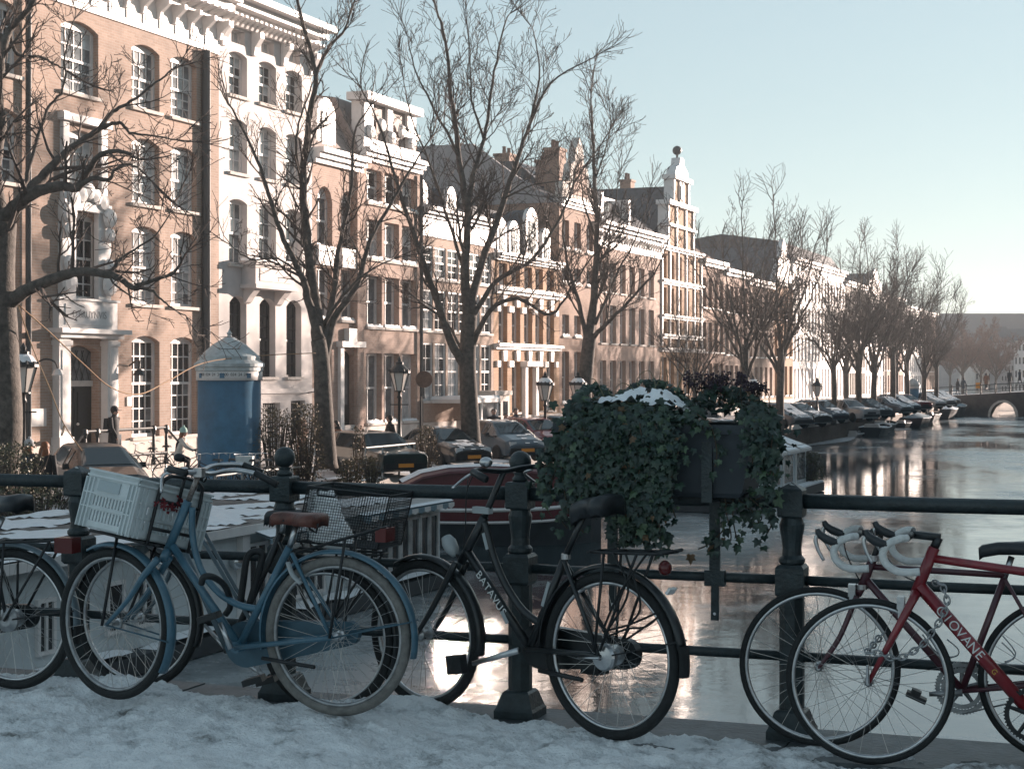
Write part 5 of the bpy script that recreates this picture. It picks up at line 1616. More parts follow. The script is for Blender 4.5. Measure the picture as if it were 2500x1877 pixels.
b = MB(); b.lathe([(0.08, 0.36), (0.09, 0.5), (0.05, 0.6), (0.06, 1.0), (0.045, 1.3), (0.09, 1.45), (0.07, 1.56), (0, 1.6)], 10, (0, -1.5, 0)); me = b.mesh('post', M_['iron'])
for x in (-1.2, -0.6, 2.3, 3.0): inst('post', me, o, (x, 0, 0))

# ---------------------------------------------------------------- shrubs by the quay
M_['dry_leaf'] = mat('winter_shrub_leaf', (0.12, 0.085, 0.05), 0.7, var=0.5, vscale=6, col2=(0.22, 0.17, 0.10))
M_['green_leaf'] = mat('shrub_leaf_green', (0.05, 0.065, 0.03), 0.6, var=0.4, vscale=6, col2=(0.16, 0.14, 0.08))
def shrub(label, u, Y, h, w, n, m, lf=0.07, zb=STREET, name='shrub', cat='shrub'):
    o = thing(name, label, cat, (gu(u, Y), Y, zb), 0, 'shrubs on the quay' if name == 'shrub' else None)
    r = random.Random(label)
    b, s = MB(), MB()
    for i in range(max(6, n // 40)):
        a = r.uniform(0, 2 * PI); q = r.random() ** 0.5 * w * 0.5
        s.tube([(q * 0.3 * math.cos(a), q * 0.3 * math.sin(a), 0), (q * 0.7 * math.cos(a), q * .7 * math.sin(a), h * 0.5), (q * math.cos(a), q * math.sin(a), h * r.uniform(0.75, 1.0))], [0.018, 0.012, 0.006], 4)
    for i in range(n):
        a = r.uniform(0, 2 * PI); zz_ = h * (0.08 + 0.92 * r.random()); q = r.random() ** 0.6 * w * 0.5 * (1.05 - 0.45 * (zz_ / h) ** 2)
        c = Vector((q * math.cos(a), q * math.sin(a), zz_))
        d = Vector((r.gauss(0, 1), r.gauss(0, 1), r.gauss(0.3, 0.8))).normalized(); e = d.cross(Vector((r.gauss(0, 1), r.gauss(0, 1), r.gauss(0, 1)))).normalized()
        l_ = lf * r.uniform(0.6, 1.3)
        b.face([c, c + d * l_ * 0.5 + e * l_ * 0.3, c + d * l_, c + d * l_ * 0.5 - e * l_ * 0.3])
    s.build('stem', M_['twig'], o); q = b.build('foliage', M_[m], o); q['kind'] = 'stuff'
    return o
shrub('bushy grey-green shrub at the foot of the leaning tree at the left edge', 20, 34.5, 1.75, 1.8, 2600, 'green_leaf')
shrub('low shrub between the women and the first railing post', 95, 33.2, 1.0, 2.6, 1800, 'green_leaf')
shrub('brown leafy bush right beside the blue advertising column', 672, 46.3, 2.2, 1.3, 1800, 'dry_leaf')
shrub('brown bush leaning on the forked tree trunk, left side', 745, 46.6, 2.35, 1.2, 1800, 'dry_leaf')
shrub('thin brown bush in front of the old estate car', 875, 47.6, 1.7, 0.5, 350, 'dry_leaf')
shrub('small yellow-green potted bush left of the gangway rail', 850, 46.2, 0.8, 0.7, 700, 'dry_leaf')
shrub('small yellow-green bush on the gangway, right one of the pair', 905, 46.2, 0.9, 0.7, 700, 'dry_leaf')
shrub('tall yellowish grass bush in front of the dark snow-flecked car', 1040, 54.0, 1.5, 0.9, 900, 'dry_leaf')
# ---------------------------------------------------------------- houseboats
M_['boat_white'] = mat('pale_blue_white_boards', (0.50, 0.54, 0.55), 0.55, var=0.08, vscale=3)
M_['hull'] = mat('dark_hull', (0.03, 0.035, 0.04), 0.6, var=0.3, vscale=2)
M_['boat_red'] = mat('dark_red_boat_paint', (0.11, 0.022, 0.026), 0.4, var=0.15, vscale=2)
M_['roof_felt'] = mat('roof_felt_half_snowed', (0.15, 0.135, 0.125), 0.8, var=0.35, vscale=2.0)
M_['awning'] = mat('awning_blue_grey', (0.16, 0.23, 0.27), 0.7)
def snow_patch(name, parent, x0, x1, y0, y1, z, seed, cover=0.0, nx=70, ny=26, amp=0.06):
    """snow lying on a flat roof, with bare patches where the noise runs low"""
    b = MB()
    H = {}
    for i in range(nx + 1):
        for j in range(ny + 1):
            x = x0 + (x1 - x0) * i / nx; y = y0 + (y1 - y0) * j / ny
            f = mn.noise((x * 0.55, y * 1.1, seed)) + 0.45 * mn.noise((x * 1.7, y * 2.7, seed + 3)) + cover
            H[i, j] = (x, y, f)
    idx = {}
    for i in range(nx):
        for j in range(ny):
            c = [(i, j), (i + 1, j), (i + 1, j + 1), (i, j + 1)]
            if sum(H[q][2] for q in c) / 4 < 0: continue
            f = []
            for q in c:
                if q not in idx:
                    idx[q] = len(b.v); x, y, h = H[q]
                    b.v.append((x, y, z + 0.004 + amp * max(0.0, min(1, h * 2.2)) ** 0.6))
                f.append(idx[q])
            b.f.append(tuple(f)); b.m.append(0)
    q = b.build(name, M_['snow'], parent, True); q['kind'] = 'stuff'
    return q
def boat_window(parent, x, z, w, h, y, nv=1, nh=0, name='window', m='white', glass='glass_dark'):
    b = MB(); t = 0.06
    b.b2((x - w / 2, y - 0.05, z), (x - w / 2 + t, y + 0.03, z + h)); b.b2((x + w / 2 - t, y - 0.05, z), (x + w / 2, y + 0.03, z + h))
    b.b2((x - w / 2 + t, y - 0.05, z), (x + w / 2 - t, y + 0.03, z + t)); b.b2((x - w / 2 + t, y - 0.05, z + h - t), (x + w / 2 - t, y + 0.03, z + h))
    for i in range(1, nv + 1): xx = x - w / 2 + w * i / (nv + 1); b.b2((xx - 0.025, y - 0.045, z + t), (xx + 0.025, y + 0.02, z + h - t))
    o = b.build(name, M_[m], parent)
    for i in range(nv + 1):
        xa, xb = x - w / 2 + w * i / (nv + 1), x - w / 2 + w * (i + 1) / (nv + 1)
        b = MB(); b.b2((xa + 0.03, y - 0.015, z + t), (xb - 0.03, y - 0.005, z + h - t)); b.build('pane', M_[glass], o)
    return o
# the long white houseboat: local x along the canal, local y towards the far bank (its near side is y = 0 facing us)
T1 = -15.0
p = on_line(-150, T1); s0 = st(p)[0]; pe = on_line(1074, T1); Lb = st(pe)[0] - s0
hb1 = thing('houseboat', 'long white houseboat with flat snowy roof and striped awnings, behind the bicycles', 'houseboat', (p.x, p.y, WATER), RZ)
ZR = -1.02 - WATER                                   # roof height over the water
b = MB(); b.b2((-3, -0.45, 0.02), (Lb + 0.1, 5.2, 0.30)); b.build('pontoon', M_['hull'], hb1)
b = MB(); b.b2((-3, 0, 0.301), (Lb, 4.6, ZR - 0.08)); b.build('cabin', M_['boat_white'], hb1)
b = MB(); b.b2((-3.1, -0.18, ZR - 0.08), (Lb + 0.15, 4.75, ZR)); b.build('roof', M_['roof_felt'], hb1)
b = MB(); b.b2((-3.12, -0.21, ZR - 0.12), (Lb + 0.17, -0.181, ZR + 0.03)); b.build('roof_edge', M_['white'], hb1)
snow_patch('snow', hb1, -3, Lb + 0.1, -0.16, 4.7, ZR, 3, 0.05, 150, 40)
snow_patch('snow', hb1, -3, Lb + 0.05, -0.44, -0.02, 0.302, 9, 0.35, 110, 6, 0.08)
def lx(u, v=None): return st(on_line(u, T1))[0] - s0
for (u0, u1, z0, z1, nv) in ((85, 130, 0.55, 1.35, 1), (255, 300, 0.6, 1.4, 0), (326, 372, 0.6, 1.45, 1)):
    a, c = lx(u0), lx(u1)
    boat_window(hb1, (a + c) / 2, z0, c - a, z1 - z0, -0.01, nv)
def awning(u0, u1, z, drop, out=0.5):
    a, c = lx(u0), lx(u1)
    o = MB(); n = 14
    o.face([(a, -0.02, z), (c, -0.02, z), (c, -out, z - drop * 0.45), (a, -out, z - drop * 0.45)])
    aw = o.build('awning', M_['awning'], hb1)
    for k in range(n):
        xa, xb = a + (c - a) * k / n, a + (c - a) * (k + 1) / n
        o = MB(); o.prism([(xa, z - drop * 0.45), (xb, z - drop * 0.45), (xb, z - drop * 0.8), ((xa + xb) / 2, z - drop), (xa, z - drop * 0.8)], -out - 0.012, -out, axis='y')
        o.build('valance_flap', M_['white'] if k % 2 else M_['awning'], aw)
    o = MB(); o.face([(a, -0.02, z + 0.03), (c, -0.02, z + 0.03), (c, -out, z - drop * 0.45 + 0.04), (a, -out, z - drop * 0.45 + 0.04)]); o.build('snow', M_['snow'], aw)['kind'] = 'stuff'
for (u0, u1) in ((600, 648), (655, 700), (706, 742), (745, 788)):
    a, c = lx(u0), lx(u1); boat_window(hb1, (a + c) / 2, 0.45, c - a, 1.15, -0.01, 1)
awning(598, 795, ZR - 0.06, 0.34)
a0, a1 = lx(842), lx(1066)
for k in range(9):
    a = a0 + (a1 - a0) * k / 9; c = a0 + (a1 - a0) * (k + 1) / 9
    boat_window(hb1, (a + c) / 2, 0.42, c - a - 0.03, 1.12, -0.01, 0, 'window', 'boat_white', 'glass_pale')
awning(850, 1072, ZR - 0.06, 0.22, 0.35)
b = MB(); b.sphere((lx(565), -0.1, 1.35), 0.14, 12, 8); q = b.build('round_lamp', M_['chrome'], hb1, True)
b = MB(); b.b2((lx(578), -0.12, 0.302), (lx(596), -0.003, ZR - 0.1)); b.build('corner_post', M_['white'], hb1)
b = MB(); b.b2((-1.5, 1.6, ZR), (0.2, 2.6, ZR + 0.45)); sk = b.build('skylight', M_['white'], hb1); b = MB(); b.b2((-1.45, 1.65, ZR + 0.451), (0.15, 2.55, ZR + 0.53)); b.build('snow', M_['snow'], sk)['kind'] = 'stuff'
b = MB(); b.b2((lx(110), 2.2, ZR), (lx(152), 2.9, ZR + 0.5)); sk = b.build('roof_box', M_['white'], hb1); b = MB(); b.b2((lx(112), 2.25, ZR + 0.501), (lx(150), 2.85, ZR + 0.58)); b.build('snow', M_['snow'], sk)['kind'] = 'stuff'
b = MB(); b.tube([(lx(190), 2.8, ZR), (lx(190), 2.8, ZR + 0.5)], 0.09, 8); b.build('chimney_pipe', M_['galv'], hb1)

# the red boat: sheer line rising to the bow at the far (right) end
T2 = -18.4
p = at(968, 1300, 43.6); Lr = 5.6
rb = thing('canal_boat', 'dark red wooden canal boat with white gunwale lines and snow on its long roof', 'boat', (p.x, p.y, WATER), math.radians(7))
secs = []
n = 16
for i in range(n + 1):
    f = i / n
    wd = 1.3 * (1 - max(0, (f - 0.72) / 0.28) ** 2.0) * (0.8 + 0.2 * min(1, f / 0.12))
    top = 0.96 + 0.20 * (f - 0.42) ** 2 * 2 + 0.35 * max(0, f - 0.7) ** 1.2
    secs.append((f * Lr, max(0.03, wd), top))
b = MB()
YC = 1.3
for i in range(n):
    (x0, w0, t0), (x1, w1, t1) = secs[i], secs[i + 1]
    for sg in (-1, 1):
        b.face([(x0, YC + sg * w0 * 0.8, 0.0), (x1, YC + sg * w1 * 0.8, 0.0), (x1, YC + sg * w1, t1), (x0, YC + sg * w0, t0)])
    b.face([(x0, YC - w0, t0 - 0.06), (x1, YC - w1, t1 - 0.06), (x1, YC + w1, t1 - 0.06), (x0, YC + w0, t0 - 0.06)])
b.face([(0, YC - secs[0][1] * .8, 0), (0, YC - secs[0][1], secs[0][2]), (0, YC + secs[0][1], secs[0][2]), (0, YC + secs[0][1] * .8, 0)])
b.build('hull', M_['hull'], rb)
for sg in (-1, 1):
    b = MB(); b.tube([(x, YC + sg * (w + 0.01), t) for x, w, t in secs], 0.055, 6); b.build('gunwale', M_['white'], rb)
    b = MB(); b.tube([(x, YC + sg * (w * 0.965 + 0.01), t - 0.33) for x, w, t in secs], 0.04, 6); b.build('rubbing_strake', M_['white'], rb)
    b = MB()
    for i in range(n):
        (x0, w0, t0), (x1, w1, t1) = secs[i], secs[i + 1]
        b.face([(x0, YC + sg * (w0 * 0.97 + 0.02), t0 - 0.28), (x1, YC + sg * (w1 * 0.97 + 0.02), t1 - 0.28), (x1, YC + sg * (w1 + 0.012), t1 - 0.05), (x0, YC + sg * (w0 + 0.012), t0 - 0.05)])
    b.build('side_plank', M_['boat_red'], rb)
b = MB()
cab = [(0.05, 0.95), (0.18, 1.55), (0.7, 1.80), (1.4, 1.93), (2.6, 1.97), (3.6, 1.92), (4.4, 1.80), (4.6, 1.1)]
for (x, z) in []: pass
P_ = [(x, z) for x, z in cab]
b.prism([(0.05, 0.85)] + P_ + [(4.6, 0.85)], YC - 0.95, YC + 0.95, axis='y'); b.build('cabin', M_['boat_red'], rb)
b = MB()
for i in range(len(cab) - 1):
    if i in (0, 6): continue
    (x0, z0), (x1, z1) = cab[i], cab[i + 1]
    b.face([(x0, YC - 0.7, z0 + 0.11), (x1, YC - 0.7, z1 + 0.11), (x1, YC + 0.7, z1 + 0.11), (x0, YC + 0.7, z0 + 0.11)])
b.build('snow', M_['snow'], rb)['kind'] = 'stuff'
b = MB()
for i in range(1, len(cab) - 2):
    (x0, z0), (x1, z1) = cab[i], cab[i + 1]
    for sg in (-1, 1):
        b.face([(x0, YC + sg * 1.02, z0 - 0.03), (x1, YC + sg * 1.02, z1 - 0.03), (x1, YC + sg * 1.0, z1 + 0.03), (x0, YC + sg * 1.0, z0 + 0.03)])
        b.face([(x0, YC + sg * 1.0, z0 + 0.03), (x1, YC + sg * 1.0, z1 + 0.03), (x1, YC + sg * 0.68, z1 + 0.10), (x0, YC + sg * 0.68, z0 + 0.10)])
b.build('cabin_roof', M_['boat_red'], rb)
b = MB(); b.box((3.1, YC - 1.12, 1.12), (0.5, 0.22, 0.3), taper=0.9); b.build('locker', M_['white'], rb)

# second white houseboat to the right of the planter, with sloping skylights
T3 = -13.4
p = on_line(1800, T3); s3 = st(p)[0]; L3 = st(on_line(1968, T3))[0] - s3
hb3 = thing('houseboat', 'white houseboat with snowy sloping skylights, right of the ivy planter', 'houseboat', (p.x, p.y, WATER), RZ)
b = MB(); b.b2((0, -0.5, 0.02), (L3 + 1.0, 4.6, 0.35)); b.build('pontoon', M_['hull'], hb3)
b = MB(); b.b2((0, 0, 0.351), (L3, 4.0, 1.85)); b.build('cabin', M_['boat_white'], hb3)
def l3(u): return st(on_line(u, T3))[0] - s3
for k in range(3):
    x0 = L3 - 1.9 - k * 2.1; x1 = x0 + 1.75
    b = MB(); b.prism([(-0.25, 1.62), (-0.25, 1.72), (2.2, 2.62), (2.4, 2.55), (2.4, 1.86), (0.01, 1.86), (0.01, 1.62)], x0, x1, axis='x'); sk = b.build('skylight', M_['white'], hb3)
    b = MB(); b.face([(x0 + 0.05, -0.2, 1.76), (x1 - 0.05, -0.2, 1.76), (x1 - 0.05, 2.15, 2.63), (x0 + 0.05, 2.15, 2.63)]); b.build('snow', M_['snow'], sk)['kind'] = 'stuff'
    b = MB(); b.b2((x0 + 0.1, -0.012, 0.55), (x1 - 0.1, -0.004, 1.55)); b.build('pane', M_['glass_mid'], hb3)
    b = MB(); b.b2((x0 - 0.1, -0.05, 0.36), (x0 + 0.05, -0.003, 1.6)); b.build('post', M_['white'], hb3)
b = MB(); b.b2((0, -0.49, 0.352), (L3 + 0.9, -0.06, 0.42)); b.build('snow', M_['snow'], hb3)['kind'] = 'stuff'
pt = hb3.location + Vector(W(L3 + 0.5, -0.1, 0.36)) 
shrub('dark green bush in a tub at the end of the white houseboat with skylights', 1975, pt.y - 0.2, 1.15, 1.3, 1100, 'green_leaf', 0.09, WATER + 0.36, 'tub_plant', 'plant')

# small open boats along the quay
def small_boat(label, u, v, L, wd, h, m, snow=0.6, cover=False, mast_h=0, bow=1):
    Y = (EYE - WATER) * F / (v - HZ)
    o = thing('moored_boat', label, 'boat', (gu(u, Y), Y, WATER), RZ if bow > 0 else RZ + PI, 'small boats moored along the quay')
    n = 10; S2 = []
    for i in range(n + 1):
        f = i / n
        w = wd / 2 * (1 - max(0, (f - 0.55) / 0.45) ** 2.2) * (0.82 + 0.18 * min(1, f / 0.2))
        S2.append((f * L - L / 2, max(0.02, w), h * (0.8 + 0.5 * (f - 0.3) ** 2)))
    b = MB()
    for i in range(n):
        (x0, w0, t0), (x1, w1, t1) = S2[i], S2[i + 1]
        for sg in (-1, 1):
            b.face([(x0, sg * w0 * 0.7, 0), (x1, sg * w1 * 0.7, 0), (x1, sg * w1, t1), (x0, sg * w0, t0)])
            b.face([(x0, sg * w0 * 0.6, 0.1), (x1, sg * w1 * 0.6, 0.1), (x1, sg * w1 * .93, t1), (x0, sg * w0 * .93, t0)])
        b.face([(x0, -w0 * .7, 0.1), (x1, -w1 * .7, 0.1), (x1, w1 * .7, 0.1), (x0, w0 * .7, 0.1)])
    b.face([(-L / 2, -S2[0][1] * .7, 0), (-L / 2, -S2[0][1], S2[0][2]), (-L / 2, S2[0][1], S2[0][2]), (-L / 2, S2[0][1] * .7, 0)])
    b.build('hull', M_[m], o)
    for sg in (-1, 1):
        b = MB(); b.tube([(x, sg * w, t + 0.01) for x, w, t in S2], 0.045, 5); b.build('gunwale', M_['snow'] if snow > 0.5 else M_['white'], o)
    for x in (-L * 0.22, L * 0.08):
        b = MB(); b.box((x, 0, h * 0.62), (0.3, wd * 0.8, 0.06)); b.build('bench', M_['tile_red'], o)
    if cover:
        b = MB()
        for i in range(n):
            (x0, w0, t0), (x1, w1, t1) = S2[i], S2[i + 1]
            z0, z1 = t0 + 0.45 * math.sin(PI * min(1, i / n * 1.1)), t1 + 0.45 * math.sin(PI * min(1, (i + 1) / n * 1.1))
            for sg in (-1, 1): b.face([(x0, sg * w0, t0 + 0.02), (x1, sg * w1, t1 + 0.02), (x1, 0, z1), (x0, 0, z0)])
        b.build('cover', M_['snow'] if snow > 0.7 else M_['awning'], o)
    else:
        b = MB(); b.box((L * 0.2, 0, h * 0.75), (L * 0.34, wd * 0.66, 0.12), taper=0.7); q = b.build('snow', M_['snow'], o); q['kind'] = 'stuff'
        b = MB(); b.box((-L * 0.36, 0, h * 0.9), (L * 0.14, wd * 0.6, 0.4), taper=0.8); b.build('engine_box', M_['white'], o)
    if mast_h: b = MB(); b.tube([(0, 0, 0.1), (0, 0, mast_h)], [0.06, 0.035], 7); b.build('mast', M_['bark'], o)
    return o
small_boat('dark open boat with snow on its gunwale, nearest of the far moored boats', 2140, 1062, 5.2, 2.0, 0.75, 'hull', 0.9)
small_boat('snow covered low raft by the quay wall left of the dark open boat', 2088, 1064, 4.2, 1.4, 0.25, 'white', 0.9)
small_boat('dark boat carrying the tall thin mast', 2158, 1052, 5.4, 1.9, 0.7, 'hull', 0.3, False, 13.0)
small_boat('boat with dark cover and pale side behind the masted boat', 2240, 1040, 6.2, 2.2, 0.9, 'hull', 0.6, True)
small_boat('small dark boat in the middle of the far moored row', 2270, 1028, 5.0, 2.0, 0.8, 'hull', 0.9)
small_boat('boat under a snow white cover close to the far bridge', 2305, 1022, 6.0, 2.6, 1.2, 'hull', 0.9, True)
small_boat('dark flat boat lying at the far bridge foot', 2330, 1016, 6.5, 2.4, 1.3, 'hull', 0.2, True)
small_boat('small half-snowed dinghy between the raft and the covered boat', 2205, 1044, 3.4, 1.3, 0.5, 'hull', 0.9)
# ---------------------------------------------------------------- bridge railing
M_['rail_paint'] = mat('dark_green_black_iron', (0.020, 0.031, 0.035), 0.42, var=0.3, vscale=18, bump=0.25, bscale=70)
M_['frost'] = mat('thin_frost', (0.45, 0.48, 0.49), 0.7)
ANG_E = math.atan2(E_.y, E_.x)
br_l = thing('bridge_railing', 'dark iron bridge railing with three round bars and moulded posts along the kerb', 'railing', tuple(rail(0.0385)), ANG_E)
def ax(x): return (x - 0.0385) / E_.x
for zr, r_ in ((1.038, 0.033), (0.69, 0.022), (0.355, 0.022)):
    xs = [-4.6, -3.38, -2.247, -1.122, 0.0385, 1.233, 2.45, 3.6]
    for i in range(len(xs) - 1):
        b = MB(); b.tube([(ax(xs[i]) + 0.045, 0, zr), ((ax(xs[i]) + ax(xs[i + 1])) / 2, 0, zr - 0.002), (ax(xs[i + 1]) - 0.045, 0, zr)], r_, 14)
        b.build('bar', M_['rail_paint'], br_l, True)
def post_mesh(ball):
    b = MB()
    q = 1.414
    b.lathe([(0.096 * q, -0.01), (0.096 * q, 0.035), (0.088 * q, 0.05), (0.066 * q, 0.115), (0.056 * q, 0.125)], 4, sq=True)
    b.lathe([(0.056, 0.125), (0.056, 0.62)], 8, sq=True)
    b.lathe([(0.052 * q, 0.615), (0.063 * q, 0.63), (0.063 * q, 0.745), (0.052 * q, 0.76)], 4, sq=True)
    b.lathe([(0.05, 0.76), (0.058, 0.77), (0.058, 0.785), (0.044, 0.80), (0.042, 0.83), (0.046, 0.87), (0.054, 0.915), (0.056, 0.935), (0.05, 0.95), (0.046, 0.962), (0.056, 0.972)], 18)
    b.lathe([(0.05 * q, 0.968), (0.055 * q, 0.975), (0.055 * q, 1.085), (0.05 * q, 1.093), (0.0, 1.122 if not ball else 1.10)], 4, sq=True)
    return b.mesh('post', M_['rail_paint'])
pm, pmb = post_mesh(False), post_mesh(True)
fb = MB(); fb.lathe([(0.036, 1.095), (0.038, 1.11), (0.028, 1.12), (0.028, 1.13), (0.036, 1.138)], 16); fb.sphere((0, 0, 1.186), 0.052, 22, 14)
fm = fb.mesh('ball_finial', M_['rail_paint'], True)
for x, ball in ((-3.38, True), (-2.247, False), (-1.122, True), (0.0385, True), (1.233, False), (2.45, True)):
    o = inst('post', pmb if ball else pm, br_l, (ax(x), 0, 0))
    if ball: inst('ball_finial', fm, o)
# frost specks on the post caps
for x, z in ((-2.247, 1.106), (1.233, 1.106)):
    b = MB(); b.box((ax(x) + 0.015, 0.0, z), (0.045, 0.05, 0.006), M=Matrix.Rotation(0.38, 3, 'Y')); q = b.build('snow', M_['frost'], br_l); q['kind'] = 'stuff'

# ---------------------------------------------------------------- the planter and its ivy
M_['planter'] = mat('dark_plastic_planter', (0.025, 0.033, 0.042), 0.55, var=0.15, vscale=8)
PX0, PX1 = 0.335, 1.06
A0, A1 = ax(PX0), ax(PX1)
pl = thing('planter_box', 'long dark plastic planter hung over the top bar on iron straps', 'planter', tuple(rail(0.0385)), ANG_E)
zb0, zt0 = 1.055, 1.375
b = MB()
def ringp(z, g): return [(A0 - g, -0.17 - g * .6, z), (A1 + g, -0.17 - g * .6, z), (A1 + g, 0.15 + g * .6, z), (A0 - g, 0.15 + g * .6, z)]
lv = [ringp(zb0, -0.02), ringp(zb0 + 0.02, 0.0), ringp(zt0 - 0.04, 0.055), ringp(zt0 - 0.04, 0.08), ringp(zt0, 0.08), ringp(zt0, 0.055), ringp(zt0 - 0.06, 0.05)]
for i in range(len(lv) - 1):
    for k in range(4):
        b.face([lv[i][k], lv[i][(k + 1) % 4], lv[i + 1][(k + 1) % 4], lv[i + 1][k]])
b.face(lv[0][::-1]); b.face(lv[-1])
b.build('box', M_['planter'], pl)
def strap(u, v1, vlow):
    k = (u - CX) / F
    X = k * 7.86 / (1 + 0.378 * k); X = (k * 7.879) / (1 + 0.378 * k)
    a = ax(X)
    Yp = X / k
    zl = EYE - (v1 - HZ) / F * Yp
    b = MB()
    b.b2((a - 0.024, -0.058, 0.68), (a + 0.024, -0.046, 1.10)); b.b2((a - 0.018, -0.052, zl), (a + 0.018, -0.042, 0.681))
    b.b2((a - 0.024, -0.20, 1.036), (a + 0.024, 0.17, 1.048)); b.b2((a - 0.045, -0.066, 0.655), (a + 0.045, -0.025, 0.725))
    b.b2((a - 0.024, -0.20, 1.048), (a + 0.024, -0.188, 1.30))
    s_ = b.build('strap', M_['rail_paint'], pl)
    b = MB(); b.lathe([(0.007, 0), (0.007, 0.006)], 8, (a, -0.052, zl + 0.03), Matrix(((1, 0, 0), (0, 0, -1), (0, -1, 0)))); b.build('bolt', M_['chrome'], s_)
strap(1504, 1377 + 110, 0); strap(1752, 1510, 0)
b = MB()
for i in range(24):
    for j in range(6):
        pass
soil = MB(); soil.b2((A0 - 0.03, -0.18, zt0 - 0.065), (A1 + 0.03, 0.16, zt0 - 0.03)); soil.build('soil', mat('potting_soil', (0.03, 0.025, 0.02), 0.9, bump=0.6, bscale=40), pl)

M_['ivy_leaf'] = mat('ivy_leaf_dark', (0.011, 0.030, 0.021), 0.42, var=0.45, vscale=14, col2=(0.030, 0.064, 0.040))
M_['ivy_leaf_b'] = mat('ivy_leaf_bluish', (0.010, 0.026, 0.023), 0.40, var=0.4, vscale=14, col2=(0.022, 0.050, 0.040))
M_['ivy_leaf_y'] = mat('ivy_leaf_light', (0.055, 0.095, 0.05), 0.45, var=0.3, vscale=10)
M_['ivy_stem'] = mat('ivy_stem', (0.06, 0.045, 0.03), 0.7)
OUT = [(0.0, -0.06), (0.22, -0.20), (0.50, -0.06), (0.40, 0.16), (0.60, 0.45), (0.26, 0.48), (0.0, 1.0), (-0.26, 0.48), (-0.60, 0.45), (-0.40, 0.16), (-0.50, -0.06), (-0.22, -0.20)]
LEAF_V = [(0, 0.25, 0.06)] + [(x, y, -0.10 * abs(x) - 0.10 * max(0, y - 0.4)) for x, y in OUT]
LEAF_F = [(0, i + 1, (i + 1) % 12 + 1) for i in range(12)]
leaf_me = {}
M_['ivy_leaf_dead'] = mat('ivy_leaf_dead', (0.10, 0.06, 0.03), 0.7, var=0.4, vscale=9)
for k in ('ivy_leaf', 'ivy_leaf_b', 'ivy_leaf_y', 'ivy_leaf_dead'):
    b = MB(); b.v = list(LEAF_V); b.f = list(LEAF_F); b.m = [0] * 12
    leaf_me[k] = b.mesh('leaf', M_[k])
ivy = thing('ivy_plant', 'dense dark green ivy trailing over the planter and the railing, with snow on top', 'ivy', tuple(rail(0.0385)), ANG_E)
rng = random.Random(4)
leaves, stems = [], MB()
def ivy_xyz(u, v, o):
    """picture position on a plane parallel to the railing, o metres outside it -> planter frame"""
    k = (u - CX) / F
    P0 = rail(0.0385) + O_ * o
    n = O_
    d = Vector((k, 1, -(v - HZ) / F))
    t = (P0 - Vector((0, 0, EYE))).dot(n) / d.dot(n)
    P = Vector((0, 0, EYE)) + d * t - rail(0.0385)
    return Vector((P.dot(E_), o, P.z))
def add_leaf(p, nrm, down, size, mt=None):
    r = rng
    z = (nrm + Vector((r.gauss(0, .35), r.gauss(0, .35), r.gauss(0, .35)))).normalized()
    y = (down + Vector((r.gauss(0, .4), r.gauss(0, .25), r.gauss(0, .35))))
    y = (y - z * y.dot(z)).normalized(); x = y.cross(z)
    mt = mt or r.choices(['ivy_leaf', 'ivy_leaf_b', 'ivy_leaf_y', 'ivy_leaf_dead'], [6, 5, 1.0, 0.22])[0]
    leaves.append((p, x, y, z, size, mt))
def vine(path, dens=0.011, s0=0.016, s1=0.046, spread=0.028, stem=True):
    P = smooth_path(path, 5)
    if stem: stems.tube(P, 0.0030, 4, caps=False)
    for i in range(len(P) - 1):
        L = (P[i + 1] - P[i]).length
        n = max(1, int(L / dens + rng.random()))
        for k in range(n):
            q = P[i].lerp(P[i + 1], rng.random()) + Vector((rng.gauss(0, spread), rng.gauss(0, spread * 0.6) - 0.01, rng.gauss(0, spread * 0.8)))
            add_leaf(q, Vector((0, -1, 0.35)), Vector((0, -0.1, -1)), rng.uniform(s0, s1))
def bottom_v(u):
    T_ = [(1340, 1190), (1375, 1255), (1420, 1240), (1470, 1225), (1500, 1250), (1530, 1325), (1565, 1340), (1600, 1330), (1625, 1230), (1660, 1160), (1700, 1120), (1735, 1060), (1790, 1070), (1830, 1120), (1860, 1235), (1890, 1235), (1905, 1150)]
    for i in range(len(T_) - 1):
        if T_[i][0] <= u <= T_[i + 1][0]:
            f = (u - T_[i][0]) / (T_[i + 1][0] - T_[i][0]); return T_[i][1] + f * (T_[i + 1][1] - T_[i][1])
    return 1100
for i in range(118):
    u = rng.uniform(1395, 1900)
    if 1640 < u < 1850 and rng.random() < 0.92: continue
    vb = bottom_v(u) - abs(rng.gauss(0, 45))
    uc = max(1440, min(1830, u + rng.gauss(0, 25)))
    vt = 1016 + rng.gauss(0, 8)
    o = -0.24 - 0.05 * rng.random()
    path = [ivy_xyz(uc, vt - 4, -0.10), ivy_xyz((uc + u) / 2, vt, -0.18), ivy_xyz(u, vt + 32, o)]
    v = vt + 32
    while v < vb:
        v += 40; path.append(ivy_xyz(u + rng.gauss(0, 9), min(v, vb), o + rng.gauss(0, 0.012)))
    vine(path)
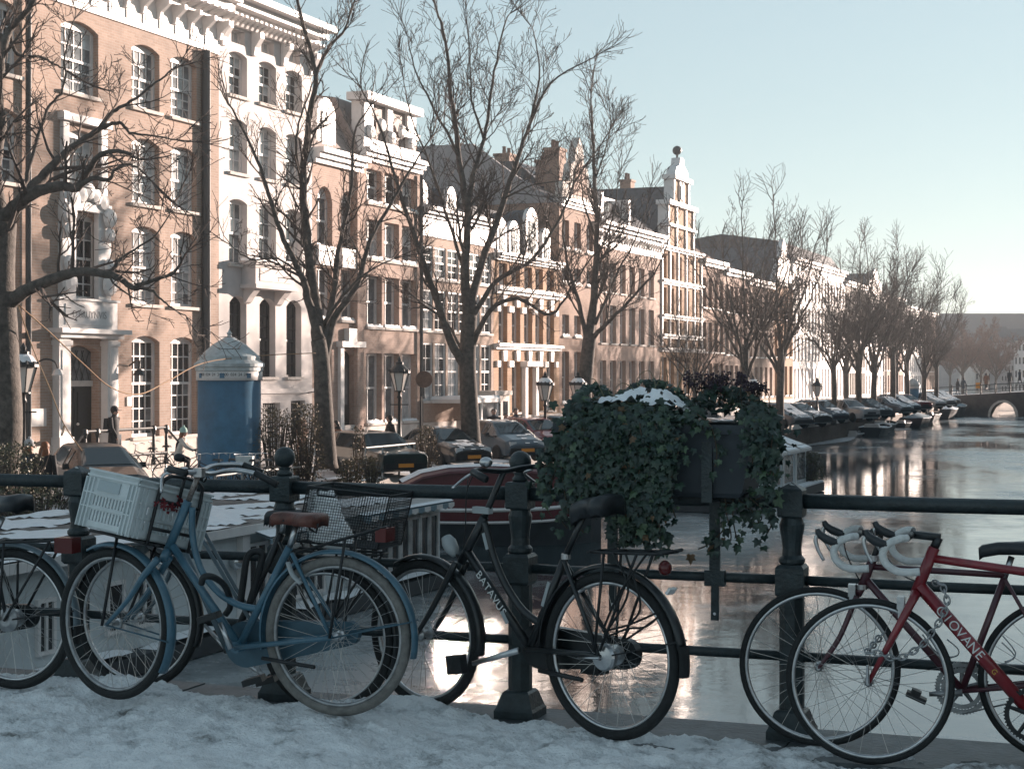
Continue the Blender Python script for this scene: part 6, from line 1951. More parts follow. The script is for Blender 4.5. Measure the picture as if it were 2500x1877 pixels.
for (pts, o, dn) in (
    ([(1450, 985), (1400, 1010), (1375, 1070), (1350, 1120), (1318, 1150)], -0.2, 0.013), ([(1450, 985), (1395, 1020), (1372, 1090), (1356, 1150), (1340, 1190), (1360, 1230)], -0.22, 0.012),
    ([(1400, 1060), (1350, 1085), (1322, 1130), (1335, 1180)], -0.18, 0.02), ([(1390, 1120), (1350, 1170), (1335, 1235), (1350, 1262)], -0.18, 0.022), ([(1400, 1160), (1420, 1230), (1412, 1275), (1425, 1300)], -0.22, 0.02),
    ([(1440, 1000), (1390, 1060), (1372, 1120), (1375, 1180), (1388, 1250)], -0.24, 0.011), ([(1460, 975), (1400, 985), (1372, 1030), (1366, 1090), (1330, 1140)], -0.2, 0.013),
    ([(1420, 1040), (1372, 1075), (1335, 1130), (1312, 1145)], -0.16, 0.016), ([(1420, 1100), (1380, 1150), (1345, 1160), (1320, 1200)], -0.18, 0.016),
    ([(1405, 1150), (1395, 1220), (1370, 1262), (1385, 1290)], -0.2, 0.018), ([(1560, 1210), (1555, 1260), (1575, 1310), (1580, 1345)], -0.26, 0.010),
    ([(1520, 1200), (1530, 1260), (1540, 1300), (1545, 1330)], -0.26, 0.010), ([(1590, 1200), (1600, 1260), (1610, 1300)], -0.26, 0.014), ([(1545, 1200), (1560, 1250), (1560, 1300)], -0.25, 0.010),
    ([(1770, 1215), (1775, 1260), (1785, 1310), (1775, 1335)], -0.12, 0.016), ([(1790, 1215), (1790, 1270), (1800, 1320)], -0.1, 0.018), ([(1770, 1290), (1735, 1325), (1705, 1340)], -0.12, 0.03),
    ([(1800, 1220), (1830, 1240), (1850, 1270), (1865, 1300)], -0.1, 0.018), ([(1830, 1215), (1870, 1250), (1885, 1275), (1868, 1310)], -0.1, 0.02), ([(1760, 1225), (1810, 1235), (1860, 1262), (1830, 1290)], -0.08, 0.018),
    ([(1850, 1000), (1880, 1060), (1875, 1120), (1885, 1180), (1890, 1225)], -0.1, 0.011), ([(1845, 985), (1890, 1030), (1898, 1090), (1880, 1150), (1870, 1205), (1845, 1220)], -0.1, 0.011),
    ([(1830, 980), (1885, 1000), (1905, 1040), (1900, 1080)], -0.05, 0.013), ([(1640, 1180), (1640, 1230), (1650, 1265)], -0.24, 0.02), ([(1600, 1290), (1615, 1330), (1606, 1365)], -0.24, 0.02),
    ([(1700, 1010), (1735, 1040), (1750, 1100), (1745, 1140)], -0.24, 0.014)):
    vine([ivy_xyz(u, v, o + rng.gauss(0, 0.01)) for u, v in pts], dn)
# mounds on top
def mound(u0, u1, v0, v1, n, o0=-0.2, o1=0.14, f=None):
    for i in range(n):
        u = rng.uniform(u0, u1); t = rng.random() ** 0.7
        hump = math.sin(PI * min(1, max(0, (u - u0) / (u1 - u0)))) ** 0.6
        v = v1 - (v1 - v0) * hump * t
        add_leaf(ivy_xyz(u, v, rng.uniform(o0, o1)), Vector((rng.gauss(0, .4), -0.6, 0.7)), Vector((rng.gauss(0, .5), -0.4, -0.7)), rng.uniform(0.022, 0.04))
mound(1380, 1520, 935, 1010, 260, -0.05, 0.16); mound(1500, 1680, 925, 985, 260, 0.06, 0.17); mound(1660, 1880, 940, 1012, 300, -0.10, 0.16); mound(1385, 1470, 965, 1060, 200, -0.24, -0.1)
mound(1440, 1720, 1008, 1034, 190, -0.25, -0.18); mound(1470, 1680, 972, 1000, 70, -0.16, 0.05)
leaves.sort(key=lambda q: q[0].y - q[4] * 3)
for p, x, y, z, s, mt in leaves[:300]:
    o = inst('leaf', leaf_me[mt], ivy)
    M4 = Matrix((x * s, y * s, z * s)).transposed().to_4x4(); M4.translation = p
    o.matrix_local = M4
mb3 = {k: MB() for k in leaf_me}
fol = MB(); kk = list(leaf_me)
for p, x, y, z, s, mt in leaves[300:]:
    n = len(fol.v); mi = kk.index(mt)
    for (a, c, e) in LEAF_V:
        fol.v.append(tuple(p + x * (a * s) + y * (c * s) + z * (e * s)))
    for f in LEAF_F: fol.f.append(tuple(n + i for i in f)); fol.m.append(mi)
q = fol.build('foliage', [M_[k] for k in kk], ivy); q['kind'] = 'stuff'
stems.build('stem', M_['ivy_stem'], ivy)
# snow caught on top of the ivy
b = MB(); nx, ny = 46, 18
idx = {}
for i in range(nx):
    for j in range(ny):
        def P(i, j):
            f, g = i / nx, j / ny
            a = A0 + 0.03 + (A1 - A0 - 0.28) * f; o = -0.19 + 0.26 * g
            h = zt0 + 0.05 + 0.10 * math.sin(PI * f) ** 0.7 * (0.6 + 0.4 * math.sin(PI * g)) + 0.035 * mn.noise((a * 9, o * 9, 3)) + 0.022 * mn.noise((a * 28, o * 28, 3))
            return (a, o, h)
        if mn.noise((i * 0.13, j * 0.2, 7)) + 0.6 * mn.noise((i * 0.5, j * 0.6, 3)) + 0.22 - 0.5 * max(0, abs(i / nx - 0.5) - 0.38) * 6 < 0: continue
        f = []
        for q in ((i, j), (i + 1, j), (i + 1, j + 1), (i, j + 1)):
            if q not in idx: idx[q] = len(b.v); b.v.append(P(*q))
            f.append(idx[q])
        b.f.append(tuple(f)); b.m.append(0)
q = b.build('snow', M_['snow'], ivy, True); q['kind'] = 'stuff'
# grasses and dark seed heads
gr = thing('ornamental_grass', 'thin arching grass blades sticking out of the snow on the planter', 'grass tuft', tuple(rail(0.0385)), ANG_E)
b = MB()
for (pts, o) in (([(1560, 1000), (1520, 975), (1490, 962), (1485, 945)], -0.15), ([(1590, 990), (1540, 985), (1500, 985), (1465, 978)], -0.16), ([(1600, 985), (1600, 940), (1585, 905), (1560, 915)], -0.05), ([(1610, 985), (1630, 930), (1625, 900), (1640, 925)], -0.05),
                 ([(1650, 960), (1665, 920), (1680, 890)], 0.0), ([(1560, 985), (1545, 950), (1520, 935), (1500, 950)], -0.1), ([(1530, 1000), (1500, 1015), (1470, 1020)], -0.2), ([(1600, 1000), (1560, 1010), (1540, 1022), (1525, 1024)], -0.2),
                 ([(1590, 960), (1610, 925), (1612, 880)], 0.05), ([(1480, 980), (1455, 930), (1440, 925)], -0.05), ([(1570, 970), (1555, 930), (1572, 905)], 0.0)):
    P = smooth_path([ivy_xyz(u, v, o) for u, v in pts], 5)
    b.tube(P, [0.0035 * (1 - 0.8 * i / (len(P) - 1)) for i in range(len(P))], 4)
q = b.build('blade', mat('dry_grass_blade', (0.13, 0.13, 0.08), 0.6), gr); q['kind'] = 'stuff'
fl = thing('flower_plant', 'dark purple dried flower heads on stalks at the right end of the planter', 'plant', tuple(rail(0.0385)), ANG_E)
b, c2 = MB(), MB()
for i in range(34):
    u = rng.choice([rng.gauss(1735, 28), rng.gauss(1775, 25), rng.gauss(1850, 14), rng.gauss(1700, 22)]); vt = 906 + abs(rng.gauss(0, 18)) + (22 if u > 1820 else 0)
    P0, P1 = ivy_xyz(u + rng.gauss(0, 12), 990, rng.uniform(-.1, .1)), ivy_xyz(u, vt, rng.uniform(-.12, .12))
    b.tube([P0, P0.lerp(P1, 0.6) + Vector((rng.gauss(0, .006), 0, 0)), P1], 0.0022, 4)
    for k in range(26):
        t = rng.random(); q = P0.lerp(P1, 0.62 + 0.42 * t) + Vector((rng.gauss(0, .013), rng.gauss(0, .013), 0))
        s = rng.uniform(0.004, 0.0075)
        c2.box(q, (s, s, s), M=Matrix.Rotation(rng.uniform(0, 3), 3, Vector((rng.random(), rng.random(), 1)).normalized()))
b.build('stalk', M_['ivy_stem'], fl); q = c2.build('flower_head', mat('dark_purple_flowers', (0.045, 0.028, 0.042), 0.7), fl); q['kind'] = 'stuff'
# ---------------------------------------------------------------- bicycles
M_['bike_blue'] = mat('blue_bicycle_paint', (0.045, 0.115, 0.165), 0.38, var=0.15, vscale=12, coat=0.25, bump=0.05, bscale=120)
M_['bike_blue_dark'] = mat('blue_chaincase_plastic', (0.035, 0.085, 0.12), 0.5, var=0.2, vscale=9)
M_['bike_black'] = mat('black_bicycle_paint', (0.009, 0.012, 0.014), 0.38, var=0.3, vscale=25, coat=0.2)
M_['bike_grey'] = mat('grey_blue_bicycle_paint', (0.10, 0.14, 0.165), 0.4, var=0.15, vscale=14)
M_['bike_red'] = mat('red_bicycle_paint', (0.20, 0.014, 0.022), 0.32, var=0.18, vscale=10, coat=0.5)
M_['bike_maroon'] = mat('maroon_bicycle_paint', (0.075, 0.020, 0.030), 0.35, var=0.2, vscale=10, coat=0.4)
M_['rubber_grey'] = mat('weathered_grey_tyre', (0.16, 0.155, 0.145), 0.85, var=0.25, vscale=20, bump=0.3, bscale=150)
M_['rubber'] = mat('black_tyre', (0.010, 0.012, 0.013), 0.75, var=0.3, vscale=20, bump=0.35, bscale=160)
M_['alu'] = mat('aluminium', (0.52, 0.53, 0.54), 0.34, 1.0, var=0.12, vscale=30)
M_['alu_dull'] = mat('dull_aluminium', (0.34, 0.35, 0.36), 0.5, 0.9, var=0.2, vscale=20)
M_['steel_rust'] = mat('rusty_chrome', (0.16, 0.075, 0.045), 0.55, 0.6, var=0.5, vscale=40, col2=(0.36, 0.33, 0.31))
M_['leather'] = mat('brown_saddle_leather', (0.10, 0.032, 0.022), 0.42, var=0.35, vscale=14, bump=0.2, bscale=60)
M_['saddle_black'] = mat('black_saddle', (0.018, 0.022, 0.026), 0.38, var=0.3, vscale=12)
M_['tape'] = mat('white_bar_tape', (0.62, 0.63, 0.62), 0.7, var=0.12, vscale=30, bump=0.4, bscale=90)
M_['spoke'] = mat('spoke_steel', (0.42, 0.41, 0.40), 0.35, 0.9)
M_['decal'] = mat('white_decal', (0.66, 0.67, 0.66), 0.5)
M_['plastic_grey'] = mat('grey_plastic', (0.33, 0.36, 0.37), 0.45)

CAMP = Vector((0, 0, EYE))
class Plane:
    """vertical plane through point p0 with heading angle ang (forward direction)"""
    def __init__(self, p0, ang):
        self.p = Vector(p0); self.f = Vector((math.cos(ang), math.sin(ang), 0)); self.l = Vector((-math.sin(ang), math.cos(ang), 0)); self.ang = ang
    def pt(self, u, v, off=0.0):
        d = Vector(((u - CX) / F, 1, -(v - HZ) / F))
        t = (self.p + self.l * off - CAMP).dot(self.l) / d.dot(self.l)
        return CAMP + d * t
    def rel(self, p, f=0, l=0, z=0):
        return Vector(p) + self.f * f + self.l * l + Vector((0, 0, z))

_wm = {}
def wheel(root, c, ang, Rw, tr, tyre='rubber', rim='alu', spokes=32, hub_w=0.035, hub_r=0.022, name='wheel', flange=None, rimw=0.012):
    """wheel part (rim mesh) with tyre, spokes and hub below it"""
    key = (round(Rw, 3), tr, tyre, rim, spokes, hub_r, rimw)
    if key not in _wm:
        r0 = Rw - tr
        b = MB(); b.torus((0, 0, 0), r0 - tr - 0.003, 0.0095, None, 64, 8, 0, rimw); rimm = b.mesh('rim', M_[rim], True)
        b = MB(); b.torus((0, 0, 0), r0, tr, None, 64, 10, 0, tr * 0.98); tym = b.mesh('tyre', M_[tyre], True)
        b = MB()
        rr = random.Random(3)
        for i in range(spokes):
            sd = 1 if i % 2 else -1
            a = 2 * PI * i / spokes
            da = (1 if (i // 2) % 2 else -1) * 1.15
            p0 = Vector((math.cos(a + da) * hub_r, sd * hub_w * 0.85, math.sin(a + da) * hub_r))
            p1 = Vector((math.cos(a) * (r0 - tr - 0.008), sd * 0.002, math.sin(a) * (r0 - 0.016)))
            b.tube([p0, p1], 0.0012, 3, caps=False)
        spm = b.mesh('spokes', M_['spoke'])
        b = MB()
        My = Matrix(((1, 0, 0), (0, 0, -1), (0, 1, 0)))
        b.lathe([(0.008, -hub_w - 0.025), (0.011, -hub_w - 0.01), (hub_r, -hub_w), (hub_r, -hub_w + 0.008), (hub_r * 0.6, -hub_w + 0.012), (hub_r * 0.6, hub_w - 0.012), (hub_r, hub_w - 0.008), (hub_r, hub_w), (0.011, hub_w + 0.01), (0.008, hub_w + 0.025)], 14, (0, 0, 0), My)
        hbm = b.mesh('hub', M_['alu'], False)
        _wm[key] = (rimm, tym, spm, hbm)
    rimm, tym, spm, hbm = _wm[key]
    inv = tmat(root).inverted()
    w = inst(name, rimm, root, inv @ Vector(c), (0, random.Random(str(c)).uniform(0, 1), ang - root.rotation_euler.z))
    inst('tyre', tym, w); inst('spokes', spm, w); inst('hub', hbm, w)
    return w
class Bike:
    def __init__(self, label, rear, front, group='bicycles parked against the bridge railing', rw=0.35):
        self.r = at(*rear); self.f = at(*front)
        d = self.f - self.r; self.ang = math.atan2(d.y, d.x)
        self.rz = self.r.z
        self.root = thing('bicycle', label, 'bicycle', (self.r.x, self.r.y, self.r.z - rw), self.ang, group)
        self.P = Plane(self.r, self.ang)
    def tube(self, name, pts, r, m, sides=10, parent=None, sm=0, flat=None):
        b = MB(); b.tube(smooth_path(pts, sm) if sm else pts, r, sides, flat=flat)
        return b.build(name, M_[m], parent or self.root, True, True, self.root)
    def tubes(self, name, lst, m, sides=8, parent=None):
        b = MB()
        for pts, r in lst: b.tube(pts, r, sides)
        return b.build(name, M_[m], parent or self.root, True, True, self.root)
    def mb(self, name, b, m, parent=None, smooth=False):
        return b.build(name, M_[m], parent or self.root, smooth, True, self.root)
    def fender(self, c, pl, Rf, a0, a1, m, w=0.028, name='mudguard'):
        """arc in plane pl; angles measured from forward, counter-clockwise seen with forward to the right"""
        b = MB(); n = 36
        prof = [(-w, -0.012), (-w * 0.75, 0.0), (0, 0.006), (w * 0.75, 0.0), (w, -0.012)]
        for i in range(n + 1):
            a = a0 + (a1 - a0) * i / n
            for (l, dr) in prof:
                b.v.append(tuple(Vector(c) + pl.f * ((Rf + dr) * math.cos(a)) + Vector((0, 0, (Rf + dr) * math.sin(a))) + pl.l * l))
        for i in range(n):
            for k in range(4):
                q = i * 5 + k
                b.f.append((q, q + 1, q + 6, q + 5)); b.m.append(0)
        o = self.mb(name, b, m, None, True)
        md = o.modifiers.new('thick', 'SOLIDIFY'); md.thickness = 0.002
        return o
    def saddle(self, nose, rear, w, h, m, name='saddle'):
        """loft from nose to rear"""
        n0, n1 = Vector(nose), Vector(rear); ax_ = (n1 - n0); L = ax_.length; ax_.normalize(); lat = Vector((0, 0, 1)).cross(ax_).normalized(); up = ax_.cross(lat)
        b = MB(); st_ = [(0, .016, .3), (.06, .024, .7), (.3, .030, 1), (.5, .045, .98), (.68, .085, 1.0), (.85, w / 2, 1.12), (.95, w / 2 * .92, 1.1), (1.0, w / 2 * .6, .85)]
        for f, hw, hz in st_:
            for (k, z) in ((-1, -h * 0.9), (-1.0, -h * .3), (-.78, 0), (0, h * .12), (.78, 0), (1.0, -h * .3), (1, -h * 0.9), (0, -h * 0.75)):
                p = n0 + ax_ * (L * f) + lat * (hw * k) + up * (z + h * (hz - 1) * 0.6)
                b.v.append(tuple(p))
        for i in range(len(st_) - 1):
            for k in range(8):
                a, c = i * 8 + k, i * 8 + (k + 1) % 8
                b.f.append((a, c, c + 8, a + 8)); b.m.append(0)
        b.f.append(tuple(range(8))[::-1]); b.m.append(0); e = (len(st_) - 1) * 8; b.f.append(tuple(e + k for k in range(8))); b.m.append(0)
        return self.mb(name, b, m, None, True)
    def pedal(self, p, m='black'):
        b = MB(); b.box(p, (0.095, 0.075, 0.028), M=Matrix.Rotation(self.ang + 0.2, 3, 'Z') @ Matrix.Rotation(0.3, 3, 'Y'))
        return self.mb('pedal', b, m)

# ============ the blue step-through bicycle with the crate
B = Bike('blue step-through bicycle with brown saddle and a white crate on its front rack', (824, 1552, 7.42), (278, 1522, 7.80))
P = B.P
aS = B.ang - math.radians(13)
Q = Plane(B.f, aS)
wheel(B.root, B.r, B.ang, 0.352, 0.022, 'rubber_grey', 'alu_dull', 36)
wheel(B.root, B.f, aS, 0.350, 0.021, 'rubber', 'alu_dull', 36)
ht, hb_ = P.pt(460, 1222), P.pt(410, 1342)
bb = P.pt(584, 1577); stp = P.pt(707, 1335)
B.tube('head_tube', [ht, hb_], 0.021, 'bike_blue', 14)
B.tube('down_tube', [P.pt(421, 1332), bb], 0.019, 'bike_blue', 12)
B.tube('top_tube', [P.pt(u, v) for u, v in ((470, 1238), (469, 1287), (475, 1337), (488, 1382), (505, 1412), (526, 1438), (551, 1459), (588, 1478), (634, 1486))], 0.0155, 'bike_blue', 12, sm=4)
B.tube('seat_tube', [bb, stp], 0.0175, 'bike_blue', 12)
B.tube('seat_post', [stp, P.pt(723, 1284)], 0.0135, 'alu', 12)
B.tubes('seat_stay', [([P.pt(712, 1350, o * .5), P.rel(B.r, 0.0, o)], 0.0095)for o in (-0.06,)], 'bike_blue'); B.tubes('seat_stay', [([P.pt(712, 1350, 0.03), P.rel(B.r, 0.0, 0.06)], 0.0095)], 'bike_blue')
B.tube('chain_stay', [bb + P.l * 0.04, P.rel(B.r, 0.07, 0.06, -0.01), P.rel(B.r, 0.0, 0.06)], 0.012, 'bike_blue'); B.tube('chain_stay', [bb - P.l * 0.04, P.rel(B.r, 0.0, -0.06)], 0.012, 'bike_blue')
b = MB(); b.lathe([(0.026, -0.04), (0.026, 0.04)], 14, (0, 0, 0), Matrix((P.f, Vector((0, 0, 1)), P.l)).transposed()); b.v = [tuple(Vector(p) + bb) for p in b.v]; B.mb('bottom_bracket', b, 'bike_blue')
B.fender(B.r, P, 0.378, math.radians(-12 + 0), math.radians(192), 'bike_blue')
B.fender(B.f, Q, 0.374, math.radians(65), math.radians(212), 'bike_blue')
# rear mudguard stay, front mudguard stay
B.tubes('mudguard_stay', [([P.rel(B.r, 0, o), P.rel(B.r, -0.37, o * .6, 0.085)], 0.004) for o in (-.06, .06)], 'bike_blue_dark', 6)
B.tubes('mudguard_stay', [([Q.rel(B.f, 0, o), Q.rel(B.f, -0.37, o * .6, -0.05)], 0.004) for o in (-.05, .05)], 'bike_blue_dark', 6)
# fork
crown = Q.pt(400, 1362); hubf = B.f
for o in (-0.052, 0.052):
    B.tube('fork_blade', [crown + Q.l * o * .7, crown.lerp(hubf, .25) + Q.l * o - Q.f * .004, crown.lerp(hubf, 0.62) + Q.l * o - Q.f * 0.018, hubf + Q.l * o], [0.017, 0.0155, 0.012, 0.009], 'bike_blue', 10, sm=5)
B.tube('steerer', [hb_, crown], 0.02, 'bike_blue', 12)
# chain case, cranks, pedals
cc = bb - P.l * 0.05
b = MB()
prof = []
c0, c1 = bb, B.r
axx = (c1 - c0).normalized(); upv = Vector((0, 0, 1)); upv = (upv - axx * upv.dot(axx)).normalized(); Lc = (c1 - c0).length
for k in range(13): a = PI / 2 + PI * k / 12; prof.append((0.105 * math.cos(a), 0.105 * math.sin(a)))
for k in range(9): a = -PI / 2 + PI * k / 8; prof.append((Lc + 0.02 + 0.055 * math.cos(a), 0.055 * math.sin(a)))
for h0, h1 in ((0.055, 0.095),):
    n0 = 0; k_ = len(prof)
    for h in (h0, h1):
        for x, z in prof: b.v.append(tuple(c0 + axx * x + upv * z - P.l * h))
    b.f.append(tuple(range(k_))); b.f.append(tuple(range(k_, 2 * k_))[::-1])
    for i in range(k_): b.f.append((i, k_ + i, k_ + (i + 1) % k_, (i + 1) % k_))
    b.m = [0] * len(b.f)
B.mb('chain_case', b, 'bike_blue_dark')
B.tube('crank', [bb + P.l * 0.075, P.pt(537, 1519, 0.08)], [0.013, 0.010], 'alu', 10); B.pedal(P.pt(511, 1506, 0.13))
B.tube('crank', [bb - P.l * 0.1, P.pt(634, 1640, -0.10)], [0.013, 0.010], 'alu', 10); B.pedal(P.pt(620, 1660, -0.15))
B.tube('kickstand', [P.pt(640, 1606, 0.06), P.pt(768, 1628, 0.09)], 0.009, 'black', 8)
# rear rack with lamp, wheel lock
rk0, rk1 = P.pt(732, 1346), P.pt(934, 1288)
for o in (-0.055, 0.055): B.tube('rack_rail', [rk0 + P.l * o * .7, rk1 + P.l * o, rk1 + P.l * o * .4 - P.f * 0.025 + Vector((0, 0, .004))], 0.0058, 'black', 8)
B.tubes('rack_crossbar', [([rk0.lerp(rk1, f) - P.l * 0.055, rk0.lerp(rk1, f) + P.l * 0.055], 0.005) for f in (0.25, 0.5, 0.75, 1.0)], 'black')
for o in (-0.07, 0.07): B.tube('rack_stay', [rk0.lerp(rk1, 0.62) + P.l * o * .8, P.rel(B.r, 0.005, o)], 0.0065, 'black', 8)
b = MB(); b.box(P.pt(940, 1304), (0.05, 0.10, 0.06), M=Matrix.Rotation(B.ang, 3, 'Z')); B.mb('rear_lamp', b, 'taillight')
b = MB(); b.tube(smooth_path([P.pt(703, 1372, -0.05), P.pt(714, 1402, -0.06), P.pt(735, 1424, -0.065)], 4), 0.014, 8, flat=0.5); b.tube(smooth_path([P.pt(703, 1372, 0.05), P.pt(714, 1402, 0.06), P.pt(735, 1424, 0.065)], 4), 0.014, 8, flat=0.5); B.mb('wheel_lock', b, 'plastic_grey', None, True)
B.saddle(P.pt(662, 1248), P.pt(788, 1258), 0.20, 0.055, 'leather')
B.tubes('saddle_spring', [([P.pt(752, 1280, o), P.pt(757, 1292, o), P.pt(772, 1300, o), P.pt(776, 1278, o)], 0.006) for o in (-.05, .05)] + [([P.pt(690, 1270, o), P.pt(722, 1284, o * .5), P.pt(775, 1280, o)], 0.005) for o in (-.03, .03)], 'black')
# bars: rusty stem, bright handlebar, black grips, bell and lever
stem = P.pt(487, 1153)
B.tube('stem', [ht, stem], 0.0125, 'steel_rust', 12)
LL = Q.l
bar = [stem + LL * (-0.30) - Q.f * 0.19 - Vector((0, 0, .06)), stem - LL * 0.285 - Q.f * 0.10 - Vector((0, 0, 0.02)), stem - LL * 0.22 - Q.f * 0.01 + Vector((0, 0, .0)), stem - LL * 0.10 + Q.f * 0.02 - Vector((0, 0, .012)), stem, stem + LL * 0.10 + Q.f * 0.02 + Vector((0, 0, .005)), stem + LL * 0.22 - Q.f * 0.01 + Vector((0, 0, .02)), stem + LL * 0.285 - Q.f * 0.10 + Vector((0, 0, .03)), stem + LL * 0.30 - Q.f * 0.19 + Vector((0, 0, .02))]
B.tube('handlebar', bar, 0.0115, 'alu', 10, sm=5)
B.tube('grip', [bar[0].lerp(bar[1], 1.15), bar[0] - (bar[1] - bar[0]) * 0.12], 0.0165, 'black', 12); B.tube('grip', [bar[8].lerp(bar[7], 1.15), bar[8] - (bar[7] - bar[8]) * 0.12], 0.0165, 'black', 12)
b = MB(); b.sphere(bar[7] + Vector((0, 0, 0.05)) - LL * 0.05, 0.026, 14, 8, sc=(1, 1, 0.75)); B.mb('bell', b, 'black', None, True)
B.tube('brake_lever', [bar[7] - LL * 0.02 + Vector((0, 0, -.01)), bar[7] + Q.f * 0.05 - Vector((0, 0, .03)), bar[7] + Q.f * 0.03 + LL * 0.03 - Vector((0, 0, .10))], 0.007, 'alu', 8, sm=4)
b = MB(); b.lathe([(0.028, -0.02), (0.028, 0.02)], 12, (0, 0, 0)); b.v = [tuple(Vector(p) + stem) for p in b.v]; B.mb('clamp', b, 'alu')
# front rack: black loop behind the crate, platform, two long stays
ro_, pi_ = 0.22, 0.12                                  # the bicycle leans towards the railing: crate rolled and pitched with it
Z1_ = Vector((0, 0, 1)); up0 = Z1_ * math.cos(ro_) - LL * math.sin(ro_); RV = -LL * math.cos(ro_) - Z1_ * math.sin(ro_)
fw = Q.f * math.cos(pi_) + up0 * math.sin(pi_); up = up0 * math.cos(pi_) - Q.f * math.sin(pi_)
cb = at(309, 1310, 7.58) + RV * 0.24                  # crate base, middle of its rear edge
base = lambda x, y, z: cb + fw * x + RV * y + up * z                   # y to the right
lp = [base(-0.02, -0.125, -0.02), base(-0.02, -0.125, 0.24), base(-0.02, -0.095, 0.30), base(-0.02, -0.03, 0.315), base(-0.02, 0.06, 0.315), base(-0.02, 0.125, 0.30), base(-0.02, 0.15, 0.24), base(-0.02, 0.15, -0.02)]
B.tube('rack_loop', lp, 0.0085, 'black', 10, sm=5)
for z in (0.06, 0.19): B.tube('rack_crossbar', [base(-0.02, -0.125, z), base(-0.02, 0.15, z)], 0.008, 'black', 8)
B.tube('rack_post', [base(-0.02, 0.01, 0.19), base(-0.02, 0.01, 0.36)], 0.008, 'black', 8)
B.tubes('rack_platform', [([base(-0.03, y, -0.012), base(0.33, y, -0.012)], 0.007) for y in (-0.15, -0.05, 0.05, 0.15)] + [([base(x, -0.15, -0.014), base(x, 0.15, -0.014)], 0.007) for x in (0.0, 0.16, 0.33)], 'black')
B.tubes('rack_stay', [([base(0.17, s * 0.13, -0.015), hubf + LL * (-s) * 0.075], 0.0075) for s in (-1, 1)], 'black')
b = MB(); b.lathe([(0.0, 0.06), (0.03, 0.05), (0.045, 0.02), (0.047, -0.01), (0.0, -0.02)], 16, (0, 0, 0), Matrix.Rotation(aS - PI / 2, 3, 'Z') @ Matrix.Rotation(-PI / 2, 3, 'X')); pL = base(0.12, 0, -0.075); b.v = [tuple(Vector(p) + pL) for p in b.v]; B.mb('headlamp', b, 'alu', None, True)

# ---- the crate on it
M_['crate'] = mat('white_crate_plastic', (0.55, 0.60, 0.61), 0.5, var=0.08, vscale=10)
cr = thing('crate', 'white plastic crate with slotted sides strapped on the front rack of the blue bicycle', 'crate', tuple(cb), 0)
CW, CD, CH = 0.48, 0.33, 0.27
def panel(name, o, ex, ez, n, W_, H_, holes, m='crate', parent=None, th=0.008):
    b = MB()
    xs = sorted(set([0, W_] + [q for h in holes for q in (h[0], h[1])])); zs = sorted(set([0, H_] + [q for h in holes for q in (h[2], h[3])]))
    pt = lambda x, z, d: o + ex * x + ez * z + n * d
    for i in range(len(xs) - 1):
        for j in range(len(zs) - 1):
            cx, cz = (xs[i] + xs[i + 1]) / 2, (zs[j] + zs[j + 1]) / 2
            if any(h[0] < cx < h[1] and h[2] < cz < h[3] for h in holes): continue
            for d, fl in ((0, 1), (-th, -1)):
                q = [pt(xs[i], zs[j], d), pt(xs[i + 1], zs[j], d), pt(xs[i + 1], zs[j + 1], d), pt(xs[i], zs[j + 1], d)]
                b.face(q if fl > 0 else q[::-1])
    for (x0, x1, z0, z1) in holes + [(0, W_, 0, H_)]:
        b.face([pt(x0, z0, 0), pt(x0, z1, 0), pt(x0, z1, -th), pt(x0, z0, -th)]); b.face([pt(x1, z0, 0), pt(x1, z0, -th), pt(x1, z1, -th), pt(x1, z1, 0)])
        b.face([pt(x0, z0, 0), pt(x0, z0, -th), pt(x1, z0, -th), pt(x1, z0, 0)]); b.face([pt(x0, z1, 0), pt(x1, z1, 0), pt(x1, z1, -th), pt(x0, z1, -th)])
    return b.build(name, M_[m], parent, False, True, cr if parent is cr else None)
def slots(W_, n, rows, x0=0.05, gap=0.5):
    out = []
    w = (W_ - 2 * x0) / n
    for (z0, z1) in rows:
        for i in range(n):
            out.append((x0 + w * i + w * gap * .5, x0 + w * (i + 1) - w * gap * .5, z0, z1))
    return out
rws = [(0.035, 0.085), (0.105, 0.15)]
panel('wall', base(0, -CW / 2, 0), RV, up, -fw, CW, CH, slots(CW, 14, rws), parent=cr)
panel('wall', base(CD, -CW / 2, 0), -fw, up, -RV, CD, CH, slots(CD, 10, rws, 0.06), parent=cr)
panel('wall', base(CD, CW / 2, 0), -RV, up, fw, CW, CH, slots(CW, 14, rws), parent=cr)
panel('wall', base(0, CW / 2, 0), fw, up, RV, CD, CH, slots(CD, 10, rws, 0.06), parent=cr)
panel('floor', base(0, -CW / 2, 0), RV, fw, up * -1, CW, CD, [], parent=cr)
b = MB()
def bar_(p0, p1, w, h, n): 
    d = (p1 - p0); L = d.length; d.normalize(); s = d.cross(n).normalized()
    c = (p0 + p1) / 2
    b.box(c, (L, w, h), M=Matrix((d, s, n)).transposed())
for z in (CH - 0.005, CH - 0.03, 0.095, 0.16):
    hh = 0.010 if z > 0.2 else 0.006
    bar_(base(-0.004, -CW / 2 - .004, z), base(-0.004, CW / 2 + .004, z), 0.012, hh, up); bar_(base(CD + .004, -CW / 2, z), base(CD + .004, CW / 2, z), 0.012, hh, up)
    bar_(base(0, -CW / 2 - .004, z), base(CD, -CW / 2 - .004, z), 0.012, hh, up); bar_(base(0, CW / 2 + .004, z), base(CD, CW / 2 + .004, z), 0.012, hh, up)
for y in (-CW / 2, -CW / 2 + .03, -CW / 2 + .06, CW / 2, CW / 2 - .03, CW / 2 - .06): bar_(base(-.005, y, 0.0), base(-.005, y, CH - .04), 0.006, 0.014, fw)
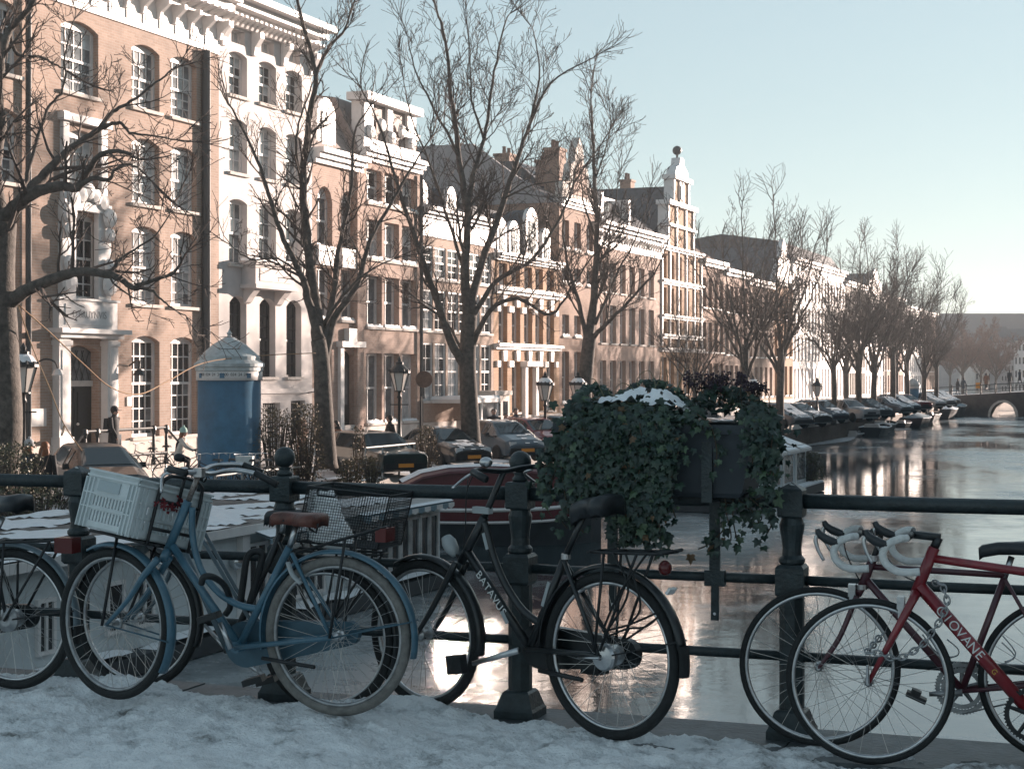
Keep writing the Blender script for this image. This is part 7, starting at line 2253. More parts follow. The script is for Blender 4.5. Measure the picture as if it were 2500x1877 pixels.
for x in (0.0, .025, .05, CD, CD - .025, CD - .05): bar_(base(x, -CW / 2 - .005, 0), base(x, -CW / 2 - .005, CH - .04), 0.006, 0.014, -RV)
b.build('rib', M_['crate'], cr, False, True, cr)
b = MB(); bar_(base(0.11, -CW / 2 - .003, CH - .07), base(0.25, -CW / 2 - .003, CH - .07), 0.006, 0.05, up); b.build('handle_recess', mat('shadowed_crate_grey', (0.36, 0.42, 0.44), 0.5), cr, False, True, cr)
gl = thing('flower_garland', 'dark red artificial flower garland tied across the front rack of the blue bicycle', 'garland', tuple(base(-0.03, 0, 0.19)), 0)
b = MB(); r = random.Random(2)
for i in range(26):
    p = base(-0.035 - r.random() * 0.02, -0.16 + 0.22 * r.random() , 0.19 + r.gauss(0, .018))
    for k in range(5):
        d = Vector((r.gauss(0, 1), r.gauss(0, 1), r.gauss(0, 1))).normalized(); e = d.cross(Vector((0.3, 1, 0.2))).normalized()
        b.face([p, p + d * .010 + e * .006, p + d * .019, p + d * .010 - e * .006])
q = b.build('petal', mat('dark_red_cloth', (0.14, 0.012, 0.018), 0.7), gl, False, True, gl); q['kind'] = 'stuff'

# ============ the dark bicycle behind it, with the wire basket
C_ = Bike('dark bicycle with grey twin tubes and black saddle, half hidden behind the blue bicycle', (798, 1556, 8.05), (336, 1507, 8.42), rw=0.355)
P = C_.P
wheel(C_.root, C_.r, C_.ang, 0.355, 0.022, 'rubber', 'alu', 36); wheel(C_.root, C_.f, C_.ang, 0.358, 0.022, 'rubber', 'alu', 36)
bb = P.pt(556, 1588); ht, hb_ = P.pt(466, 1232), P.pt(432, 1335); stp = P.pt(688, 1302)
C_.tube('head_tube', [ht, hb_], 0.019, 'bike_grey', 12)
C_.tube('seat_tube', [bb, stp], 0.018, 'bike_black', 12); C_.tube('seat_post', [stp, P.pt(694, 1262)], 0.0135, 'alu', 10)
C_.tube('twin_tube', [P.pt(462, 1262, 0.02), P.pt(566, 1440, 0.02), P.pt(640, 1560, 0.03)], 0.0095, 'bike_grey', 8); C_.tube('twin_tube', [P.pt(478, 1262, -0.02), P.pt(578, 1440, -0.02), P.pt(660, 1560, -0.03)], 0.0095, 'bike_grey', 8)
C_.tube('down_tube', [P.pt(440, 1322), bb], 0.017, 'bike_grey', 10)
for o in (-.055, .055):
    C_.tube('fork_blade', [hb_ + P.l * o * .7, hb_.lerp(C_.f, .6) + P.l * o - P.f * .02, C_.f + P.l * o], [.014, .012, .008], 'bike_grey', 8, sm=4)
    C_.tube('seat_stay', [P.pt(682, 1322, o * .5), P.rel(C_.r, 0, o)], 0.0085, 'bike_black', 8); C_.tube('chain_stay', [bb + P.l * o * .5, P.rel(C_.r, 0, o)], 0.0095, 'bike_black', 8)
C_.fender(C_.r, P, 0.373, math.radians(20), math.radians(205), 'bike_black'); C_.fender(C_.f, P, 0.37, math.radians(20), math.radians(200), 'bike_black')
st_ = P.pt(486, 1150); C_.tube('stem', [ht, st_], 0.012, 'alu', 10)
br_ = [st_ + P.l * s * y - P.f * x + Vector((0, 0, z)) for s, y, x, z in ((-1, .28, .2, -.02), (-1, .26, .1, .02), (-1, .15, .0, .02), (1, 0, 0, 0), (1, .15, .0, .02), (1, .26, .1, .02), (1, .28, .2, -.02))]
C_.tube('handlebar', br_, 0.011, 'alu', 10, sm=5); C_.tube('grip', [br_[0], br_[1]], 0.0165, 'black', 10); C_.tube('grip', [br_[6], br_[5]], 0.0165, 'black', 10)
C_.saddle(P.pt(648, 1245), P.pt(745, 1250), 0.2, 0.06, 'saddle_black')
rk0, rk1 = P.pt(716, 1340), P.pt(935, 1352)
C_.tubes('rack', [([rk0 + P.l * o, rk1 + P.l * o], 0.006) for o in (-.06, .06)] + [([rk0.lerp(rk1, f) - P.l * .06, rk0.lerp(rk1, f) + P.l * .06], 0.005) for f in (0, .33, .66, 1)], 'black')
for o in (-.07, .07): C_.tubes('rack_stay', [([rk0.lerp(rk1, .55) + P.l * o * .8, P.rel(C_.r, 0, o)], .006), ([rk0.lerp(rk1, .95) + P.l * o * .8, P.rel(C_.r, 0, o)], .006)], 'black')
C_.tube('crank', [bb, P.pt(650, 1652, 0.09)], [.012, .009], 'alu', 8); C_.pedal(P.pt(652, 1660, .13)); C_.tube('crank', [bb, P.pt(500, 1525, -.09)], [.012, .009], 'alu', 8); C_.pedal(P.pt(498, 1520, -.13))
# basket
bk = thing('wire_basket', 'black wire mesh basket on the rear rack behind the brown saddle', 'basket', tuple(rk0.lerp(rk1, .5)), 0)
K = Plane(rk0.lerp(rk1, 0.5), C_.ang)
T4 = [(751, 1187), (951, 1210), (921, 1342), (724, 1322)]
def wire_face(c00, c10, c11, c01, nx, nz, w=0.0014, name='mesh_side'):
    b = MB()
    for i in range(nx + 1):
        b.tube([c00.lerp(c10, i / nx), c01.lerp(c11, i / nx)], w * (1 if 0 < i < nx else 2.2), 3, caps=False)
    for j in range(nz + 1):
        b.tube([c00.lerp(c01, j / nz), c10.lerp(c11, j / nz)], w * (1 if 0 < j < nz else 2.6), 3, caps=False)
    q = b.build(name, M_['black'], bk, False, True, bk)
    return q
n_, s_ = -0.15, 0.17
f = [K.pt(u, v, 0.15) for u, v in T4]      # near face (towards us)
g = [p - K.l * 0.27 for p in f]
g[0] += K.f * .0; 
wire_face(f[0], f[1], f[2], f[3], 32, 20); wire_face(g[0], g[1], g[2], g[3], 32, 20)
wire_face(f[0], g[0], g[3], f[3], 26, 20); wire_face(f[1], g[1], g[2], f[2], 26, 20); wire_face(f[3], f[2], g[2], g[3], 26, 22, name='mesh_floor')
b = MB(); b.tube([f[0], f[1], g[1], g[0], f[0]], 0.0055, 6); b.build('rim', M_['black'], bk, False, True, bk)
hw_ = [f[0].lerp(f[1], .14), f[0].lerp(f[1], .36)]; hd = (f[3] - f[0]) * 0.13
b = MB(); b.tube([hw_[0], hw_[0] + hd, hw_[1] + hd, hw_[1]], 0.005, 6); b.build('handle', M_['black'], bk, False, True, bk)
bag = thing('plastic_bag', 'crumpled white plastic bag lying in the wire basket', 'bag', tuple(rk0.lerp(rk1, .45)), 0)
b = MB(); n1, n2 = 26, 20
o0 = K.pt(800, 1330, 0.0); 
for j in range(n2 + 1):
    fz = j / n2
    for i in range(n1):
        a = 2 * PI * i / n1
        wx = (0.115 - 0.06 * fz) * (1 + 0.25 * mn.noise((math.cos(a) * 1.6, math.sin(a) * 1.6, fz * 3))); wy = (0.10 - 0.055 * fz)
        p = o0 + P.f * (-0.02 + 0.05 * fz) + P.f * (wx * math.cos(a)) + P.l * (wy * math.sin(a)) + Vector((0, 0, 0.01 + 0.245 * fz + 0.02 * mn.noise((a * 2, fz * 5, 4))))
        p += Vector((mn.noise((a * 3, fz * 9, 1)), mn.noise((a * 3, fz * 9, 5)), 0)) * 0.016
        b.v.append(tuple(p))
for j in range(n2):
    for i in range(n1):
        a, c = j * n1 + i, j * n1 + (i + 1) % n1
        b.f.append((a, c, c + n1, a + n1)); b.m.append(0)
b.f.append(tuple(n2 * n1 + i for i in range(n1))); b.m.append(0)
b.build('bag_film', mat('white_bag_film', (0.82, 0.83, 0.84), 0.4, var=0.1, vscale=20), bag, False, True, bag)
# loose locks on the middle bar
lk = thing('cable_lock', 'thick black folded lock hanging on the middle railing bar beside the blue bicycle', 'lock', tuple(at(612, 1370, 8.05)), 0)
b = MB(); b.tube(smooth_path([at(u, v, 8.0) for u, v in ((587, 1470), (594, 1420), (603, 1362), (622, 1345), (640, 1352), (636, 1380), (622, 1430), (610, 1472))], 5), 0.017, 10); b.build('sleeve', M_['black'], lk, True, True, lk)
lk = thing('cable_lock', 'black cable lock looped round the frame of the blue bicycle', 'lock', tuple(at(500, 1410, 7.55)), 0)
b = MB(); b.tube(smooth_path([at(u, v, y) for u, v, y in ((492, 1424, 7.50), (498, 1408, 7.48), (520, 1408, 7.5), (545, 1425, 7.55), (558, 1450, 7.6), (562, 1480, 7.7), (550, 1500, 7.72))], 5), 0.015, 10); b.build('sleeve', M_['black'], lk, True, True, lk)

# ============ the black city bicycle in the middle
D_ = Bike('black city bicycle with white lettering and headlamp leaning by the ball-topped post', (1491, 1600, 7.2), (1036, 1546, 7.93), rw=0.36)
P = D_.P
wheel(D_.root, D_.r, D_.ang, 0.36, 0.023, 'rubber', 'alu', 36, hub_w=0.045, hub_r=0.045); wheel(D_.root, D_.f, D_.ang, 0.35, 0.023, 'rubber', 'alu', 36, hub_r=0.03)
ht, hb_ = P.pt(1183, 1262), P.pt(1126, 1371); bb = P.pt(1293, 1582); stp = P.pt(1381, 1358)
D_.tube('head_tube', [ht, hb_], 0.0205, 'bike_black', 12)
dt = D_.tube('down_tube', [P.pt(1138, 1341), bb], 0.0205, 'bike_black', 14)
D_.tube('top_tube', [P.pt(u, v) for u, v in ((1182, 1274), (1192, 1310), (1203, 1352), (1228, 1415), (1261, 1470), (1288, 1500), (1320, 1522))], 0.0175, 'bike_black', 12, sm=4)
D_.tube('seat_tube', [bb, stp], 0.0175, 'bike_black', 12); D_.tube('seat_post', [stp, P.pt(1427, 1255)], 0.014, 'bike_black', 12)
b = MB(); b.lathe([(0.02, -.012), (0.02, .012)], 12); b.v = [tuple(Vector(p) + stp) for p in b.v]; D_.mb('seat_clamp', b, 'alu')
for o in (-.055, .055):
    D_.tube('fork_blade', [hb_ + P.l * o * .7, hb_.lerp(D_.f, .6) + P.l * o - P.f * .015, D_.f + P.l * o], [.016, .014, .010], 'bike_black', 10, sm=4)
    D_.tube('seat_stay', [P.pt(1378, 1370, o * .5), P.rel(D_.r, .01, o * 1.2)], 0.0105, 'bike_black', 8); D_.tube('chain_stay', [bb + P.l * o * .5, P.pt(1434, 1597, o * 1.2), P.rel(D_.r, 0, o * 1.2)], 0.0125, 'bike_black', 8)
D_.fender(D_.r, P, 0.388, math.radians(-2), math.radians(170), 'bike_black', 0.03); 
q = D_.fender(D_.r, P, 0.395, math.radians(168), math.radians(187), 'rubber', 0.034, 'mud_flap')
D_.fender(D_.f, P, 0.37, math.radians(60), math.radians(190), 'bike_black', 0.03)
# decal letters along the down tube
a0_, a1_ = P.pt(1138, 1341), bb
dd = (a1_ - a0_).normalized(); nn = P.l; upn = nn.cross(dd)
def decal(body, f, size, tube_, w0, w1, off, r, m='decal', root=None, pitch=0.66):
    d = (w1 - w0).normalized(); toward = off
    e = toward.cross(d)
    for q, ch in enumerate(body):
        p = w0.lerp(w1, f) + d * (q * size * pitch) + toward * (r + 0.001)
        M4 = Matrix((d, e, toward)).transposed().to_4x4(); M4.translation = p
        text_obj('lettering', ch, size, M_[m], tube_, tmat(root).inverted() @ M4, 0.0004)
sgn = P.l if P.l.y < 0 else -P.l
decal('BATAVUS', 0.26, 0.054, dt, a0_, a1_, sgn, 0.0205, root=D_.root)
for (u0, v0, u1, v1, r_, w_) in ((1346, 1420, 1330, 1478, .0175, .016), (1186, 1300, 1196, 1340, .0175, .018), (1232, 1490, 1246, 1520, .0205, .02)):
    p0, p1 = P.pt(u0, v0), P.pt(u1, v1); d = (p1 - p0).normalized(); e = sgn.cross(d)
    b = MB(); c = (p0 + p1) / 2 + sgn * (r_ - 0.001); b.box(c, ((p1 - p0).length, w_, 0.005), M=Matrix((d, e, sgn)).transposed()); D_.mb('sticker', b, 'plastic_grey')
stem = P.pt(1230, 1150)
D_.tube('stem', [ht, P.pt(1192, 1240), stem], [0.015, 0.015, 0.0135], 'bike_black', 12)
b = MB(); b.box(P.pt(1178, 1245), (0.10, 0.03, 0.03), M=Matrix.Rotation(D_.ang, 3, 'Z')); D_.mb('stem_lever', b, 'plastic_grey')
br_ = [stem + P.l * s * y - P.f * x + Vector((0, 0, z)) for s, y, x, z in ((-1, .30, .16, -.015), (-1, .27, .06, .01), (-1, .15, .0, .012), (1, 0, 0, 0), (1, .15, .0, .012), (1, .27, .06, .01), (1, .30, .16, -.015))]
D_.tube('handlebar', br_, 0.0115, 'bike_black', 10, sm=5); D_.tube('grip', [br_[0], br_[1]], 0.017, 'black', 12); D_.tube('grip', [br_[6], br_[5]], 0.017, 'black', 12)
nb = br_[5] if sgn == P.l else br_[1]
b = MB(); b.sphere(stem + sgn * .12 + Vector((0, 0, .045)), 0.030, 16, 10, sc=(1, 1, .8)); D_.mb('bell', b, 'alu', None, True)
for s in (-1, 1): D_.tube('brake_lever', [stem + P.l * s * .2 + P.f * .0, stem + P.l * s * .2 + P.f * .05 - Vector((0, 0, .02)), stem + P.l * s * .28 + P.f * .055 - Vector((0, 0, .065))], 0.0065, 'alu', 8, sm=4)
D_.tubes('cable', [(smooth_path([stem + P.l * s * .2 + P.f * .02, P.pt(1160, 1150, s * .1), P.pt(1140, 1200, s * .05), P.pt(1136, 1290, s * .03), P.pt(1128, 1360, 0)], 5), .0028) for s in (-1, 1)], 'black', 5)
lp_ = P.pt(1098, 1328); b = MB(); b.lathe([(0.0, .045), (.022, .04), (.033, .01), (.030, -.03), (.016, -.06), (0, -.065)], 16, (0, 0, 0), Matrix.Rotation(D_.ang, 3, 'Z') @ Matrix.Rotation(PI / 2 - .95, 3, 'Y') @ Matrix.Diagonal((1.0, 1.15, 1.0))); b.v = [tuple(Vector(p) + lp_) for p in b.v]; D_.mb('headlamp', b, 'plastic_grey', None, True)
D_.tube('lamp_bracket', [lp_, P.pt(1124, 1368)], .006, 'black', 6)
D_.saddle(P.pt(1392, 1226), P.pt(1496, 1212), 0.22, 0.085, 'saddle_black')
D_.tubes('saddle_spring', [([P.pt(1470, 1240, o), P.pt(1478, 1258, o), P.pt(1440, 1262, o * .6)], .007) for o in (-.06, .06)], 'black')
# chain case, drum hub, cranks, stand
b = MB(); c0, c1 = bb, D_.r; axx = (c1 - c0).normalized(); upv = Vector((0, 0, 1)); upv = (upv - axx * upv.dot(axx)).normalized(); Lc = (c1 - c0).length
prof = [(0.10 * math.cos(PI / 2 + PI * k / 12), 0.10 * math.sin(PI / 2 + PI * k / 12)) for k in range(13)] + [(Lc + .03 + .065 * math.cos(-PI / 2 + PI * k / 8), .065 * math.sin(-PI / 2 + PI * k / 8)) for k in range(9)]
k_ = len(prof)
for h in (0.06, 0.10):
    for x, z in prof: b.v.append(tuple(c0 + axx * x + upv * z - sgn * h))
b.f.append(tuple(range(k_))); b.f.append(tuple(range(k_, 2 * k_))[::-1])
for i in range(k_): b.f.append((i, k_ + i, k_ + (i + 1) % k_, (i + 1) % k_))
b.m = [0] * len(b.f); D_.mb('chain_case', b, 'bike_black')
My = lambda pl, s: Matrix((pl.f, Vector((0, 0, 1)), s)).transposed()
b = MB(); b.lathe([(0.058, 0.03), (0.060, 0.05), (0.052, 0.062), (0.02, 0.066), (0.0, 0.068)], 24, (0, 0, 0), My(P, sgn)); b.v = [tuple(Vector(p) + D_.r) for p in b.v]; dm = D_.mb('brake_drum', b, 'alu')
D_.tube('brake_arm', [P.pt(1436, 1600) + sgn * .07, D_.r + sgn * .072], [.010, .018], 'alu', 8, flat=.4)
D_.tube('crank', [bb + sgn * .075, P.pt(1186, 1613) + sgn * .085], [.015, .011], 'alu', 10); b = MB(); b.box(P.pt(1162, 1612) + sgn * .13, (.09, .045, .085), M=Matrix.Rotation(D_.ang, 3, 'Z') @ Matrix.Rotation(.15, 3, 'Y')); D_.mb('pedal', b, 'black')
D_.tube('crank', [bb - sgn * .11, P.pt(1390, 1640) - sgn * .11], [.014, .010], 'alu', 8); b = MB(); b.box(P.pt(1400, 1646) - sgn * .15, (.10, .08, .03), M=Matrix.Rotation(D_.ang, 3, 'Z')); D_.mb('pedal', b, 'black')
D_.tube('kickstand', [P.pt(1335, 1632) + sgn * .05, P.pt(1450, 1653) + sgn * .08], [.012, .010], 'black', 8)
# rack, lamp, bungee straps
rk0, rk1 = P.pt(1452, 1345), P.pt(1655, 1350)
for o in (-.06, .06): D_.tube('rack_rail', [rk0 + P.l * o * .6, rk0.lerp(rk1, .2) + P.l * o, rk0.lerp(rk1, .85) + P.l * o, rk1 + P.l * o * .5 + Vector((0, 0, .012))], .007, 'black', 8)
D_.tubes('rack_crossbar', [([rk0.lerp(rk1, f) - P.l * .062, rk0.lerp(rk1, f) + P.l * .062], .006) for f in (0.02, .3, .6, .9)], 'black')
for o in (-.075, .075): D_.tubes('rack_stay', [([rk0.lerp(rk1, .22) + P.l * o * .8, P.rel(D_.r, .03, o, .02)], .0065), ([rk0.lerp(rk1, .62) + P.l * o * .8, P.rel(D_.r, 0, o, .03)], .0065)], 'black')
D_.tubes('bungee', [(smooth_path([rk0.lerp(rk1, f0) + sgn * .07, P.pt(u, v) + sgn * .075, P.pt(u2, v2) + sgn * .07], 6), .005) for f0, u, v, u2, v2 in ((.35, 1560, 1440, 1500, 1545), (.5, 1590, 1470, 1560, 1520), (.75, 1535, 1450, 1498, 1530))] + [(smooth_path([P.pt(u, v) + sgn * .07 for u, v in q], 5), .005) for q in (((1500, 1535), (1560, 1520), (1635, 1488)), ((1505, 1550), (1555, 1530), (1600, 1525), (1632, 1500)), ((1560, 1530), (1545, 1560), (1620, 1510)))], 'rubber', 6)
b = MB(); b.sphere(P.pt(1624, 1386), .036, 14, 9, sc=(.8, 1.1, .9)); D_.mb('rear_lamp', b, 'taillight', None, True)
D_.tubes('mudguard_stay', [([P.rel(D_.r, 0, o), P.rel(D_.r, -.37, o * .6, .10)], .004) for o in (-.06, .06)], 'black', 6)
b = MB(); c = P.pt(1640, 1442) ; b.box(c + sgn * .005, (.03, .05, .012), M=Matrix.Rotation(D_.ang, 3, 'Z') @ Matrix.Rotation(.9, 3, 'Y')); D_.mb('sticker', b, 'decal')

# ============ far-left bicycle, cut by the frame
A = Bike('dark bicycle at the left picture edge, only its rear wheel and saddle in view', (32, 1510, 8.38), (-470, 1480, 8.78))
P = A.P; sgn = P.l if P.l.y < 0 else -P.l
wheel(A.root, A.r, A.ang, 0.35, .023, 'rubber', 'alu', 36, hub_r=.045); wheel(A.root, A.f, A.ang, 0.35, .023, 'rubber', 'alu', 36)
bb, stp = P.pt(-190, 1530), P.pt(-5, 1290)
A.tube('seat_tube', [bb, P.pt(-20, 1320)], .0175, 'bike_black'); A.tube('seat_post', [P.pt(-20, 1320), P.pt(8, 1262)], .0135, 'alu'); A.tube('down_tube', [bb, P.pt(-390, 1300)], .02, 'bike_black'); A.tube('top_tube', [P.pt(-385, 1260), P.pt(-250, 1420), P.pt(-120, 1445)], .016, 'bike_black', sm=4); A.tube('head_tube', [P.pt(-400, 1330), P.pt(-368, 1215)], .02, 'bike_black')
for o in (-.055, .055):
    A.tube('seat_stay', [P.pt(-18, 1325, o * .5), P.rel(A.r, 0, o)], .009, 'bike_black', 8); A.tube('chain_stay', [bb, P.rel(A.r, 0, o)], .011, 'bike_black', 8); A.tube('fork_blade', [P.pt(-402, 1340, o * .6), A.f + P.l * o], .012, 'bike_black', 8)
A.tube('stem', [P.pt(-368, 1215), P.pt(-355, 1140)], .012, 'alu'); A.tube('handlebar', [P.pt(-355, 1140, -.28) - P.f * .15, P.pt(-355, 1140, -.2), P.pt(-355, 1140), P.pt(-355, 1140, .2), P.pt(-355, 1140, .28) - P.f * .15], .011, 'alu', sm=4)
A.fender(A.r, P, .376, math.radians(20), math.radians(185), 'bike_grey'); A.fender(A.r, P, .382, math.radians(182), math.radians(196), 'rubber', .032, 'mud_flap')
rk0, rk1 = P.pt(-20, 1322), P.pt(138, 1318)
A.tubes('rack', [([rk0 + P.l * o, rk1 + P.l * o, rk1 + P.l * o * .6 - Vector((0, 0, .05))], .007) for o in (-.06, .06)] + [([rk0.lerp(rk1, f) - P.l * .06, rk0.lerp(rk1, f) + P.l * .06], .006) for f in (.1, .4, .7, .95)], 'black')
for o in (-.075, .075): A.tubes('rack_stay', [([rk1 + P.l * o * .8, P.rel(A.r, 0, o)], .007), ([rk0.lerp(rk1, .3) + P.l * o * .8, P.rel(A.r, .03, o)], .0065)], 'black')
b = MB(); b.box(P.pt(165, 1330), (.10, .08, .075), M=Matrix.Rotation(A.ang, 3, 'Z')); A.mb('rear_lamp', b, 'taillight')
A.saddle(P.pt(-60, 1215), P.pt(62, 1212), .22, .08, 'saddle_black')
b = MB(); b.lathe([(.06, .03), (.06, .05), (.03, .065), (0, .066)], 20, (0, 0, 0), My(P, sgn)); b.v = [tuple(Vector(p) + A.r) for p in b.v]; A.mb('brake_drum', b, 'alu_dull')
b = MB(); c0, c1 = bb, A.r; axx = (c1 - c0).normalized(); upv = (Vector((0, 0, 1)) - axx * axx.z).normalized(); Lc = (c1 - c0).length
prof = [(.1 * math.cos(PI / 2 + PI * k / 12), .1 * math.sin(PI / 2 + PI * k / 12)) for k in range(13)] + [(Lc + .03 + .06 * math.cos(-PI / 2 + PI * k / 8), .06 * math.sin(-PI / 2 + PI * k / 8)) for k in range(9)]
k_ = len(prof); b.v = [tuple(c0 + axx * x + upv * z - sgn * h) for h in (.06, .1) for x, z in prof]
b.f = [tuple(range(k_)), tuple(range(k_, 2 * k_))[::-1]] + [(i, k_ + i, k_ + (i + 1) % k_, (i + 1) % k_) for i in range(k_)]; b.m = [0] * len(b.f); A.mb('chain_case', b, 'bike_black')
A.tubes('mudguard_stay', [([P.rel(A.r, 0, o), P.rel(A.r, -.37, o * .6, .06)], .0045) for o in (-.06, .06)], 'black', 6)

# ============ racing bicycles at the right
def racer(label, rear, front, m, nodes, rw=.34):
    X = Bike(label, rear, front, rw=rw)
    P = X.P; sgn = P.l if P.l.y < 0 else -P.l
    X.sgn = sgn
    X.wr = wheel(X.root, X.r, X.ang, .341, .0135, 'rubber', 'alu', 32, .03, .02, rimw=.010); X.wf = wheel(X.root, X.f, X.ang, .341, .0135, 'rubber', 'alu', 32, .03, .018, rimw=.010)
    pt = {k: P.pt(*v) for k, v in nodes.items()}
    X.pt = pt
    X.tube('head_tube', [pt['ht'], pt['hb']], nodes.get('rh', (0, 0))[0] or .019, m, 14)
    return X, P, sgn, pt
def drop_bar(X, P, c, mt, hood='rubber', w=.20, drop=.13, reach=.10):
    """drop handlebar, stem clamp at c"""
    for s in (-1, 1):
        L = lambda y, x, z: c + P.l * (s * y) + P.f * x + Vector((0, 0, z))
        pts = [L(0, 0, 0), L(.10, 0, 0), L(w - .03, .005, 0), L(w - .004, .035, -.002), L(w, .075, -.022), L(w, .098, -.060), L(w, .085, -.100), L(w, .045, -.128), L(w, .0, -.132), L(w, -.045, -.128)]
        X.tube('handlebar', pts[:3], .0125, 'black', 10)
        X.tube('bar_tape', pts[2:], .0155, mt, 12, sm=5)
        X.tube('brake_hood', [L(w, .080, -.028), L(w, .125, -.012), L(w, .155, .008), L(w, .166, .030)], [.016, .019, .016, .010], hood, 10, sm=4)
        X.tube('brake_lever', [L(w, .158, .015), L(w, .172, -.015), L(w, .160, -.06), L(w, .138, -.10)], [.008, .009, .008, .006], 'alu', 8, sm=4)
    return
def brake(X, P, c, s_):
    b = MB(); b.box(c, (.03, .06, .05), M=Matrix.Rotation(X.ang, 3, 'Z')); b.box(c + P.l * .03 - Vector((0, 0, .03)), (.02, .014, .06), M=Matrix.Rotation(X.ang, 3, 'Z')); b.box(c - P.l * .03 - Vector((0, 0, .03)), (.02, .014, .06), M=Matrix.Rotation(X.ang, 3, 'Z'))
    X.mb('rim_brake', b, 'alu')
def chainring(X, P, c, s, R_, m, teeth=40, arms=5, name='chainring'):
    b = MB(); M3 = Matrix((P.f, Vector((0, 0, 1)), s)).transposed()
    n = teeth * 2
    ro = [R_ + (.006 if i % 2 else -.001) for i in range(n)]
    ri = R_ - .018
    for h in (-.0025, .0025):
        for i in range(n):
            a = 2 * PI * i / n
            b.v.append(tuple(c + M3 @ Vector((ro[i] * math.cos(a), ro[i] * math.sin(a), h))))
        for i in range(n):
            a = 2 * PI * i / n
            b.v.append(tuple(c + M3 @ Vector((ri * math.cos(a), ri * math.sin(a), h))))
    for i in range(n):
        j = (i + 1) % n
        b.f += [(i, j, n + j, n + i), (2 * n + i, 3 * n + i, 3 * n + j, 2 * n + j), (i, 2 * n + i, 2 * n + j, j), (n + i, n + j, 3 * n + j, 3 * n + i)]
    b.m = [0] * len(b.f)
    for k in range(arms):
        a = 2 * PI * k / arms + .3
        b.tube([c, c + M3 @ Vector((math.cos(a) * ri, math.sin(a) * ri, 0))], [.012, .008], 6)
    return X.mb(name, b, m)
# maroon one behind
E2, P, sgn, pt = racer('maroon racing bicycle with white drop bars, standing behind the red one', (2596, 1662, 6.95), (2000, 1626, 7.2), 'bike_maroon', dict(ht=(2132, 1362), hb=(2104, 1432), bb=(2349, 1684), st=(2452, 1410), crown=(2093, 1452)))
E2.tube('top_tube', [P.pt(2130, 1383), P.pt(2458, 1404)], .0135, 'bike_maroon', 12); E2.tube('down_tube', [P.pt(2113, 1412), pt['bb']], .016, 'bike_maroon', 12); E2.tube('seat_tube', [pt['bb'], pt['st']], .0145, 'bike_maroon', 12)
for o in (-.055, .055):
    E2.tube('fork_blade', [pt['crown'] + P.l * o * .6, pt['crown'].lerp(E2.f, .6) + P.l * o - P.f * .02, E2.f + P.l * o * .9], [.013, .011, .007], 'bike_maroon', 8, sm=5)
    E2.tube('seat_stay', [P.pt(2454, 1414, o * .5), E2.r + P.l * o], .008, 'bike_maroon', 8); E2.tube('chain_stay', [pt['bb'] + P.l * o * .5, E2.r + P.l * o], .0095, 'bike_maroon', 8)
E2.tube('steerer', [pt['hb'], pt['crown']], .018, 'bike_maroon', 12)
b = MB(); b.lathe([(.024, -.012), (.024, .012)], 12); b.v = [tuple(Vector(p) + pt['ht']) for p in b.v]; E2.mb('headset', b, 'alu'); b = MB(); b.lathe([(.024, -.01), (.024, .01)], 12); b.v = [tuple(Vector(p) + pt['hb']) for p in b.v]; E2.mb('headset', b, 'alu')
E2.tube('seat_post', [pt['st'], P.pt(2470, 1358)], .0135, 'alu', 10); E2.saddle(P.pt(2388, 1328), P.pt(2550, 1322), .15, .05, 'saddle_black')
E2.tube('stem', [pt['ht'], P.pt(2150, 1305), P.pt(2105, 1300)], .013, 'bike_black', 10, sm=3)
drop_bar(E2, P, P.pt(2100, 1300), 'tape', 'saddle_black')
brake(E2, P, P.pt(2080, 1440), sgn)
chainring(E2, P, pt['bb'] - sgn * .045, sgn, .108, 'alu_dull', 52); chainring(E2, P, pt['bb'] - sgn * .038, sgn, .085, 'alu_dull', 42, 0)
E2.tube('crank', [pt['bb'] + sgn * .06, P.pt(2269, 1686) + sgn * .07], [.015, .010], 'alu_dull', 10)
b = MB(); c = P.pt(2238, 1690) + sgn * .10; Mp = Matrix.Rotation(E2.ang, 3, 'Z') @ Matrix.Rotation(-.4, 3, 'Y'); b.box(c, (.085, .06, .02), M=Mp); b.box(c + Vector((0, 0, .02)), (.04, .05, .02), M=Mp); E2.mb('pedal', b, 'black')
E2.tubes('chain', [([pt['bb'] - sgn * .045 + Vector((0, 0, -.108)), E2.r - sgn * .045 + Vector((0, 0, -.05))], .004), ([pt['bb'] - sgn * .045 + Vector((0, 0, .108)), E2.r - sgn * .045 + Vector((0, 0, .05))], .004)], 'alu_dull', 6)
E2.tubes('cable', [(smooth_path([P.pt(2060, 1300, o), P.pt(2066, 1350, o * .7), P.pt(2100, 1420, 0)], 6), .0028) for o in (-.15, .15)], 'black', 5)
E2.tubes('bottle_cage', [(smooth_path([P.pt(u, v, o) for u, v in q], 3), .003) for q, o in ((((2252, 1548), (2290, 1595), (2332, 1602), (2340, 1585), (2312, 1560)), -.03), (((2260, 1560), (2296, 1606), (2336, 1600)), .03))], 'alu_dull', 5)
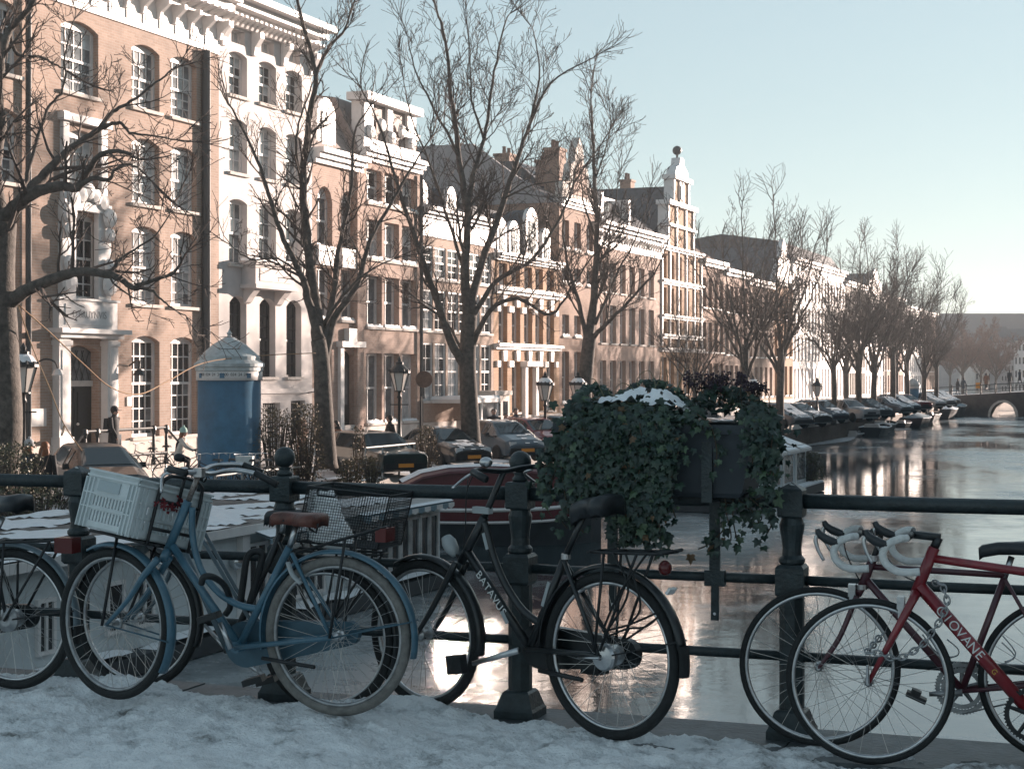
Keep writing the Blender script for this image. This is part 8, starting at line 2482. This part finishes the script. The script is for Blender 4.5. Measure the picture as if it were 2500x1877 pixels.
# red one in front
F2, P, sgn, pt = racer('red racing bicycle with white drop bars and a chain lock, cut by the right edge', (2755, 1690, 6.60), (2122, 1662, 6.90), 'bike_red', dict(ht=(2281, 1336), hb=(2236, 1448), bb=(2520, 1742), crown=(2231, 1460), rh=(.0235, 0)))
F2.tube('top_tube', [P.pt(2274, 1362), P.pt(2640, 1416)], .0175, 'bike_red', 14)
d0, d1 = P.pt(2244, 1428), pt['bb']
dt = F2.tube('down_tube', [d0, d1], .0265, 'bike_red', 18)
F2.tube('seat_tube', [pt['bb'], P.pt(2655, 1390)], .0165, 'bike_red', 12)
for o in (-.05, .05):
    F2.tube('fork_blade', [P.pt(2236, 1448) + P.l * o * .4, pt['crown'] + P.l * o, pt['crown'].lerp(F2.f, .5) + P.l * o * 1.05, F2.f + P.l * o], [.022, .018, .0145, .009], 'bike_red', 10)
    F2.tube('seat_stay', [P.pt(2645, 1420, o * .5), F2.r + P.l * o], .009, 'bike_red', 8); F2.tube('chain_stay', [pt['bb'] + P.l * o * .5, F2.r + P.l * o], .011, 'bike_red', 8)
decal('GIOVANE', .20, .054, dt, d0, d1, sgn, .0265, root=F2.root, pitch=.70)
q = text_obj('emblem', 'G', .03, mat('yellow_decal', (.55, .35, .06), .5), dt, tmat(F2.root).inverted() @ (lambda M4, p: (setattr(M4, 'translation', p), M4)[1])(Matrix(((d1 - d0).normalized(), sgn.cross((d1 - d0).normalized()), sgn)).transposed().to_4x4(), d0.lerp(d1, .67) + sgn * .0275), .0004)
F2.tube('seat_post', [P.pt(2655, 1390), P.pt(2672, 1340)], .0135, 'alu', 10); F2.saddle(P.pt(2590, 1318), P.pt(2750, 1310), .15, .05, 'saddle_black')
F2.tube('stem', [pt['ht'], P.pt(2292, 1312)], .018, 'bike_black', 12); F2.tube('stem', [P.pt(2297, 1312), P.pt(2262, 1308), P.pt(2228, 1304)], .0165, 'bike_black', 12)
drop_bar(F2, P, P.pt(2226, 1304), 'tape', 'saddle_black')
brake(F2, P, P.pt(2200, 1470), sgn)
b = MB(); b.tube([F2.f + sgn * .06, F2.f + sgn * .065 + Vector((0, 0, .075))], [.009, .006], 6); F2.mb('quick_release', b, 'alu')
chainring(F2, P, pt['bb'] + sgn * .02, sgn, .105, 'black', 48); 
F2.tubes('cable', [(smooth_path([P.pt(2128, 1290, o), P.pt(2150, 1340, o * .7), P.pt(2200, 1400, o * .3), P.pt(2240, 1420, 0)], 6), .0028) for o in (-.15, .15)], 'black', 5)
F2.tubes('bottle_cage', [(smooth_path([P.pt(u, v, .0) + sgn * o for u, v in q], 3), .003) for q, o in ((((2448, 1548), (2480, 1590), (2462, 1612), (2440, 1618)), .03), (((2445, 1570), (2478, 1605), (2452, 1618)), -.03))], 'alu_dull', 5)
# chain lock
ch = thing('chain_lock', 'heavy steel chain looped through the front fork and down tube of the red bicycle', 'chain', tuple(P.pt(2240, 1600)), 0)
path = [(2284, 1423, .0), (2300, 1426, .02), (2310, 1448, .045), (2314, 1472, .05), (2303, 1498, .05), (2294, 1515, .05), (2277, 1538, .05), (2262, 1561, .05), (2237, 1581, .055), (2205, 1598, .06), (2176, 1598, .07), (2148, 1587, .075), (2122, 1585, .07), (2133, 1572, .02), (2145, 1558, -.03), (2162, 1544, -.05)]
pp = smooth_path([P.pt(u, v) + sgn * o for u, v, o in path], 8)
b = MB(); b.torus((0, 0, 0), .0115, .0036, Matrix.Diagonal((1.55, 1, 1)), 18, 6); lme = b.mesh('link', M_['alu_dull'], True)
acc, nxt, k = 0.0, 0.0, 0
for i in range(len(pp) - 1):
    sg_ = pp[i + 1] - pp[i]; L = sg_.length
    while nxt <= acc + L:
        c = pp[i].lerp(pp[i + 1], (nxt - acc) / L)
        t = sg_.normalized(); y = sgn - t * sgn.dot(t); y.normalize()
        if k % 2: y = t.cross(y)
        z = t.cross(y)
        o = inst('link', lme, ch); M4 = Matrix((t, y, z)).transposed().to_4x4(); M4.translation = c; o.matrix_local = tmat(ch).inverted() @ M4
        nxt += .0255; k += 1
    acc += L
# ---------------------------------------------------------------- people on the quay
M_['skin'] = mat('skin', (0.42, 0.25, 0.19), 0.55)
M_['coat_black'] = mat('black_coat', (0.014, 0.015, 0.018), 0.8, var=0.3, vscale=6)
M_['coat_white'] = mat('cream_coat', (0.60, 0.54, 0.48), 0.8, var=0.1, vscale=6)
M_['coat_brown'] = mat('brown_coat', (0.22, 0.11, 0.07), 0.8, var=0.25, vscale=6)
M_['coat_blue'] = mat('dark_blue_coat', (0.03, 0.045, 0.065), 0.8, var=0.25, vscale=6)
M_['jeans'] = mat('blue_grey_jeans', (0.05, 0.07, 0.10), 0.85, var=0.25, vscale=9)
M_['hair_red'] = mat('auburn_hair', (0.20, 0.075, 0.03), 0.6, var=0.35, vscale=25)
M_['hair_dark'] = mat('dark_hair', (0.025, 0.018, 0.015), 0.6)
M_['wool_grey'] = mat('grey_wool', (0.42, 0.42, 0.43), 0.9, var=0.15, vscale=40)
M_['wool_mint'] = mat('mint_wool', (0.40, 0.58, 0.52), 0.9, var=0.1, vscale=40)
def person(label, loc, rz, h=1.7, coat='coat_black', legs='jeans', hair='hair_dark', hat=None, long_hair=False, coat_len=0.48, pose='stand', bag=None, lean=0.0):
    o = thing('person', label, 'person', loc, rz)           # local x = facing direction
    k = h / 1.72
    V, E, Rd = [], [], []
    def v(x, y, z, r): V.append((x * k, y * k, z * k)); Rd.append(r * k); return len(V) - 1
    st_ = 0.16 if pose == 'walk' else 0.0
    if pose == 'sit':
        hip, zh = (0, 0, 0.93), 0.93
        pel = v(0, 0, .95, .125); sp_ = v(.04, 0, 1.15, .12); ch_ = v(.12, 0, 1.36, .135); nk = v(.17, 0, 1.50, .055); hd = v(.20, 0, 1.60, .088); ht_ = v(.20, 0, 1.70, .075)
        LG = [[(.06, s * .09, .90, .085), (.38, s * .10, .72 + .1 * (s > 0), .062), (.22, s * .10, .33 + .12 * (s > 0), .045), (.32, s * .10, .26 + .12 * (s > 0), .038)] for s in (-1, 1)]
        AR = [[(.12, s * .19, 1.40, .055), (.30, s * .23, 1.20, .045), (.52, s * .20, 1.10, .032), (.58, s * .19, 1.10, .03)] for s in (-1, 1)]
    else:
        pel = v(0, 0, .92, .125); sp_ = v(lean * .3, 0, 1.12, .115); ch_ = v(lean * .7, 0, 1.34, .135); nk = v(lean * .9 + .01, 0, 1.49, .055); hd = v(lean + .03, 0, 1.59, .088); ht_ = v(lean + .03, 0, 1.66, .075)
        LG = [[(s * st_ * .3, s * .09, .86, .088), (s * st_ * .8 + .03, s * .095, .48, .06), (s * st_ * 1.3 - .02, s * .10, .09, .042), (s * st_ * 1.3 + .12, s * .11, .04, .036)] for s in (-1, 1)]
        AR = [[(lean * .7, s * .19, 1.40, .056), (lean * .6 - s * st_ * .5, s * .245, 1.13, .044), (lean * .6 - s * st_ + .08, s * .24, .90, .032), (lean * .6 - s * st_ + .10, s * .235, .82, .028)] for s in (-1, 1)]
    for a, b_ in ((pel, sp_), (sp_, ch_), (ch_, nk), (nk, hd), (hd, ht_)): E.append((a, b_))
    for ch0, root in ((LG, pel), (AR, ch_)):
        for limb in ch0:
            p = root
            for q in limb:
                c = v(*q); E.append((p, c)); p = c
    me = bpy.data.meshes.new('body'); me.from_pydata(V, E, [])
    body = bpy.data.objects.new('body', me); COL.objects.link(body); body.parent = o
    md = body.modifiers.new('skin', 'SKIN')
    for i, r_ in enumerate(Rd): me.skin_vertices[0].data[i].radius = (r_, r_)
    me.skin_vertices[0].data[0].use_root = True
    body.modifiers.new('sub', 'SUBSURF').levels = 1; body.modifiers['sub'].render_levels = 1
    me.materials.append(M_[legs])
    # coat: torso and sleeves in one mesh
    b = MB(); n = 14
    zc = [(1.47, .075, .07), (1.43, .17, .10), (1.36, .205, .125), (1.2, .19, .135), (1.0, .175, .14), (.92, .19, .15)]
    zlow = 1.44 - coat_len * 1.9
    if pose != 'sit': zc += [(max(.5, zlow), .21 if zlow < .75 else .195, .175)]
    for z, hy, hx in zc:
        xo = (.03 + .17 * max(0, (z - .95) / .5)) if pose == 'sit' else lean * max(0, (z - .9) / .6)
        for i in range(n):
            a = 2 * PI * i / n; b.v.append(((xo + hx * math.cos(a)) * k, hy * math.sin(a) * k, z * k))
    for j in range(len(zc) - 1):
        for i in range(n):
            a, c = j * n + i, j * n + (i + 1) % n; b.f.append((a, c, c + n, a + n)); b.m.append(0)
    for limb in AR:
        P = [Vector(q[:3]) * k for q in limb[:3]]; b.tube([P[0] + Vector((0, 0, .03)), P[1], P[2]], [.075 * k, .062 * k, .05 * k], 9)
    ct = b.build('coat', M_[coat], o, True)
    hx_, hz_ = V[hd][0], V[hd][2]
    b = MB(); b.sphere((hx_ + .012 * k, 0, hz_ + .015 * k), .098 * k, 14, 10, sc=(1, .86, 1.18)); b.sphere((hx_ + .105 * k, 0, hz_ - .0 * k), .02 * k, 8, 6); fc = b.build('face', M_['skin'], o, True)
    b = MB()
    for s in (-1, 1): b.sphere((hx_ + .10 * k, s * .035 * k, hz_ + .02 * k), .011 * k, 6, 5)
    b.build('eyes', M_['hair_dark'], fc)
    b = MB(); b.sphere((hx_ - .015 * k, 0, hz_ + .045 * k), .108 * k, 14, 9, sc=(1, .95, 1.05))
    if long_hair: b.sphere((hx_ - .06 * k, 0, hz_ - .11 * k), .11 * k, 12, 9, sc=(.75, 1.2, 1.75))
    b.build('hair', M_[hair], o, True)
    if hat:
        b = MB(); b.lathe([(.112 * k, hz_ + .02 * k), (.120 * k, hz_ + .06 * k), (.112 * k, hz_ + .12 * k), (.075 * k, hz_ + .175 * k), (0.0, hz_ + .195 * k)], 14, (hx_ - .01 * k, 0, 0))
        if hat == 'coat_black': b.box((hx_ + .13 * k, 0, hz_ + .055 * k), (.12 * k, .15 * k, .014 * k))
        if hat.startswith('wool'): b.sphere((hx_, 0, hz_ + .21 * k), .035 * k, 8, 6)
        b.build('hat', M_[hat], o, True)
    b = MB()
    for limb in LG:
        q = limb[3]; b.box(((q[0] - .04) * k, q[1] * k, (q[2] + .0) * k), (.26 * k, .095 * k, .085 * k), taper=.75)
    b.build('shoes', M_['black'], o)
    hands = MB()
    for limb in AR:
        p = Vector(limb[3][:3]) * k
        hands.sphere(p, .035 * k, 8, 6, sc=(1, .6, 1.3))
    b = hands; b.build('gloves' if pose == 'sit' else 'hands', M_['black'] if pose == 'sit' else M_['skin'], o, True)
    if bag:
        b = MB(); b.box((-.20 * k, 0, 1.2 * k), (.16 * k, .30 * k, .42 * k), taper=.8); b.build('backpack', M_[bag], o)
    return o
g = lambda u, Y, z=STREET: (gu(u, Y), Y, z)
person('person in dark jacket and grey bobble hat beside the auburn-haired woman', g(70, 37.6), math.radians(70), 1.68, 'coat_blue', 'jeans', 'hair_red', 'wool_grey', True)
person('person with long auburn hair in a long black coat at the lower left', g(109, 37.0), math.radians(80), 1.68, 'coat_black', 'coat_black', 'hair_red', None, True, 0.50)
person('person in black with peaked cap and backpack standing on the stoop', g(278, 50.3, -1.19), math.radians(-20), 1.76, 'coat_black', 'coat_black', 'hair_dark', 'coat_black', bag='coat_black', pose='walk')
cyc = person('person in cream coat and mint hat riding a bicycle past the portal house', g(432, 47.5), math.radians(5), 1.62, 'coat_white', 'coat_black', 'hair_red', 'wool_mint', True, pose='sit')
person('person in brown coat walking just left of the forked tree', g(738, 52.0), math.radians(-30), 1.76, 'coat_brown', 'coat_brown', 'hair_red', None, True, 0.5, 'walk')
person('person with dark hair seen above the roof of the old estate car', g(822, 55.5), math.radians(-140), 1.62, 'coat_brown', 'coat_black', 'hair_dark', None, True)
person('person in black hooded coat by the street lamp behind the estate car', g(953, 57.0), math.radians(200), 1.76, 'coat_black', 'coat_black', 'hair_dark', 'wool_grey' if False else None, False, .5, 'walk')
person('person in dark coat, left one of three behind the blue-grey hatchback', g(1206, 66.5), math.radians(-100), 1.78, 'coat_black', 'jeans', 'hair_dark')
person('shorter person in dark coat, middle one of three behind the hatchbacks', g(1236, 67.5), math.radians(-100), 1.58, 'coat_black', 'jeans', 'hair_dark', None, True)
person('person in blue-grey jacket, right one of three behind the hatchbacks', g(1259, 67.0), math.radians(-80), 1.78, 'coat_blue', 'jeans', 'hair_dark')
for i, (u, z, lb) in enumerate(((2338, -.72, 'dark distant person at the left end of the far bridge'), (2352, -.60, 'second dark distant person from the left end of the far bridge'), (2408, -.1, 'distant person on the far bridge right of the orange sign'), (2465, .22, 'distant person on the far bridge above the arch'), (2490, .28, 'distant person at the right end of the far bridge in view'))):
    Y = YB + 2.5
    person(lb, g(u, Y, z - .02), math.radians(30 * i), 1.75, ('coat_black', 'coat_blue', 'coat_brown')[i % 3], 'coat_black', 'hair_dark', pose='walk')
person('far person walking in the road beside the far blue column', g(2240, 151), 1.0, 1.72, 'coat_black', 'coat_black', 'hair_dark', pose='walk')

# ---------------------------------------------------------------- plain bicycles further off
def plain_bike(name='bicycle'):
    o = thing(name, 'x', 'bicycle', (0, 0, 0), 0)
    for x in (0.0, 1.08):
        b = MB(); b.torus((0, 0, 0), .325, .008, None, 28, 5); w = b.build('wheel', M_['alu'], o); w.location = (x, 0, .345)
        b = MB(); b.torus((0, 0, 0), .335, .017, None, 28, 6); b.build('tyre', M_['rubber'], w)
        b = MB()
        for i in range(14): a = 2 * PI * i / 14; b.tube([(0, 0, 0), (.32 * math.cos(a), 0, .32 * math.sin(a))], .0018, 3, caps=False)
        b.build('spokes', M_['spoke'], w)
    b = MB(); b.tube([(0, 0, .345), (.46, 0, .30), (.34, 0, .80), (0, 0, .345)], .013, 6); b.tube([(.46, 0, .30), (.90, 0, .78)], .016, 6); b.tube([(.37, 0, .66), (.88, 0, .84)], .014, 6); b.tube([(1.08, 0, .345), (.90, 0, .78), (.87, 0, .90)], .014, 6); b.build('frame', M_['bike_black'], o)
    b = MB(); b.tube([(.87, 0, .90), (.85, 0, 1.05)], .012, 6); b.tube(smooth_path([(.70, -.29, 1.04), (.82, -.25, 1.07), (.86, 0, 1.06), (.82, .25, 1.07), (.70, .29, 1.04)], 4), .011, 6); b.build('handlebar', M_['alu'], o)
    b = MB(); b.box((.30, 0, .92), (.27, .17, .06), taper=.75); b.build('saddle', M_['saddle_black'], o)
    b = MB(); b.box((-.05, 0, .74), (.42, .13, .02)); b.tube([(.02, .06, .74), (0, .06, .345)], .007, 5); b.tube([(.02, -.06, .74), (0, -.06, .345)], .007, 5); b.build('rack', M_['black'], o)
    return o
pb_ = plain_bike()
labs = ['parked bicycle beside the blue advertising column, nearest to it', 'second parked bicycle left of the blue advertising column', 'third parked bicycle left of the blue advertising column', 'parked bicycle seen behind the right grip of the blue bicycle', 'parked bicycle at the quay edge between column and ball post', 'parked bicycle near the basement windows of the portal house', 'parked bicycle behind the white crate near the stoop steps', 'bicycle ridden by the person in the cream coat']
pos = [(622, 44.6, 2.6), (590, 44.4, 2.5), (555, 44.2, 2.7), (640, 43.9, 2.45), (668, 44.2, 2.3), (428, 52.5, 2.8), (395, 51.0, 2.9)]
for i, (u, Y, a) in enumerate(pos):
    o = pb_ if i == 0 else copy_tree(pb_)
    o.location = g(u, Y); o.rotation_euler = (0, 0, a); o['label'] = labs[i]; o['group'] = 'bicycles parked on the quay'
o = copy_tree(pb_); L_ = Vector(cyc.location); o.location = (L_.x - .34 * math.cos(.087), L_.y - .34 * math.sin(.087), STREET); o.rotation_euler = (0, 0, .087); o['label'] = labs[7]
if 'group' in o: del o['group']
b = MB(); b.box((0, 0, 0), (0.4, .3, .24), taper=1.12); q = b.build('crate', M_['crate'], None); setp(q, 'small white crate on the rack of a parked bicycle by the blue column', 'crate'); q.location = (gu(598, 44.3), 44.3, STREET + .90)

# ---------------------------------------------------------------- ropes and signs
M_['rope'] = mat('yellow_brown_rope', (0.30, 0.19, 0.11), 0.85)
o = thing('rope', 'thin rope tied to the leaning tree, hanging slack towards the forked tree', 'rope', tuple(at(46, 745, 35.6)), 0)
b = MB(); b.tube(smooth_path([at(u, v, y) for u, v, y in ((46, 745, 35.6), (120, 810, 36.5), (200, 885, 37.6), (270, 945, 38.6), (340, 962, 40), (410, 930, 42), (500, 885, 44.5), (640, 868, 46.8), (770, 862, 47.6))], 5), .014, 6); b.build('strand', M_['rope'], o, True, True, o)
o = thing('rope', 'rope running down from the leaning tree with a loop in it', 'rope', tuple(at(44, 745, 35.6)), 0)
b = MB(); b.tube(smooth_path([at(u, v, y) for u, v, y in ((44, 745, 35.6), (80, 850, 35.4), (120, 945, 35.2), (156, 1035, 35.0), (200, 1100, 34.8))], 4), .012, 6); b.tube(smooth_path([at(u, v, 35) for u, v in ((156, 1038), (150, 1060), (152, 1062), (157, 1045), (156, 1038))], 4), .012, 5); b.build('strand', M_['rope'], o, True, True, o)
o = mast('orange road sign on a pole standing on the far bridge', 2388, YB + 3, 944, .05, 'road sign'); o.name = 'road_sign'
b = MB(); b.box((0, -.06, EYE - (941 - HZ) / F * (YB + 3) - STREET), (.55, .04, .62)); b.build('sign_panel', mat('orange_sign', (0.85, 0.33, 0.02), .5), o)
b = MB(); b.lathe([(0.0, 0), (.5, 0), (0, 1.25)], 5); q = b.build('covered_scooter', mat('blue_tarp', (.03, .12, .28), .6), None); setp(q, 'blue tarpaulin-covered scooter on the far quay near the first snowy cars', 'scooter'); q.location = g(1968, 107); q.scale = (1.3, .8, .95)
# ---------------------------------------------------------------- winter air
b = MB(); b.b2((-2600, -2600, -5.6), (2600, 2600, 34.0))
hz = b.build('haze', [])
hm = bpy.data.materials.new('winter_haze'); hm.use_nodes = True
nt = hm.node_tree; nt.nodes.clear()
pv = nt.nodes.new('ShaderNodeVolumePrincipled'); om = nt.nodes.new('ShaderNodeOutputMaterial')
pv.inputs['Color'].default_value = (0.80, 0.86, 0.90, 1); pv.inputs['Density'].default_value = 0.0006; pv.inputs['Anisotropy'].default_value = 0.2
nt.links.new(pv.outputs[0], om.inputs['Volume'])
hz.data.materials.append(hm); hz['kind'] = 'stuff'
